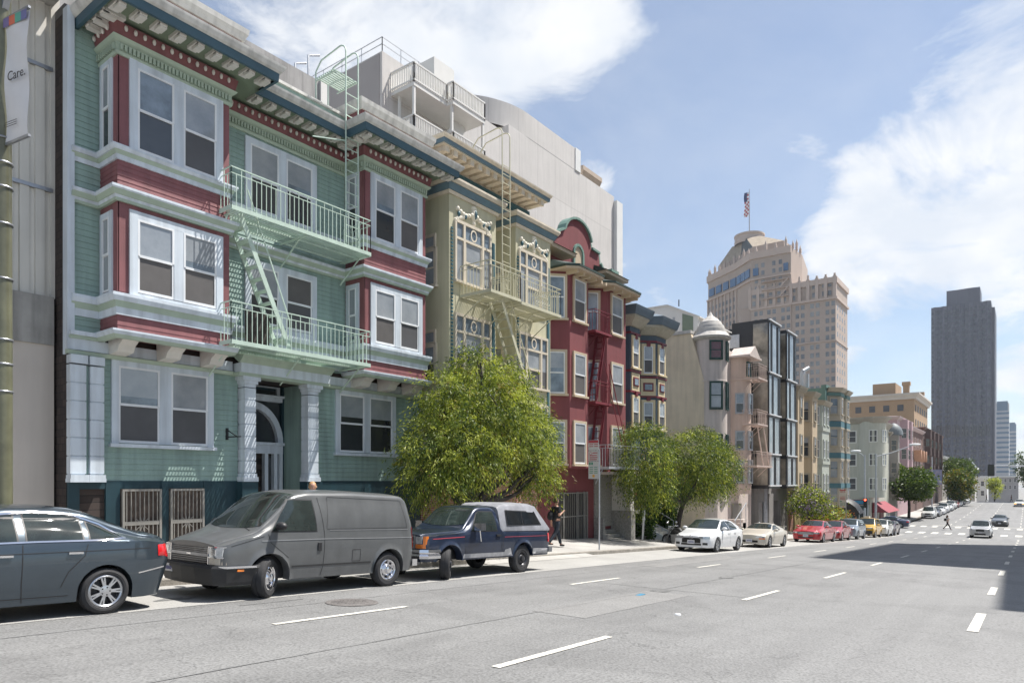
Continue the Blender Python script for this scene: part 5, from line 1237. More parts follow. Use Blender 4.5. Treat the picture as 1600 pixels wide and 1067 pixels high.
    def front(s, mb, y0, y1, z0, z1, off=.01, mi=0, m=10, thick=.05, rise=0.):
        """a piece laid round the nose, with thickness"""
        V = []
        for j in range(m+1):
            y = y0+(y1-y0)*j/m
            for z, o in ((z0, -off), (z1, -off), (z1, thick), (z0, thick)): z = z+rise*abs(y); V.append((s.nose_x(y, z)+o, y, z))
        mb.add(V, [(j*4+q, j*4+(q+1) % 4, (j+1)*4+(q+1) % 4, (j+1)*4+q) for j in range(m) for q in range(4)]+[(0,3,2,1), (m*4, m*4+1, m*4+2, m*4+3)], mi)
WM = {}
def wheel(parent, x, y, r, w, rim, spokes=5, steer=0., style='alloy', rr=.66):
    key = (r, w, rim.name, spokes, style, rr)
    if key not in WM:
        MW = Matrix.Rotation(R(90), 4, 'X'); a = r*rr
        t = MB().lathe([(a, -w/2+.02), (a+.02, -w/2), (r-.05, -w/2-.004), (r-.012, -w/2+.022), (r, -w/2+.05), (r, -.01), (r-.007, -.008), (r-.007, .008), (r, .01), (r, w/2-.05), (r-.012, w/2-.022), (r-.05, w/2+.004), (a+.02, w/2), (a, w/2-.02)], 40, MW)
        rm = MB()
        rm.lathe([(a+.004, w/2-.016), (a-.012, w/2-.006), (a-.03, w/2-.02), (a-.035, -w/2+.02)], 40, MW, 0)
        if style == 'alloy':
            for k in range(spokes):
                an = 2*math.pi*k/spokes
                for d in ((-.115, .115) if spokes > 5 else (0,)):
                    wd = .0125 if spokes > 5 else .045; T = MW @ Matrix.Rotation(an+d*.9, 4, 'Z')
                    rm.prism([(.05, -wd*1.0), (a-.015, -wd*.9), (a-.015, wd*.9), (.05, wd*1.0)], w/2-.05, w/2-.02, 0, T)
            rm.lathe([(.085, w/2-.05), (.08, w/2-.018), (.03, w/2-.01), (0.001, w/2-.01)], 20, MW, 0)
            rm.lathe([(.0, w/2-.07), (a-.03, w/2-.10)], 24, MW, 1)
            for k in range(5): an = 2*math.pi*k/5; rm.sphere(MW @ Vector((.055*math.cos(an), .055*math.sin(an), w/2-.012)), .012, 6, 4, 1)
        else:
            rm.lathe([(a-.03, w/2-.03), (a-.06, w/2-.075), (a*.62, w/2-.05), (a*.45, w/2-.02), (a*.36, w/2-.03), (a*.34, w/2+.02), (a*.12, w/2+.035), (.001, w/2+.035)], 28, MW, 0)
            for k in range(8): an = 2*math.pi*k/8; rm.sphere(MW @ Vector((a*.72*math.cos(an), a*.72*math.sin(an), w/2-.06)), a*.1, 7, 4, 1)
        WM[key] = (t.mesh('wheel', RUBBER, 30), rm.mesh('rim', [rim, DARK], 30))
    t, rm = WM[key]
    o = child('wheel', t, parent); o.location = (x, y, r); o.rotation_euler = (0, 0, steer + (0 if y < 0 else math.pi)); child('rim', rm, o)
    return o
TAILR = mat('tail_lamp_red', (.55, .012, .015), .1, .1, 8, coat=1, coord='O'); AMB = mat('amber_lamp', (.75, .2, .02), .1, .1, 8, coat=1, coord='O')
LENS = mat('headlamp_lens', (.55, .57, .58), .06, .25, 12, spec=.9, metal=.5, coord='O'); PLATE = mat('licence_plate', (.62, .62, .64), .5, .06, 20, coord='O'); PLTXT = mat('plate_lettering', (.04, .05, .2), .5, .1, 5, coord='O')
GRILL = mat('grille_black', (.012, .012, .013), .4, .2, 5, coord='O')
def car(name, label, body, pos, P, yaw=0., pitch=None, rim=ALLOY, group=None, cat='car', R_=.32, tw=.21, spokes=5, style='alloy', steer=0., windows=(), glass=G_CAR, trim=DARK, lines=(), handles=(), ws=None, rs=None, mirror=None, extra=None, second=None, tails=None, rrim=.66, lamps=(), plate=None, flip=False):
    u, w_, = pos[0], pos[1]; a = math.atan((zr(u+2)-zr(u+body.L-1))/(body.L-3)) if pitch is None else pitch
    z = zr(u+.9)+math.tan(a)*.9+.006 if pitch is None else pos[2]
    o = thing(name, label, cat, (u, w_, z), yaw, group, ry=a)
    b = MB(); body.mesh(b); 
    bo = b.build('body', [P, DARK], o, sharp=38); 
    if lines:
        sm = MB()
        for l in lines: body.line(sm, *l) if isinstance(l, tuple) and not isinstance(l[0], tuple) else body.line(sm, list(l))
        sm.build('panel_gap', DARK, bo)
    ub = MB(); ub.box(.25, body.L-.25, -body.hw(2)+.24, body.hw(2)-.24, body.sill+.01, body.sill+.42); ub.build('underbody', DARK, o)
    for i, (xc, zc) in enumerate(body.wheels):
        yy = body.hw(xc)-tw/2-.01
        for sd in (-1, 1): wheel(o, xc, sd*yy, R_, tw, rim, spokes, steer if i == 0 else 0., style, rrim)
    for wp in windows:
        for sd in (-1, 1):
            cx = sum(p[0] for p in wp)/len(wp); cz = sum(p[1] for p in wp)/len(wp)
            fr = MB(); body.side(fr, [(cx+(x-cx)*1.0+(.022 if x > cx else -.022), z+(.02 if z > cz else -.02)) for x, z in wp], .004, sd); f = fr.build('side_window', trim, o)
            MB_ = MB(); body.side(MB_, wp, .008, sd); MB_.build('pane', glass, f)
    for nm, q in (('windscreen', ws), ('rear_window', rs)):
        if q:
            fr = MB(); xa, xb, k, ca, cb = q; body.roofpatch(fr, xa, xb, k, k-.0, .006, ca, cb); fr.build(nm, glass, o)
    for (x, z) in handles:
        for sd in (-1, 1): h = MB(); y = sd*(body.side_y(x, z)+.018); h.box(x-.09, x+.09, y-.014, y+.014, z-.014, z+.014); h.build('door_handle', second or P, o)
    if mirror:
        x, z = mirror[0], mirror[1]; mm = mirror[2] if len(mirror) > 2 else P
        for sd in (-1, 1):
            y = body.side_y(x, z); h = MB(); T = Matrix.Translation((x, sd*(y+.13), z+.05)) @ Matrix.Diagonal((.09, .12, .075, 1)); h.lathe([(math.sin(math.pi*i/8)+1e-4, -math.cos(math.pi*i/8)) for i in range(9)], 14, T @ Matrix.Rotation(R(90), 4, 'X'))
            h.bar((x, sd*(y-.02), z), (x, sd*(y+.1), z+.03), .05); h.build('wing_mirror', mm, o)
    for (y0, y1, z0, z1) in lamps:
        for sd in (-1, 1): h = MB(); body.front(h, sd*y0, sd*y1, z0, z1, .008); h.build('headlight', LENS, o)
    if tails:
        for sd in (-1, 1): h = MB(); body.side(h, tails, .008, sd, 0, 4, 5); h.build('tail_light', TAILR, o)
    if plate:
        h = MB(); x = body.nose_x(0, plate)-.03; h.box(x, x+.02, -.16, .16, plate-.08, plate+.08); pz = h.build('licence_plate', PLATE, o)
        k = MB()
        for i in range(7): k.box(x-.003, x, -.12+.036*i-.011, -.12+.036*i+.011, plate-.035, plate+.03)
        k.build('lettering', PLTXT, pz)
    if extra: extra(o, body)
    return o
def sw(*a): return list(a)
# ---- dark blue-grey sedan at the left edge
SEDB = paint('blue_grey_metallic', (.05, .068, .085), .3, 1., .55, .06)
b = Body(4.7, [(0, .55), (.05, .72), (.15, .82), (.45, .9), (1.2, .91), (3.8, .91), (4.3, .88), (4.55, .8), (4.65, .7), (4.7, .55)],
    [(0, .68), (.5, .80), (1.3, .95), (3.4, 1.02), (4.2, 1.03), (4.7, .98)], [(0, .72), (.1, .8), (1.1, 1.0), (1.35, 1.05), (2.05, 1.41), (2.5, 1.475), (3.1, 1.475), (3.45, 1.43), (4.0, 1.2), (4.18, 1.125), (4.6, 1.09), (4.66, 1.05), (4.7, 1.0)],
    [(0, .5), (.3, .75), (1.2, .74), (2.1, .60), (3.3, .60), (3.9, .68), (4.4, .72), (4.7, .5)], .2, [(.87, .325), (3.68, .325)], .37, .08, .05, .94, .0, .0, .25)
def ex_sedan(o, bd):
    h = MB(); bd.line(h, [(1.75, 1.05), (2.0, 1.22), (2.35, 1.385), (2.8, 1.435), (3.25, 1.41), (3.62, 1.27), (3.94, 1.075), (3.6, 1.05), (2.8, 1.04), (1.75, 1.01)], .022, .010); h.build('window_chrome', CHROME, o)
    h = MB(); bd.side(h, [(4.33, .55), (4.60, .52), (4.62, .24), (4.05, .22), (4.02, .32), (4.2, .5)], .012, -1, 0, 4, 6)
    h = MB(); bd.line(h, [(4.12, .56), (4.35, .60), (4.55, .63)], .02, .006); h.build('bumper_seam', CHROME, o)
    h = MB(); h.tube([(3.1, 0, 1.46), (3.16, 0, 1.5), (3.22, 0, 1.46)], [.03, .02, .01], 6); h.build('roof_antenna', o.children[0].data.materials[0], o)
sed = car('parked_car', 'dark blue grey sedan cut off by the left edge', b, (.62, 11.36), SEDB, R_=.325, tw=.23, spokes=7, windows=(sw((1.62, 1.0), (2.58, 1.045), (2.57, 1.405), (2.1, 1.3), (1.9, 1.18)), sw((2.70, 1.045), (3.36, 1.06), (3.36, 1.345), (3.2, 1.39), (2.70, 1.41)), sw((3.46, 1.065), (3.86, 1.08), (3.70, 1.18), (3.46, 1.30))),
    lines=([(2.64, 1.0), (2.64, .5), (2.66, .24)], [(1.3, .92), (1.35, .25)], [(3.42, 1.0), (3.38, .84), (3.18, .62), (3.1, .42)], [(.9, .82), (2.4, .88), (3.9, .91), (4.3, .92)], [(1.3, .3), (3.2, .3)]), handles=((2.44, .86), (3.26, .88)), second=CHROME, ws=(1.3, 2.02, .93, .15, .08), rs=(3.52, 4.02, .92, -.05, -.1), mirror=(1.65, .98), tails=sw((4.42, .80), (4.60, .77), (4.665, .88), (4.63, 1.0), (4.44, .96)), extra=ex_sedan, rrim=.70)
# ---- grey panel van
VANP = paint('flat_grey_van_paint', (.098, .102, .104), .34, .4, 0., .10, .12)
b = Body(4.45, [(0, .80), (.03, .88), (.12, .94), (.4, .965), (1, .97), (3.9, .97), (4.3, .95), (4.42, .9), (4.45, .82)],
    [(0, .88), (.35, 1.0), (.9, 1.1), (4.45, 1.12)], [(0, .90), (.08, .955), (.56, 1.10), (.7, 1.15), (1.44, 1.79), (1.75, 1.85), (2.8, 1.88), (4.1, 1.86), (4.3, 1.82), (4.42, 1.5), (4.45, 1.3)],
    [(0, .72), (.55, .84), (.8, .86), (1.45, .76), (4.1, .77), (4.45, .78)], .29, [(.9, .345), (3.68, .345)], .42, .06, .05, .95, .035, 0., .06)
BMPB = mat('black_bumper', (.028, .028, .029), .6, .2, 4, coord='O')
def ex_van(o, bd):
    pth = [(.75, -.985), (.12, -.955), (-.03, -.80), (-.10, -.4), (-.12, 0), (-.10, .4), (-.03, .80), (.12, .955), (.75, .985)][::-1]
    h = MB(); h.sweep(pth, [(-.12, .26), (-.02, .26), (.0, .31), (.03, .47), (.04, .54), (.02, .585), (-.1, .59)], 0); h.build('front_bumper', BMPB, o)
    h = MB(); h.sweep([(.62, -.99), (.13, -.96), (.05, -.86)][::-1], [(-.01, .545), (.045, .545), (.045, .58), (-.01, .59)]); h.sweep([(.05, .86), (.13, .96), (.62, .99)][::-1], [(-.01, .545), (.045, .545), (.045, .58), (-.01, .59)]); h.build('bumper_strip', CHROME, o)
    h = MB(); bd.front(h, -.60, .60, .595, .875, .0, 0, 10, .06); g_ = h.build('grille', GRILL, o)
    h = MB()
    for i in range(3):
        for z in (.622+.034*i, .788+.03*i): h.box(-.012, .0, -.6, .6, z, z+.006)
    h.box(-.02, .0, -.62, .62, .722, .772); h.build('grille_bar', STEEL, g_); MB().box(-.026, -.02, -.07, .07, .738, .757).build('badge', CHROME, g_)
    for sd in (-1, 1):
        h = MB(); bd.front(h, sd*.62, sd*.90, .725, .875, .012); l_ = h.build('headlight', LENS, o)
        k = MB(); bd.front(k, sd*.61, sd*.91, .878, .893, .016, 0, 8); bd.front(k, sd*.61, sd*.91, .71, .722, .016, 0, 8); k.box(-.02, .03, sd*.61-.008, sd*.61+.008, .6, .89); k.build('bezel', CHROME, l_)
        k = MB(); k.box(-.02, .03, sd*.76-.06, sd*.76+.06, .75, .85); k.build('bulb', CHROME, l_)
        h = MB(); bd.front(h, sd*.62, sd*.93, .60, .705, .01); h.build('indicator', mat('clear_indicator', (.5, .44, .36), .15, .1, 9, coord='O'), o)
        h = MB(); h.box(.28, .40, sd*1.0-.01, sd*1.0+.01, .49, .525); h.build('side_marker', AMB, o)
        h = MB(); bd.side(h, [(4.38, .78), (4.44, .78), (4.44, 1.2), (4.38, 1.2)], .012, sd, 0, 3, 3); h.build('tail_light', TAILR, o)
    h = MB(); h.box(-.135, -.12, .32, .60, .42, .55); pz = h.build('licence_plate', PLATE, o)
    k = MB()
    for i in range(7): k.box(-.139, -.135, .35+.034*i-.01, .35+.034*i+.01, .45, .51)
    k.build('lettering', PLTXT, pz)
    h = MB(); h.box(4.42, 4.56, -.9, .9, .38, .52); h.build('rear_bumper', CHROME, o)
    h = MB(); bd.line(h, [(.75, .985), (2.1, 1.0), (4.38, .99)], .018, .007); bd.line(h, [(2.18, 1.16), (4.25, 1.16)], .012, .006); h.build('crease_highlight', mat('van_highlight_paint', (.2, .205, .21), .35, .1, 4, coord='O'), o)  # pale lines paint the highlights along the flank creases
    h = MB(); bd.line(h, [(2.12, 1.2), (2.2, 1.78), (4.1, 1.76), (4.22, 1.2), (2.12, 1.18)], .012, .004); h.build('recess_shade_line', mat('van_shade_paint', (.055, .056, .057), .5, .1, 4, coord='O'), o)  # flat darker lines paint the shade at the recess edges
    h = MB(); h.box(1.9, 1.98, -.985, -.96, .78, .93); h.box(1.9, 1.98, .96, .985, .78, .93); h.build('door_handle', DARK, o)
    h = MB(); bd.line(h, [(2.72, .56), (2.92, .56), (2.92, .78), (2.72, .78), (2.72, .56)], .01, .004, (-1,)); h.build('fuel_flap', DARK, o)
    h = MB(); h.bar((.66, -.7, 1.15), (.8, -.1, 1.26), .02); h.bar((.66, -.0, 1.16), (.8, .6, 1.26), .02); h.build('wiper', DARK, o)
    h = MB(); bd.line(h, [(1.36, .52), (3.2, .52)], .03, .005); h.build('lower_trim', BMPB, o)
van = car('parked_van', 'flat grey panel van with no side windows', b, (6.0, 11.42), VANP, R_=.345, tw=.22, style='steel', rim=CHROME, steer=R(33), cat='van', rrim=.60,
    windows=(sw((.95, 1.15), (1.88, 1.15), (1.83, 1.70), (1.36, 1.70)),), lines=([(1.97, 1.76), (2.06, 1.1), (2.04, .5), (2.0, .33)], [(.88, 1.10), (.92, .95), (1.28, .68)], [(.2, .9), (.8, 1.06)]), ws=(.64, 1.46, .95, .16, .06), mirror=(1.05, 1.19, DARK), extra=ex_van)
# ---- dark blue pickup with a silver camper shell
TRKP = paint('navy_truck_paint', (.014, .024, .052), .3, .8, .2, .15, .1)
SHELL = mat('oxidised_camper_shell', (.27, .275, .30), .45, .3, 2.2, coord='O', streak=.2)
SILV = mat('worn_silver_trim', (.33, .33, .34), .45, .3, 6, coord='O')
b = Body(4.9, [(0, .72), (.03, .79), (.1, .83), (.4, .85), (1.2, .86), (4.6, .86), (4.85, .84), (4.9, .82)],
    [(0, .97), (.5, 1.02), (1.3, 1.06), (2.75, 1.08), (2.8, 1.06), (4.9, 1.06)], [(0, 1.0), (.06, 1.04), (1.2, 1.11), (1.34, 1.15), (1.86, 1.62), (2.05, 1.68), (2.5, 1.69), (2.66, 1.62), (2.74, 1.2), (2.8, 1.09), (4.9, 1.08)],
    [(0, .66), (1.2, .77), (1.9, .64), (2.6, .65), (2.75, .78), (4.9, .80)], .42, [(.8, .36), (3.65, .36)], .43, .05, .03, .95, .05, 0, 0)
def ex_truck(o, bd):
    pth = [(.42, -.90), (.05, -.88), (-.10, -.78), (-.13, 0), (-.10, .78), (.05, .88), (.42, .90)][::-1]
    h = MB(); h.sweep(pth, [(-.02, .50), (.02, .50), (.03, .56), (.0, .6), (.03, .64), (.02, .70), (-.02, .70)]); h.build('front_bumper', CHROME, o)
    h = MB(); h.sweep([(.0, -.6), (-.06, 0), (.0, .6)][::-1], [(-.1, .36), (0, .36), (.0, .5), (-.1, .5)]); h.build('air_dam', STEEL, o)
    h = MB(); bd.front(h, -.52, .52, .72, .99, .004, 0, 8); g_ = h.build('grille', GRILL, o)
    h = MB()
    for y in (-.52, -.35, -.175, 0, .175, .35, .52): h.box(-.035, .0, y-.014, y+.014, .72, .99)
    for z in (.725, .855, .985): h.box(-.037, 0, -.53, .53, z-.014, z+.014)
    h.build('grille_bar', STEEL, g_)
    for sd in (-1, 1):
        h = MB(); bd.front(h, sd*.55, sd*.735, .82, .98, .012, 0, 6); h.build('headlight', LENS, o)
        h = MB(); bd.front(h, sd*.55, sd*.80, .72, .81, .012, 0, 6); bd.front(h, sd*.76, sd*.81, .81, .99, .012, 0, 6); h.build('indicator', AMB, o)
        h = MB(); bd.side(h, [(4.8, .78), (4.895, .78), (4.895, 1.02), (4.8, 1.02)], .012, sd, 0, 3, 3); h.build('tail_light', TAILR, o)
        h = MB(); y = sd*(bd.side_y(1.75, 1.1)+.16); h.box(1.62, 1.78, y-.11, y+.11, 1.12, 1.29); h.bar((1.7, sd*.84, 1.1), (1.7, y, 1.14), .03); h.bar((1.7, y, 1.14), (1.9, sd*.87, .85), .018); h.build('wing_mirror', CHROME, o)
        h = MB(); bd.line(h, [(.25, .93), (1.3, .965)], .014, .006, (sd,)); bd.line(h, [(2.85, .94), (4.75, .95)], .009, .006, (sd,)); h.build('pinstripe', mat('red_pinstripe', (.45, .06, .08), .4, .1, 4, coord='O'), o)
        h = MB(); bd.side(h, [(1.28, .46), (3.2, .46), (3.16, .56), (1.3, .56)], .006, sd, 0, 2, 20); bd.side(h, [(4.1, .48), (4.86, .46), (4.86, .60), (4.12, .62)], .006, sd, 0, 2, 8); bd.side(h, [(2.83, .46), (3.18, .5), (3.1, .66), (2.88, .62)], .009, sd, 0, 2, 5); h.build('worn_panel', SILV, o)
        h = MB(); y = sd*.87; h.box(2.5, 2.66, y-.015, y+.015, .96, 1.01); h.build('door_handle', DARK, o)
    h = MB(); h.box(4.86, 5.02, -.86, .86, .50, .64); h.build('rear_bumper', STEEL, o)
    # camper shell
    h = MB(); prof = []
    for x, yb, yt, zt in ((2.74, .80, .66, 1.70), (2.9, .82, .67, 1.78), (4.2, .83, .68, 1.80), (4.42, .83, .67, 1.76), (4.9, .83, .79, 1.12)):
        prof.append([(x, -yb, 1.085), (x, -yb, 1.14), (x, -(yb+(yt-yb)*.85), zt-.10), (x, -yt+.03, zt-.03), (x, -yt+.14, zt), (x, 0, zt+.03), (x, yt-.14, zt), (x, yt-.03, zt-.03), (x, yb+(yt-yb)*.85, zt-.10), (x, yb, 1.14), (x, yb, 1.085)])
    V = [p for r_ in prof for p in r_]; k = 11
    h.add(V, [(i*k+j, i*k+j+1, (i+1)*k+j+1, (i+1)*k+j) for i in range(4) for j in range(k-1)], 0, True); h.add(prof[0], [tuple(range(k))]); h.add(prof[-1], [tuple(reversed(range(k)))])
    cs = h.build('camper_shell', SHELL, o, sharp=30)
    for sd in (-1, 1):
        def sy(x, z): return sd*(.83+(.69-.83)*(z-1.14)/.55+.01)
        h = MB(); P4 = [(2.98, 1.22), (4.52, 1.24), (4.28, 1.6), (2.98, 1.62)]; h.add([(x, sy(x, z), z) for x, z in P4], [(0,1,2,3) if sd < 0 else (3,2,1,0)]); q = h.build('side_window', DARK, cs)
        h = MB()
        for P4 in ([(3.02, 1.25), (3.66, 1.255), (3.66, 1.585), (3.02, 1.59)], [(3.70, 1.255), (4.46, 1.265), (4.25, 1.575), (3.70, 1.58)]): h.add([(x, sy(x, z)+sd*.006, z) for x, z in P4], [(0,1,2,3) if sd < 0 else (3,2,1,0)])
        h.build('pane', G_TINT, cs)
    h = MB(); h.bar((1.3, -.5, 1.14), (1.42, .1, 1.22), .02); h.build('wiper', DARK, o)
trk = car('pickup_truck', 'worn navy pickup truck with oxidised silver camper shell', b, (10.85, 11.42), TRKP, R_=.36, tw=.23, style='steel', rim=mat('black_steel_rim', (.07, .07, .075), .4, .2, 6, metal=.6, coord='O'), steer=R(38), cat='pickup', rrim=.56,
    windows=(sw((1.58, 1.10), (2.55, 1.10), (2.5, 1.56), (2.0, 1.56), (1.9, 1.5)),), lines=([(2.66, 1.6), (2.74, 1.06), (2.72, .45)], [(1.3, 1.08), (1.34, .9), (1.36, .46)], [(2.79, 1.06), (2.79, .45)], [(.1, .99), (1.25, 1.05)]), ws=(1.36, 1.88, .94, .1, .05), extra=ex_truck)
# ---- the other cars, from a few body shapes
def shape(kind, L=4.5, hw=.9, h=1.45):
    k = h/1.45
    nose = [(0, .55*hw), (.04, .78*hw), (.12, .9*hw), (.3, .97*hw), (.8, hw), (L-.7, hw), (L-.25, .96*hw), (L-.08, .86*hw), (L, .62*hw)]
    wh = [(.19*L, .32), (.19*L+.605*L, .32)]
    if kind == 'sedan': return Body(L, nose, [(0, .64), (.5, .76), (1.3, .9), (L-1.2, .96), (L, .9)], [(0, .68), (.12, .76), (.26*L, .97), (.3*L, 1.02), (.45*L, h-.07), (.55*L, h-.03), (.68*L, h-.06), (.86*L, 1.06), (L-.1, 1.0), (L, .92)], [(0, .5), (.3, .76), (.27*L, .76), (.45*L, .60), (.7*L, .6), (.86*L, .7), (L, .5)], .2, wh, .36, .09, .05, .94, 0, 0, .2)
    if kind == 'hatch': return Body(L, nose, [(0, .60), (.5, .72), (1.3, .87), (L-1., .98), (L, .95)], [(0, .64), (.12, .72), (.22*L, .91), (.25*L, .95), (.43*L, h-.06), (.6*L, h-.02), (.78*L, h-.09), (.93*L, 1.13), (L, 1.0)], [(0, .48), (.3, .74), (.27*L, .76), (.45*L, .6), (.8*L, .6), (.93*L, .68), (L, .6)], .2, wh, .37, .09, .05, .94, .01, .08, .15)
    if kind == 'coupe': return Body(L, nose, [(0, .55), (.5, .66), (1.3, .8), (L-1., .88), (L, .84)], [(0, .6), (.12, .68), (.3*L, .88), (.33*L, .92), (.49*L, h-.06), (.58*L, h-.03), (.66*L, h-.07), (.85*L, .98), (L-.08, .95), (L, .86)], [(0, .5), (.3, .76), (.3*L, .76), (.49*L, .56), (.66*L, .56), (.86*L, .7), (L, .5)], .18, wh, .35, .09, .04, .94, 0, 0, .2)
    if kind == 'suv': return Body(L, [(0, .7*hw), (.04, .86*hw), (.12, .93*hw), (.3, .98*hw), (.8, hw), (L-.4, hw), (L-.12, .96*hw), (L, .85*hw)], [(0, .8), (.5, .9), (1.3, 1.0), (L, 1.05)], [(0, .85), (.1, .93), (.2*L, 1.03), (.235*L, 1.08), (.39*L, h-.06), (.5*L, h-.02), (.86*L, h-.05), (.95*L, h-.14), (L, 1.15)], [(0, .62), (.3, .8), (.26*L, .8), (.42*L, .66), (.9*L, .66), (L, .7)], .27, [(.19*L, .35), (.79*L, .35)], .42, .07, .05, .94, .03, 0, .1)
def wins(kind, L, h):
    if kind == 'sedan': return (sw((.335*L, 1.0), (.53*L, 1.01), (.53*L, h-.12), (.46*L, h-.14)), sw((.55*L, 1.01), (.72*L, 1.02), (.70*L, h-.2), (.62*L, h-.13), (.55*L, h-.12)))
    if kind == 'hatch': return (sw((.30*L, .94), (.53*L, .97), (.53*L, h-.1), (.44*L, h-.13)), sw((.55*L, .975), (.76*L, 1.03), (.74*L, h-.2), (.66*L, h-.12), (.55*L, h-.1)))
    if kind == 'coupe': return (sw((.37*L, .92), (.63*L, .94), (.6*L, h-.12), (.5*L, h-.12)),)
    return (sw((.285*L, 1.08), (.49*L, 1.09), (.49*L, h-.14), (.40*L, h-.15)), sw((.51*L, 1.09), (.70*L, 1.1), (.70*L, h-.14), (.51*L, h-.14)), sw((.73*L, 1.11), (.90*L, 1.12), (.87*L, h-.17), (.73*L, h-.15)))
def make(label, kind, u, w_, col, L=4.5, hw=.9, h=1.45, rough=.28, metal=0., detail=True, name='parked_car', cat='car', extra=None, group='cars parked along the left kerb', yaw=0., pos=None, pitch=None, bump=None, grille=None, glass=G_CAR, rev=False):
    P = paint('car_paint_'+'_'.join('%03d' % int(c*999) for c in col), col, rough, 1., metal)
    b = shape(kind, L, hw, h); zh = {'sedan': .6, 'hatch': .6, 'coupe': .52, 'suv': .8}[kind]
    def ex(o, bd):
        g_ = grille or (-.34, .34, zh-.14, zh+.05, GRILL)
        k = MB(); bd.front(k, g_[0], g_[1], g_[2], g_[3], .008, 0, 8); k.build('grille', g_[4], o)
        k = MB(); bd.front(k, -.5*hw, .5*hw, .3, .38 if kind != 'suv' else .48, .008, 0, 8); k.build('lower_intake', DARK, o)
        if bump: k = MB(); bd.front(k, -hw*.97, hw*.97, bd.sill+.02, .62, .02, 0, 14, .1); k.build('front_bumper', bump, o)
        if extra: extra(o, bd)
    wn = wins(kind, L, h)
    xa = {'sedan': (.3*L, .445*L), 'hatch': (.25*L, .425*L), 'coupe': (.33*L, .485*L), 'suv': (.235*L, .388*L)}[kind]
    xr = {'sedan': (.69*L, .85*L), 'hatch': (.80*L, .925*L), 'coupe': (.68*L, .84*L), 'suv': (.95*L, .985*L)}[kind]
    return car(name, label, b, pos or (u, w_), P, yaw=yaw, pitch=pitch, R_=.32 if kind != 'suv' else .35, windows=wn, glass=glass,
        lines=([(.54*L, .98), (.54*L, .35)], [(.3*L, .95), (.31*L, .35)]) if detail else (), handles=((.5*L, .82), (.68*L, .84)) if detail and kind != 'coupe' else (), ws=(xa[0], xa[1], .93, .12, .06), rs=(xr[0], xr[1], .9, 0, -.05), mirror=(.34*L, .98 if kind != 'suv' else 1.1) if kind != 'coupe' else (.37*L, .86),
        tails=sw((L-.3, zh+.12), (L-.04, zh+.12), (L-.04, zh+.28), (L-.3, zh+.26)), lamps=((.40*hw, .88*hw, zh-.02, zh+.09),), plate=zh-.16 if kind != 'suv' else .55, extra=ex, group=group, cat=cat, second=P)
def ex_hatch(o, bd):
    k = MB(); k.lathe([(.075, -.008), (.09, 0), (.075, .008)], 16, Matrix.Translation((-.03, 0, .64)) @ Matrix.Rotation(R(90), 4, 'Y')); k.bar((-.03, -.07, .66), (-.03, 0, .62), .012); k.bar((-.03, .07, .66), (-.03, 0, .62), .012); k.build('badge', CHROME, o)
    for sd in (-1, 1): k = MB(); bd.front(k, sd*.52, sd*.72, .32, .42, .006, 0, 5); k.build('fog_lamp', DARK, o)
wh_ = make('white hatchback parked at the driveway kerb, dark trapezoid grille', 'hatch', 28.55, 11.72, (.72, .73, .74), 4.46, .9, 1.46, extra=ex_hatch, grille=(-.42, .42, .40, .62, GRILL))
def ex_coupe(o, bd):
    k = MB(); k.box(4.05, 4.3, -.72, .72, 1.08, 1.11)
    for y in (-.6, .6): k.box(4.1, 4.25, y-.03, y+.03, .93, 1.08)
    k.build('spoiler', o.children[0].data.materials[0], o)
    for sd in (-1, 1): k = MB(); bd.front(k, sd*.5, sd*.82, .44, .5, .012, 0, 6); k.build('indicator', AMB, o)
make('beige wedge shaped coupe with rear spoiler', 'coupe', 35.9, 11.58, (.52, .48, .41), 4.4, .86, 1.27, .4, extra=ex_coupe, grille=(-.45, .3, .27, .36, GRILL))
make('bright red sedan with wide split chrome grille', 'sedan', 47.4, 11.6, (.42, .018, .025), 4.95, .93, 1.47, metal=.1, grille=(-.48, .48, .52, .68, STEEL))
make('smaller dark red car tucked behind the bright red sedan', 'hatch', 53.3, 11.56, (.32, .02, .022), 4.25, .87, 1.46)
make('pale blue grey crossover between red car and yellow cab', 'suv', 58.8, 11.56, (.27, .31, .36), 4.45, .91, 1.62, metal=.4)
def ex_cab(o, bd):
    k = MB(); k.prism([(1.9, -.2), (2.15, -.25), (2.15, .25), (1.9, .2)], 1.72, 1.9); k.build('roof_sign', WHITE, o)
make('yellow taxi SUV with black bumper and roof sign', 'suv', 66.8, 11.6, (.62, .36, .03), 4.5, .92, 1.74, extra=ex_cab, bump=BMPB)
make('white SUV parked just behind the yellow taxi', 'suv', 73.7, 11.6, (.62, .62, .60), 4.5, .91, 1.64, bump=mat('white_bumper', (.6, .6, .58), .5, .05, 3, coord='O'))
make('black and maroon compact SUV parked last before the crossing', 'suv', 78.6, 11.6, (.05, .02, .028), 4.1, .88, 1.5, bump=BMPB)
make('dark blue sedan crossing side on at the far corner', 'sedan', 0, 0, (.02, .035, .085), 4.7, .9, 1.45, name='car', group=None, yaw=R(-90), pos=(97.5, 16.3, -5.85), pitch=0.)
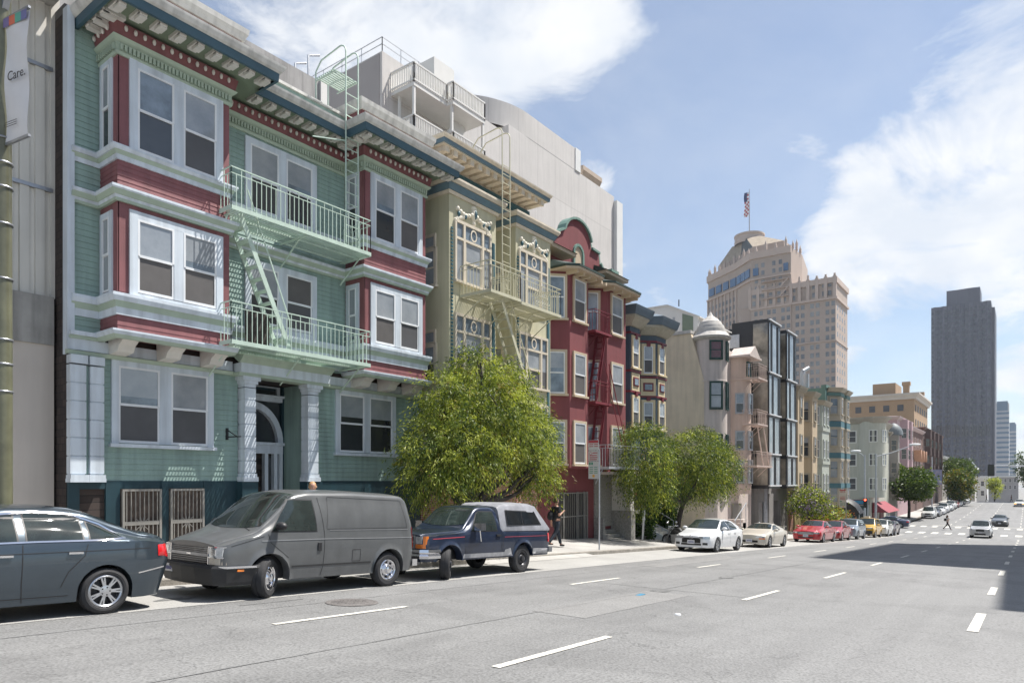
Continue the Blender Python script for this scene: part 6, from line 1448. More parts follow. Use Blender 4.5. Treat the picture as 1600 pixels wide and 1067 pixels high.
for i, (lab, kind, u, w_, col, h) in enumerate((('large white SUV at front of the far parked row', 'suv', 124, 12.4, (.62, .62, .6), 1.85), ('dark grey hatchback in the far row right behind the large white SUV', 'hatch', 131, 12.3, (.06, .06, .07), 1.45), ('white sedan third in the far parked row', 'sedan', 138, 12.2, (.62, .62, .62), 1.45), ('white SUV midway along the far parked row', 'suv', 145, 12.2, (.6, .6, .6), 1.75), ('pale silver sedan behind the midway white SUV', 'sedan', 152, 12.1, (.42, .43, .44), 1.45), ('silver crossover in the upper far row', 'suv', 159, 12.1, (.45, .46, .47), 1.65), ('dark red sedan in the upper far row', 'sedan', 166, 12, (.14, .02, .03), 1.45), ('white hatchback in the upper far row', 'hatch', 173, 12, (.62, .62, .62), 1.45), ('dark blue minivan near the crest', 'suv', 181, 12, (.03, .04, .07), 1.8), ('white car parked last at the crest', 'sedan', 191, 11.6, (.62, .62, .62), 1.45))):
    make(lab, kind, u, w_, col, 4.5, .92, h, detail=False, group='cars parked uphill beyond the crossing')
make('silver SUV driving towards the camera in the middle lane', 'suv', 81.8, 3.72, (.42, .43, .44), 4.4, .91, 1.72, metal=.3, name='car', group='cars driving down the street')
make('dark sedan driving behind the silver SUV', 'sedan', 108, 2.85, (.035, .04, .045), 4.6, .91, 1.46, name='car', group='cars driving down the street')
def ex_lit(o, bd):
    em = emit_mat('lit_amber_lamp', (1, .45, .08), 2.5)
    for sd in (-1, 1): k = MB(); bd.front(k, sd*.5, sd*.86, .62, .72, .02, 0, 5); k.build('indicator', em, o)
make('pale car coming over the crest with amber lights glowing', 'sedan', 176, 1.3, (.45, .45, .42), 4.7, .92, 1.5, name='car', group='cars driving down the street', extra=ex_lit)
# ================================================================ trees and plants
BARK = mat('dark_bark', (.045, .036, .03), .9, .3, 5, bump=.6, bscale=25)
L_HI = leaf_mat('leaf_yellow_green', (.40, .43, .085), .36); L_MD = leaf_mat('leaf_mid_green', (.15, .195, .034), .3); L_DK = leaf_mat('leaf_deep_green', (.045, .08, .022)); L_OL = leaf_mat('leaf_olive_gold', (.20, .16, .03))
L_FG = leaf_mat('leaf_fig_green', (.05, .085, .02)); L_FG2 = leaf_mat('leaf_fig_light', (.11, .15, .03)); L_IV = leaf_mat('ivy_green', (.035, .075, .02)); L_IV2 = leaf_mat('ivy_light', (.12, .20, .05)); FLW = leaf_mat('purple_flower', (.24, .17, .36), .2); FLO = leaf_mat('rust_flower', (.30, .11, .04), .2)
def leaves(blobs, n, per, ll, lw, droop, seed, wts, spread=.28, strand=0., shell=.55, gap=.0):
    """leaf-sized blades in clumps spread through the crown's volume"""
    q = random.Random(seed); V = []; Fc = []; Mi = []; tot = sum(b[2] for b in blobs)
    for _ in range(n):
        r_ = q.random()*tot
        for c, rad, wt in blobs:
            r_ -= wt
            if r_ <= 0: break
        while True:
            d = Vector((q.gauss(0,1), q.gauss(0,1), q.gauss(0,1)))
            if d.length > .1: d.normalize(); break
        rr = (q.random()**(1/3.))*(1-shell)+shell*q.uniform(.75, 1.06)
        p0 = Vector((c[0]+d.x*rad[0]*rr, c[1]+d.y*rad[1]*rr, c[2]+d.z*rad[2]*rr)); m0 = q.choices(range(len(wts)), wts)[0]
        dr = Vector((d.x*.55+q.gauss(0,.25), d.y*.55+q.gauss(0,.25), d.z*.55-droop*q.uniform(.4, 1.3)*(1-.75*max(0, d.z))+.25)).normalized()
        for i in range(per):
            if strand:
                t = q.random()*strand*q.uniform(.6, 1.1); p = p0+dr*t+Vector((0,0,-droop*t*t*.9)); p += Vector((q.gauss(0,spread), q.gauss(0,spread), q.gauss(0,spread)))*(.25+.3*t)
            else: p = p0+Vector((q.gauss(0,spread), q.gauss(0,spread), q.gauss(0,spread*.7)))
            a = (dr*.6+Vector((q.gauss(0,.5), q.gauss(0,.5), q.gauss(0,.4)-droop*.9))).normalized(); s_ = a.cross(Vector((q.gauss(0,1), q.gauss(0,1), q.gauss(0,1)))).normalized()
            l = ll*q.uniform(.6, 1.3); w_ = lw*q.uniform(.7, 1.3); o = len(V)
            V += [p, p+a*l*.45+s_*w_*.5, p+a*l, p+a*l*.45-s_*w_*.5]; Fc.append((o, o+1, o+2, o+3)); Mi.append(m0 if q.random() < .75 else q.choices(range(len(wts)), wts)[0])
    b = MB(); b.v = V; b.f = Fc; b.m = Mi; b.s = [False]*len(Fc); return b
def limb(mb, a, c, r0, r1, bend=.15, q=rnd, n=5):
    a, c = Vector(a), Vector(c); L_ = (c-a).length; o = Vector((q.gauss(0,1), q.gauss(0,1), q.gauss(0,.4)))*bend*L_*.5
    mb.tube([a.lerp(c, i/n)+o*math.sin(math.pi*i/n) for i in range(n+1)], [r0+(r1-r0)*i/n for i in range(n+1)], 8)
def tree(name, label, base, fork, r0, blobs, crown, mats, group=None, nl=9, r1=None, cat='tree'):
    t = thing(name, label, cat, base, group=group, world=True); q = random.Random(len(label)); b = MB()
    limb(b, Vector(base)-Vector((0,0,.2)), fork, r0, r0*.8, .06, q)
    for i in range(nl):
        c, rad, wt = blobs[i % len(blobs)]; e = Vector((c[0]+rad[0]*q.uniform(-.6, .6), c[1]+rad[1]*q.uniform(-.6, .6), c[2]+rad[2]*q.uniform(-.1, .5))); m_ = Vector(fork).lerp(e, .5)+Vector((0, 0, -.1*(e-Vector(fork)).length))
        limb(b, fork, m_, r0*.62, r0*.35, .12, q); limb(b, m_, e, r0*.35, r0*.1, .2, q)
        for k in range(2): e2 = e+Vector((q.uniform(-.5, .5)*rad[0], q.uniform(-.5, .5)*rad[1], q.uniform(0, .5)*rad[2])); limb(b, m_.lerp(e, .4), e2, r0*.2, r0*.05, .2, q, 3)
    b.build('trunk', BARK, t); crown.build('crown', mats, t); return t
def gz(u, w_): return zr(u)+.145+.07*max(0, w_-13.1) if w_ > 13.1 else zr(u)
bl = [((15.0, 13.4, 1.5), (1.1, 1.2, .95), 2), ((16.0, 13.3, 2.35), (1.0, 1.2, .85), 1.8), ((17.2, 13.7, 2.95), (1.1, 1.2, .9), 2), ((18.3, 14.0, 2.3), (1.1, 1.3, 1.0), 2), ((19.2, 14.1, 1.5), (1.05, 1.2, 1.0), 1.9), ((14.2, 13.3, .75), (.85, 1.1, .9), 1.5),
      ((13.9, 13.3, .1), (.7, .9, .6), .8), ((15.1, 12.9, .7), (.95, .9, .7), 1.2), ((17.0, 14.7, 1.9), (1.6, .9, 1.1), 1.3), ((16.6, 12.9, 1.55), (1.0, .8, .7), 1.1), ((18.0, 13.1, 1.45), (1.0, .8, .7), 1.1), ((19.6, 13.8, .7), (.75, .9, .8), 1.1), ((19.2, 13.5, .05), (.6, .7, .5), .6), ((16.2, 13.7, 3.5), (.55, .6, .45), .5), ((14.6, 13.5, 2.5), (.6, .7, .5), .6)]
tree('willow_tree', 'large drooping yellow green street tree above the pickup truck', (16.5, 13.8, gz(16.5, 13.8)), (16.45, 13.8, -.75), .23, bl, leaves(bl, 2300, 38, .13, .026, .7, 5, (2.2, 3, 1.6, .25), .2, .62, .45), [L_HI, L_MD, L_DK, L_OL], nl=15)
bl = [((28.9, 14.2, 1.2), (1.35, 1.2, 1.35), 2.6), ((34.9, 14.0, 1.25), (2.2, 1.5, 1.35), 3.4), ((37.4, 14.0, .8), (1.7, 1.2, 1.3), 1.8), ((29.6, 14.2, -.1), (1.3, 1.1, .9), 1.1), ((33.4, 14.1, .2), (1.2, 1.2, .9), 1.), ((36.0, 14, .1), (2.2, 1.2, .8), 1.2)]
tree('willow_tree', 'smaller twin lobed drooping tree beside the white hatchback', (33.0, 14.2, gz(33, 14.2)), (33.3, 14.1, -1.2), .15, bl, leaves(bl, 2000, 30, .15, .031, .8, 9, (1.2, 3, 2.6, .3), .25, .75), [L_HI, L_MD, L_DK, L_OL], nl=8)
for lab, (u, y) in (('ivy covered pillar left of the small white entry steps', (32.0, 15.75)), ('ivy covered pillar right of the small white entry steps', (35.2, 15.9))):
    t = thing('ivy_pillar', lab, 'ivy', (u, y, gz(u, y)), world=True, group='ivy pillars by the entry steps'); z0 = gz(u, y)
    MB().box(u-.28, u+.28, y-.28, y+.28, z0-.1, -.9).build('post', CONC, t)
    bl = [((u, y, z0+.35+i*.45), (.62, .5, .4), 1) for i in range(6)]
    leaves(bl, 460, 14, .14, .10, .3, int(u), (3, 1), .12, 0, .8).build('foliage', [L_IV, L_IV2], t)
t = thing('front_steps', 'small white entry steps with a handrail between ivy pillars', 'steps', (33.6, 15.6, gz(33.6, 15.6)), world=True)
z0 = gz(33.6, 15.6); s = MB()
for i in range(4): s.box(33.0, 34.3, 15.1+.3*i, 16.4, z0-.2, z0+.17*(i+1))
s.build('step', GRANW, t)
for x in (32.85, 34.35): MB().prism([(15.0, z0-.2), (15.0, z0+.22), (16.2, z0+.75), (16.2, z0-.2)], x-.06, x+.06, M=MY).build('cheek_wall', WHITE, t)
s = MB(); s.tube([(34.2, 15.0, z0), (34.2, 15.0, z0+.9), (34.2, 15.15, z0+1.0), (34.2, 16.3, z0+1.6)], .025, 6); s.build('handrail', GALV, t)
bl = [((60, 14.4, -1.5), (1.9, 1.4, 1.0), 2), ((61.6, 14.4, -1.9), (1.4, 1.2, .9), 1.2), ((58.6, 14.4, -2.0), (1.2, 1.1, .8), 1)]
tree('flowering_tree', 'small street tree with purple blossom beside the tan building', (60, 14.4, gz(60, 14.4)), (60, 14.4, -3.0), .1, bl, leaves(bl, 330, 20, .2, .08, .35, 14, (1.2, 2.5, .9, .8), .3), [L_HI, L_MD, L_DK, FLW], nl=7)
bl = [((66, 14.6, -3.1), (3.0, 1.0, .8), 2), ((70.5, 14.6, -3.5), (3.0, 1.0, .75), 2), ((63.5, 14.8, -2.6), (1.5, 1, .9), 1)]
t = thing('hedge', 'rusty flowering hedge on the pavement left of the black awning', 'hedge', (67, 14.6, gz(67, 14.6)), world=True); leaves(bl, 420, 14, .22, .1, .2, 21, (1.2, 2.2, 1.4, .9), .3).build('foliage', [L_HI, L_MD, L_DK, FLO], t)
s = MB()
for u in (62.8, 64.5, 66.5, 68.5, 70.5, 72): s.tube([(u, 14.7, gz(u, 14.7)-.1), (u+.15, 14.6, -3.0)], .05, 6)
s.build('stem', BARK, t)
for lab, c, rad, n, wt, mats_, seed in (('round dark green street tree past the crossing', (121, 14.6, -.5), (5.6, 3.8, 2.5), 800, (3, 1), [L_FG, L_FG2], 31), ('golden topped street tree nearest the crest on the left', (176, 12.6, -.6), (4.2, 3.4, 3.9), 560, (2, 1.2, 1.2), [L_FG, L_FG2, L_OL], 37), ('tall dark street tree behind the golden topped one', (188, 12.2, 1.6), (4.6, 3.4, 4.2), 520, (3, 1), [L_FG, L_FG2], 41), ('dark leafy tree at the right edge past the crest', (236, -1.6, 3.6), (6.6, 5.2, 6.2), 620, (4, .6), [L_FG, L_FG2], 43), ('pale small tree in front of the grey stone building', (300, 9.2, -2.4), (4, 2.6, 3.4), 260, (1, 2), [L_FG2, L_HI], 47)):
    u, y, z = c; q = random.Random(seed); bl = [((u+rad[0]*q.uniform(-.5, .5), y+rad[1]*q.uniform(-.55, .55), z+rad[2]*q.uniform(-.45, .5)), tuple(k*q.uniform(.42, .62) for k in rad), 1) for _ in range(11)]
    g0 = (u, y, zr(u)+.1); tree('street_tree', lab, g0, (u, y, z-rad[2]*.75), .22, bl, leaves(bl, n, 16, .42, .26, .25, seed, wt, .42), mats_, group='street trees in the distance')
# ================================================================ people
SKIN = mat('skin', (.48, .27, .19), .55, .08, 8, coord='O'); HAIRB = mat('brown_hair', (.05, .028, .018), .7, .2, 20, coord='O'); HAIRL = mat('blond_hair', (.42, .24, .11), .6, .15, 20, coord='O')
BTEE = mat('black_cloth', (.014, .014, .016), .85, .2, 6, coord='O'); DENIM = mat('dark_denim', (.02, .028, .042), .8, .2, 8, coord='O'); LCLO = mat('pale_cloth', (.45, .42, .38), .8, .1, 6, coord='O')
def skin_obj(name, J, E, m, parent, root=0, sub=2):
    me = bpy.data.meshes.new(name); me.from_pydata([j[:3] for j in J], E, []); me.materials.append(m)
    o = bpy.data.objects.new(name, me); COL.objects.link(o); o.parent = parent
    md = o.modifiers.new('skin', 'SKIN'); md.use_smooth_shade = True
    sv = me.skin_vertices[0].data if me.skin_vertices else None
    if sv is None:
        bm = bmesh.new(); bm.from_mesh(me); bm.verts.layers.skin.verify(); bm.to_mesh(me); bm.free(); sv = me.skin_vertices[0].data
    for i, j in enumerate(J): r_ = j[3]; sv[i].radius = (r_, j[4] if len(j) > 4 else r_); sv[i].use_root = i == root
    s = o.modifiers.new('smooth', 'SUBSURF'); s.levels = s.render_levels = sub; return o
def person(label, loc, yaw, hair, top, legs, stride=.0, armr='hang', arml='hang', H=1.78, pack=False, shoes=DARK, hold=None, long=False, facing_nose=True):
    """local +x is the way the person faces, +y their left"""
    k = H/1.78; o = thing('person', label, 'person', loc, yaw); 
    J = []; E = []
    def add(p, r, par=None, r2=None): J.append((p[0]*k, p[1]*k, p[2]*k, r*k) + ((r2*k,) if r2 else ())); 
    def chain(par, pts):
        for p, r in pts: add(p, r); E.append((par, len(J)-1)); par = len(J)-1
        return par
    add((0, 0, .95), .125, None, .15)
    ch = chain(0, [((.01, 0, 1.12), .115), ((.02, 0, 1.32), .135), ((.0, 0, 1.45), .085)]); hd = chain(ch, [((.0, 0, 1.53), .052), ((.02, 0, 1.60), .075), ((.02, 0, 1.69), .082), ((.01, 0, 1.75), .06)])
    F_ = {}
    for sd, st in ((1, stride), (-1, -stride)):
        kn = (st*.45+.03, sd*.095, .52); an = (st*.95-(.12 if st < 0 else 0), sd*.095, .09+(.10 if st < 0 else 0)); chain(0, [((.0, sd*.09, .86), .092), (kn, .06), (an, .038), ((an[0]+.15, sd*.11, an[2]-.06), .03)]); F_[sd] = (kn, an)
    A_ = {}
    for sd, pose in ((1, arml), (-1, armr)):
        sh = (-.01, sd*.18, 1.41)
        if pose == 'hang': el, wr, hdv = (-.06-.1*stride*sd, sd*.235, 1.13), (.03-.2*stride*sd, sd*.25, .88), Vector((.1, 0, -1))
        elif pose == 'bent': el, wr, hdv = (-.06, sd*.235, 1.13), (.13, sd*.20, 1.25), Vector((.8, -sd*.2, .55))
        w2 = chain(2, [(sh, .055), (el, .042), (wr, .027)]); hdv = hdv.normalized(); sdv = Vector((0, 1, 0))
        palm = Vector(wr)+hdv*.055; pm = chain(w2, [(tuple(palm), .03)])
        for i in range(4): f0 = palm+hdv*.03+Vector((0, 0, 0))+(sdv if pose == 'hang' else Vector((0,1,0)))*(.022*(i-1.5)); f1 = f0+hdv*(.04-.004*abs(i-1.5)); f2 = f1+hdv*.02+Vector((.012, 0, -.02)); chain(pm, [(tuple(f0), .009), (tuple(f1), .0085), (tuple(f2), .007)])
        th = palm+Vector((.03, -sd*.03, .01)); chain(w2, [(tuple(th), .011), (tuple(th+hdv*.03), .008)]); A_[sd] = (sh, el, wr)
    skin_obj('body', J, E, SKIN, o)
    # face
    fc = MB()
    for y in (-.03, .03): fc.sphere((.095*k, y*k, 1.665*k), .009, 6, 4)
    fc.build('eye', DARK, o); n_ = MB(); n_.lathe([(.016, -.02), (.012, .0), (.004, .022)], 7, Matrix.Translation((.10*k, 0, 1.635*k))); n_.box(.085, .1, -.024, .024, 1.592*k, 1.60*k)
    for y in (-.085, .085): n_.sphere((.01*k, y*k, 1.65*k), .025, 6, 5)
    n_.build('face_features', SKIN, o)
    hr = MB(); hr.lathe([(.0, .125), (.05, .115), (.085, .075), (.1, .01), (.095, -.05), (.07, -.09)], 16, Matrix.Translation((-.012*k, 0, 1.675*k)) @ Matrix.Rotation(R(-16), 4, 'Y'))
    if long: hr.tube([(-.07, 0, 1.68*k), (-.09, 0, 1.5*k), (-.08, 0, 1.38*k)], [.07, .08, .04], 8)
    hr.build('hair', hair, o, sharp=60)
    S = [(0, 0, .84, .16, .175), (.01, 0, 1.12, .145), (.02, 0, 1.32, .152), (0, 0, 1.44, .10)]; S = [tuple(c*k for c in s) for s in S]; Es = [(0,1), (1,2), (2,3)]
    for sd in (1, -1):
        sh, el, wr = A_[sd]; n0 = len(S); S += [(sh[0]*k, sh[1]*k, sh[2]*k, .07*k), tuple(sh[i]*k*.25+el[i]*k*.75 for i in range(3))+(.06*k,)]; Es += [(2, n0), (n0, n0+1)]
    skin_obj('shirt', S, Es, top, o)
    S = [(0, 0, 1.04*k, .13*k, .15*k), (0, 0, .9*k, .135*k, .165*k)]; Es = [(0, 1)]
    for sd in (1, -1): kn, an = F_[sd]; n0 = len(S); S += [(0, sd*.095*k, .8*k, .10*k), (kn[0]*k, kn[1]*k, kn[2]*k, .074*k), (an[0]*k, an[1]*k, an[2]*k, .058*k)]; Es += [(1, n0), (n0, n0+1), (n0+1, n0+2)]
    skin_obj('trousers', S, Es, legs, o)
    for sd in (1, -1): kn, an = F_[sd]; skin_obj('shoe', [((an[0]-.04)*k, an[1]*k, (an[2]-.03)*k, .045*k), ((an[0]+.08)*k, an[1]*k, (an[2]-.05)*k, .042*k), ((an[0]+.19)*k, (an[1]+sd*.015)*k, (an[2]-.06)*k, .03*k)], [(0, 1), (1, 2)], shoes, o)
    return o
def backpack(label, p, loc, k=1.):
    t = thing('backpack', label, 'backpack', loc, p.rotation_euler.z); 
    skin_obj('bag', [(-.24, .05, 1.02, .11, .13), (-.25, .05, 1.22, .12, .15), (-.2, .05, 1.40, .08, .1)], [(0, 1), (1, 2)], BTEE, t)
    s = MB()
    for y in (.13, -.08): s.tube([(-.14, y, 1.42), (.02, y, 1.49), (.15, y, 1.38), (.14, y, 1.15), (-.1, y, 1.02)], .016, 6)
    s.build('strap', BTEE, t); return t
u, y = 21.95, 14.4
man = person('man in black t-shirt and dark jeans walking away past the maroon wall', (u, y, gz(u, y)), R(-18), HAIRB, BTEE, DENIM, .30, 'bent', 'hang', 1.9)
backpack('black backpack worn by the man walking past the maroon wall', man, man.location)
person('person with short blond hair standing behind the grey van', (11.15, 14.9, gz(11.15, 14.9)+.04), R(-120), HAIRL, LCLO, DENIM, .05, H=1.9)
person('person in dark clothes walking behind the pickup truck', (16.1, 14.3, gz(16.1, 14.3)), R(180), HAIRB, BTEE, DENIM, .15, H=1.82)
u, y = 96.5, 7.6
girl = person('pedestrian in a pale top crossing the street with a dark bag', (u, y, zr(u)+.01), R(-75), HAIRB, LCLO, BTEE, .36, 'bent', 'hang', 1.75, long=True)
backpack('dark backpack on the pedestrian crossing the far street', girl, girl.location)
for lab, (u, y) in (('dark clad pedestrian standing left of centre on the crest', (211, 8.2)), ('dark clad pedestrian on the crest beside the oncoming pale car', (214, 3.2))): person(lab, (u, y, zr(u)), R(90), HAIRB, BTEE, BTEE, .2, H=1.78)
# ================================================================ street furniture
POLEG = mat('olive_pole_paint', (.13, .13, .08), .35, .25, 3, streak=.3, coat=.3); BAN = mat('banner_vinyl', (.60, .60, .62), .6, .04, 3); INK = mat('grey_ink', (.06, .055, .055), .6, .1, 5)
pu, pw = 3.96, 13.5
t = thing('street_pole', 'thick olive green steel pole at the left edge carrying a banner', 'pole', (pu, pw, gz(pu, pw)), world=True)
MB().tube([(pu, pw, -1.8), (pu, pw, 2), (pu, pw, 11)], [.155, .15, .12], 24).build('shaft', POLEG, t)
s = MB()
for z in (1.45, 1.9, 2.3, 3.3, 4.2, 4.8, 5.2, 5.6): s.lathe([(.152, z), (.162, z), (.162, z+.03), (.152, z+.03)], 24, Matrix.Translation((pu, pw, 0)))
s.build('strap', STEEL, t)
for z in (5.5, 7.55): MB().bar((pu, pw, z), (pu+.15, 12.74, z+.02), .04).build('banner_arm', STEEL, t)
MB().bar((pu, pw, 7.6), (pu+.05, 13.0, 8.4), .09).build('brace', STEEL, t)
t = thing('banner', 'white hanging banner with grey lettering and a coloured top stripe', 'banner', (pu-.01, 13.1, 6.5), world=True)
b = MB(); nz, ny = 14, 8; V = []
for i in range(nz+1):
    for j in range(ny+1):
        z = 5.53+2.0*i/nz; y = 13.36-.6*j/ny+.04*math.sin(i/nz*math.pi)*(1 if j == ny else -.4 if j == 0 else .2); V.append((pu+.01+.135*j/ny+.02*math.sin(i*.7+j*.5), y, z))
for xo, fl in ((0, 0), (.004, 1)):
    f = [(i*(ny+1)+j, i*(ny+1)+j+1, (i+1)*(ny+1)+j+1, (i+1)*(ny+1)+j) for i in range(nz) for j in range(ny)]
    b.add([(x+xo, y, z) for x, y, z in V], [q[::-1] for q in f] if fl else f, 0, True)
b.build('cloth', BAN, t)
for i, (c_) in enumerate(((.16, .13, .28), (.55, .13, .07), (.09, .33, .25), (.14, .14, .30))):
    MB().add([(pu-.02+.135*k_/4, 13.36-.6*k_/4, z_) for k_, z_ in ((i, 7.38), (i+1, 7.38), (i+1, 7.53), (i, 7.53))], [(3, 2, 1, 0)]).build('stripe', mat('banner_stripe_%d' % int(c_[0]*100), c_, .6, .05, 3), t)
def letters(txt, size, origin, xdir, parent, m, world=True):
    cu = bpy.data.curves.new('lettering', 'FONT'); cu.body = txt; cu.size = size; cu.extrude = .002; ob = bpy.data.objects.new('tmp', cu); COL.objects.link(ob)
    dg = bpy.context.evaluated_depsgraph_get(); me = bpy.data.meshes.new_from_object(ob.evaluated_get(dg)); bpy.data.objects.remove(ob)
    X = Vector(xdir); Z = Vector((0, 0, 1)); Nn = X.cross(Z); M = Matrix(((X.x, 0, Nn.x, origin[0]), (X.y, 0, Nn.y, origin[1]), (0, 1, 0, origin[2]), (0, 0, 0, 1))); me.transform(M); me.materials.clear(); me.materials.append(m)
    o = bpy.data.objects.new('lettering', me); COL.objects.link(o); o.parent = parent; o.location = -WL[parent.name] if world else (0, 0, 0); return o
letters('Care.', .215, (pu+.0, 13.24, 6.48), (.2195, -.9756, 0), t, INK)
s = MB()
for i in range(3): s.bar((pu-.02, 13.3, 5.74+.035*i), (pu+.05, 12.99, 5.745+.035*i), .006)
s.build('small_print', INK, t)
SGN = mat('sign_white', (.52, .52, .52), .5, .06, 4); SGR = mat('sign_red', (.38, .04, .06), .5, .08, 4); SGG = mat('sign_green', (.02, .22, .13), .5, .08, 4); SGY = mat('sign_amber', (.6, .32, .03), .5, .05, 4)
def parking_sign(label, u, y, top, wd=.46, h=1.52):
    z0 = gz(u, y); t = thing('parking_sign', label, 'sign', (u, y, z0), world=True, group='parking signs at the kerb')
    MB().tube([(u, y, z0-.1), (u, y, top-.35)], .03, 10).build('pole', GALV, t)
    b = top-h
    for a, c_ in ((b, b+.68), (b+.7, b+1.1), (b+1.12, top)): pl_ = MB().box(u-.05, u-.035, y, y+wd, a, c_).build('plate', SGN, t)
    k = MB(); x = u-.054
    k.box(x, x+.003, y+.01, y+wd-.01, top-.11, top-.01)
    for z in (top-.18, top-.26): k.box(x, x+.003, y+.03, y+.2, z, z+.03); k.box(x, x+.003, y+.24, y+wd-.04, z, z+.03)
    k.lathe([(.06, 0), (.045, .001)], 14, Matrix.Translation((x+.003, y+wd-.1, b+1.0)) @ Matrix.Rotation(R(-90), 4, 'Y'))
    for i, z in enumerate((b+1.0, b+.9, b+.82, b+.74)): k.box(x, x+.003, y+.05+.03*(i % 2), y+wd-(.18 if i == 0 else .05), z, z+.035)
    k.build('red_lettering', SGR, t)
    k = MB(); k.box(x, x+.003, y+wd-.1, y+wd-.03, b+.55, b+.65); k.box(x, x+.003, y+wd-.2, y+wd-.13, b+.55, b+.65)
    for z in (b+.44, b+.36, b+.28, b+.22): k.box(x, x+.003, y+.05, y+.2, z, z+.025); k.box(x, x+.003, y+.25, y+wd-.05, z, z+.025)
    k.build('green_lettering', SGG, t); MB().box(x, x+.003, y+.18, y+.28, b+.06, b+.16).build('amber_mark', SGY, t)
parking_sign('tall parking regulation sign on a steel post in front of the maroon building', 23.5, 13.4, 1.6)
parking_sign('parking regulation sign on a post in front of the black awning', 69.5, 13.45, -.8, .55, 1.7)
t = thing('rental_sign', 'black and white board with a red stripe hung by the slate blue house', 'sign', (31.1, 15.5, -.9), world=True)
MB().bar((31.1, 16.45, -.42), (31.1, 15.3, -.42), .03).build('bracket', DARK, t)
for (u, y0, y1, zt, zb) in ((31.1, 15.42, 15.75, -.5, -1.42), (31.45, 15.3, 15.55, -.7, -1.4)):
    MB().box(u-.015, u+.015, y0, y1, zb, zt).build('board', INK if u < 31.2 else SGR, t); MB().box(u-.018, u+.018, y0+.01, y1-.01, zb-.2 if u < 31.2 else zb, zb-.01 if u < 31.2 else zb+.2).build('board', SGN, t); 
MB().box(31.075, 31.082, 15.44, 15.73, -.72, -.62).build('stripe', SGR, t)
t = thing('leaning_post', 'white ornamental post standing beside the left ivy pillar', 'post', (31.3, 15.35, gz(31.3, 15.35)), world=True); z0 = gz(31.3, 15.35)
s = MB(); s.bar((31.15, 15.3, z0), (31.45, 15.35, z0+1.5), .07); s.lathe([(.03, z0+.9), (.09, z0+1.0), (.05, z0+1.15), (.1, z0+1.3), (.02, z0+1.5)], 8, Matrix.Translation((31.38, 15.35, 0))); s.build('post', WHITE, t)
# manhole, road stud, scraps
MANH = mat('cast_iron', (.13, .12, .115), .7, .25, 6, bump=.5, bscale=50)
u, y = 7.64, 9.14; s = MB(); M0 = Matrix.Translation((u, y, zr(u)+.008)) @ Matrix.Rotation(math.atan(.05), 4, 'Y')
s.lathe([(.44, 0), (.42, .008), (.37, .009), (.36, .002), (.35, .009), (.0, .009)], 32, M0)
for i in range(-3, 4):
    for j in range(-3, 4):
        if i*i+j*j < 10: s.box(i*.09-.025, i*.09+.025, j*.09-.025, j*.09+.025, .008, .013, 0, M0)
tag(s.build('manhole_cover', MANH), 'round cast iron manhole cover beside the grey van', 'manhole')
u, y = 10.7, 4.62; tag(MB().lathe([(.055, 0), (.05, .018), (.0, .022)], 12, Matrix.Translation((u, y, zr(u)))).build('road_stud', WHITE), 'white raised road stud in the middle of the road', 'road stud')
tag(MB().box(12.5, 12.75, 6.2, 6.3, zr(12.6)-.004, zr(12.6)+.012).build('road_stud', SIGNB), 'small blue road marker in the second lane', 'road stud')
b = MB(); n = 16
us = [15.6+6.4*i/n for i in range(n+1)]
for i in range(n):
    u0, u1 = us[i], us[i+1]; b.add([(u0, 12.6, zr(u0)+.012), (u1, 12.6, zr(u1)+.012), (u1, 13.9, zr(u1)+.21), (u0, 13.9, zr(u0)+.21)], [(0,1,2,3)])
tag(b.build('driveway_apron', SIDE), kind='structure')
# lamp posts and signals at the crossing
def lamp_post(label, u, y, top, arm, m=GALV):
    z0 = gz(u, y) if u < 84 else zr(u)+.14; t = thing('street_lamp', label, 'street lamp', (u, y, z0), world=True)
    MB().tube([(u, y, z0-.1), (u, y, top)], [.13, .08], 12).build('pole', m, t); MB().tube([(u, y, top-.3), (u+arm[0]*.4, y+arm[1]*.4, top+.1), (u+arm[0], y+arm[1], top+arm[2])], .05, 8).build('arm', m, t)
    T = Matrix.Translation((u+arm[0], y+arm[1], top+arm[2])) @ Matrix.Diagonal((.3, .6, .13, 1)); MB().lathe([(math.sin(math.pi*i/8)+1e-4, -math.cos(math.pi*i/8)) for i in range(9)], 12, T).build('lamp_head', WHITE, t)
lamp_post('tall street lamp with long arm over the crossing', 85.5, 13.5, 3.0, (1.5, -3.6, 1.0)); lamp_post('shorter street lamp with a pale head in front of the sage building', 93, 15.9, 3.2, (-.5, .9, .45))
SIGH = mat('signal_housing', (.025, .03, .028), .5, .1, 5); REDL = emit_mat('signal_red_light', (1, .06, .03), 6.)
t = thing('traffic_signal', 'post mounted traffic signal showing red near the black awning', 'traffic light', (84.8, 14.2, zr(84.8)), world=True); z0 = gz(83, 14.2)
MB().tube([(84.8, 14.2, z0-.3), (84.8, 14.2, -1.9)], .06, 10).build('pole', GALV, t); MB().box(84.6, 84.95, 14.25, 14.6, -3.0, -1.95).build('housing', SIGH, t)
for i, m in enumerate((REDL, DARK, DARK)): MB().lathe([(.11, 0), (.1, .02), (.0, .03)], 14, Matrix.Translation((84.6, 14.42, -2.12-.33*i)) @ Matrix.Rotation(R(-90), 4, 'Y')).build('light', m, t)
t = thing('traffic_signal', 'dark signal head on a mast arm reaching in from the right edge', 'traffic light', (108, -5.9, zr(108)), world=True)
MB().tube([(108, -5.9, -6.3), (108, -5.9, 2.2)], .11, 10).build('pole', GALV, t); MB().tube([(108, -5.9, 1.6), (108, -1, 1.85), (108, 3.9, 1.95)], [.11, .09, .06], 10).build('mast_arm', GALV, t); MB().box(107.9, 108.2, 3.55, 3.95, .75, 1.95).box(107.86, 107.9, 3.4, 4.1, .6, 2.1).build('housing', SIGH, t)
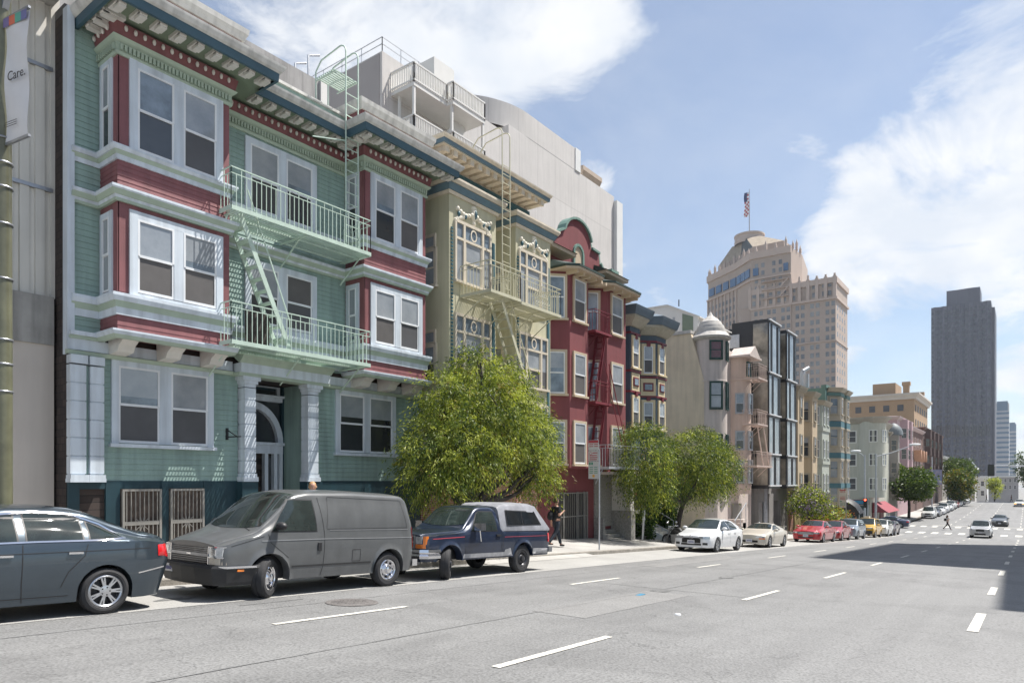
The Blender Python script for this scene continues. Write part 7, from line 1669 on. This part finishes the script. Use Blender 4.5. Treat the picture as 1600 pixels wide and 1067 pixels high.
t = thing('banner_pole', 'lamp pole with two blue banners in front of far brown buildings', 'pole', (150, 14.3, zr(150)), world=True)
MB().tube([(150, 14.3, -6.1), (150, 14.3, 4.5)], .12, 10).build('pole', GALV, t); MB().box(149.95, 150, 14.5, 15.9, -.7, 2.1).build('banner', mat('navy_banner', (.05, .06, .2), .6, .3, 1.5, col2=(.35, .38, .45)), t); MB().box(149.95, 150, 12.7, 14.1, -.7, 2.1).build('banner', mat('sky_banner', (.06, .16, .36), .6, .3, 1.5, col2=(.4, .35, .4)), t)
# black barrel awning at the corner entrance
AWN = mat('black_awning', (.018, .018, .02), .55, .25, 3)
t = thing('entrance_awning', 'black domed canvas awning reaching across the corner pavement', 'awning', (81.2, 15.2, -3.5), world=True)
b = MB(); V = []; n = 14
prof = [(17.0, -1.75), (16.4, -1.72), (15.6, -1.8), (15.0, -2.05), (14.5, -2.45), (14.2, -2.95), (14.05, -3.45)]
for k, (y, z) in enumerate(prof):
    for j in range(9): a = -1+2*j/8; V.append((80.9+1.25*a, y+.0, z-.35*a*a*(1 if k < 6 else .2)))
b.add(V, [(i*9+j, i*9+j+1, (i+1)*9+j+1, (i+1)*9+j) for i in range(6) for j in range(8)], 0, True)
for j in (0, 8): q = [V[i*9+j] for i in range(7)]; b.add(q+[(q[0][0], 17.0, -3.5)], [tuple(range(8))])
b.build('canvas', AWN, t); s = MB()
for x in (79.7, 82.1): s.tube([(x, 14.15, gz(82, 14.2)-.1), (x, 14.15, -3.2)], .04, 6)
s.build('post', GALV, t)
MB().box(79.8, 82, 15.6, 17.0, -6.3, -3.45).build('side_screen', TANT, t)
# motorcycles parked between cars
def motorbike(label, u, y, yaw, col, cover=False):
    z0 = zr(u)+.01; t = thing('motorcycle', label, 'motorcycle', (u, y, z0), yaw, 'motorcycles parked at the kerb'); MW = Matrix.Rotation(R(90), 4, 'X')
    for x in (-.7, .7):
        w_ = MB(); T = Matrix.Translation((x, 0, .31)) @ MW; w_.lathe([(.22, -.05), (.29, -.05), (.31, -.02), (.31, .02), (.29, .05), (.22, .05)], 24, T); wo = w_.build('wheel', RUBBER, t)
        MB().lathe([(.22, -.02), (.2, .0), (.05, .03), (.0, .03)], 16, T).build('rim', STEEL, wo)
    P = paint('motorcycle_paint_%d' % int(col[0]*999), col, .4, .6); s = MB()
    s.tube([(.45, 0, .62), (.2, 0, .8), (-.05, 0, .82), (-.25, 0, .68)], [.07, .15, .16, .08], 10); s.build('fuel_tank', P, t)
    s = MB(); s.tube([(-.2, 0, .76), (-.5, 0, .74), (-.85, 0, .82)], [.1, .13, .07], 10); s.build('seat', BTEE, t)
    s = MB(); s.box(-.3, .35, -.14, .14, .25, .62); s.bar((.62, -.1, .35), (.42, -.1, .95), .05); s.bar((.62, .1, .35), (.42, .1, .95), .05); s.bar((-.7, 0, .31), (-.2, 0, .5), .07); s.build('frame', STEEL, t)
    s = MB(); s.tube([(.3, -.36, 1.02), (.42, -.15, 1.0), (.42, .15, 1.0), (.3, .36, 1.02)], .018, 6); 
    for y2 in (-.34, .34): s.bar((.38, y2*.8, 1.0), (.42, y2, 1.16), .015); s.sphere((.42, y2, 1.2), .06, 8, 5)
    s.build('handlebar', CHROME, t); MB().sphere((.55, 0, .9), .1, 10, 6).build('headlight', LENS, t)
    if cover: skin_obj('cover', [(-.8, 0, .7, .25), (-.2, 0, .78, .32), (.4, 0, .85, .33), (.75, 0, .6, .25)], [(0, 1), (1, 2), (2, 3)], BTEE, t)
motorbike('black motorcycle on the pavement beside the white hatchback', 31.6, 13.6, R(75), (.02, .02, .02))
motorbike('motorcycle with chrome mirrors behind the beige coupe', 42.6, 12.7, R(100), (.03, .03, .03))
# ================================================================ the air
hm = bpy.data.materials.new('air_haze'); hm.use_nodes = True; n_ = hm.node_tree.nodes; n_.remove(n_['Principled BSDF'])
pv = n_.new('ShaderNodeVolumePrincipled'); pv.inputs['Color'].default_value = (.80, .88, 1, 1); pv.inputs['Density'].default_value = .00013; pv.inputs['Anisotropy'].default_value = .3
hm.node_tree.links.new(pv.outputs[0], n_['Material Output'].inputs['Volume'])
tag(MB().box(-420, 5020, -3020, 3020, -28, 172).build('haze', hm), kind='stuff')
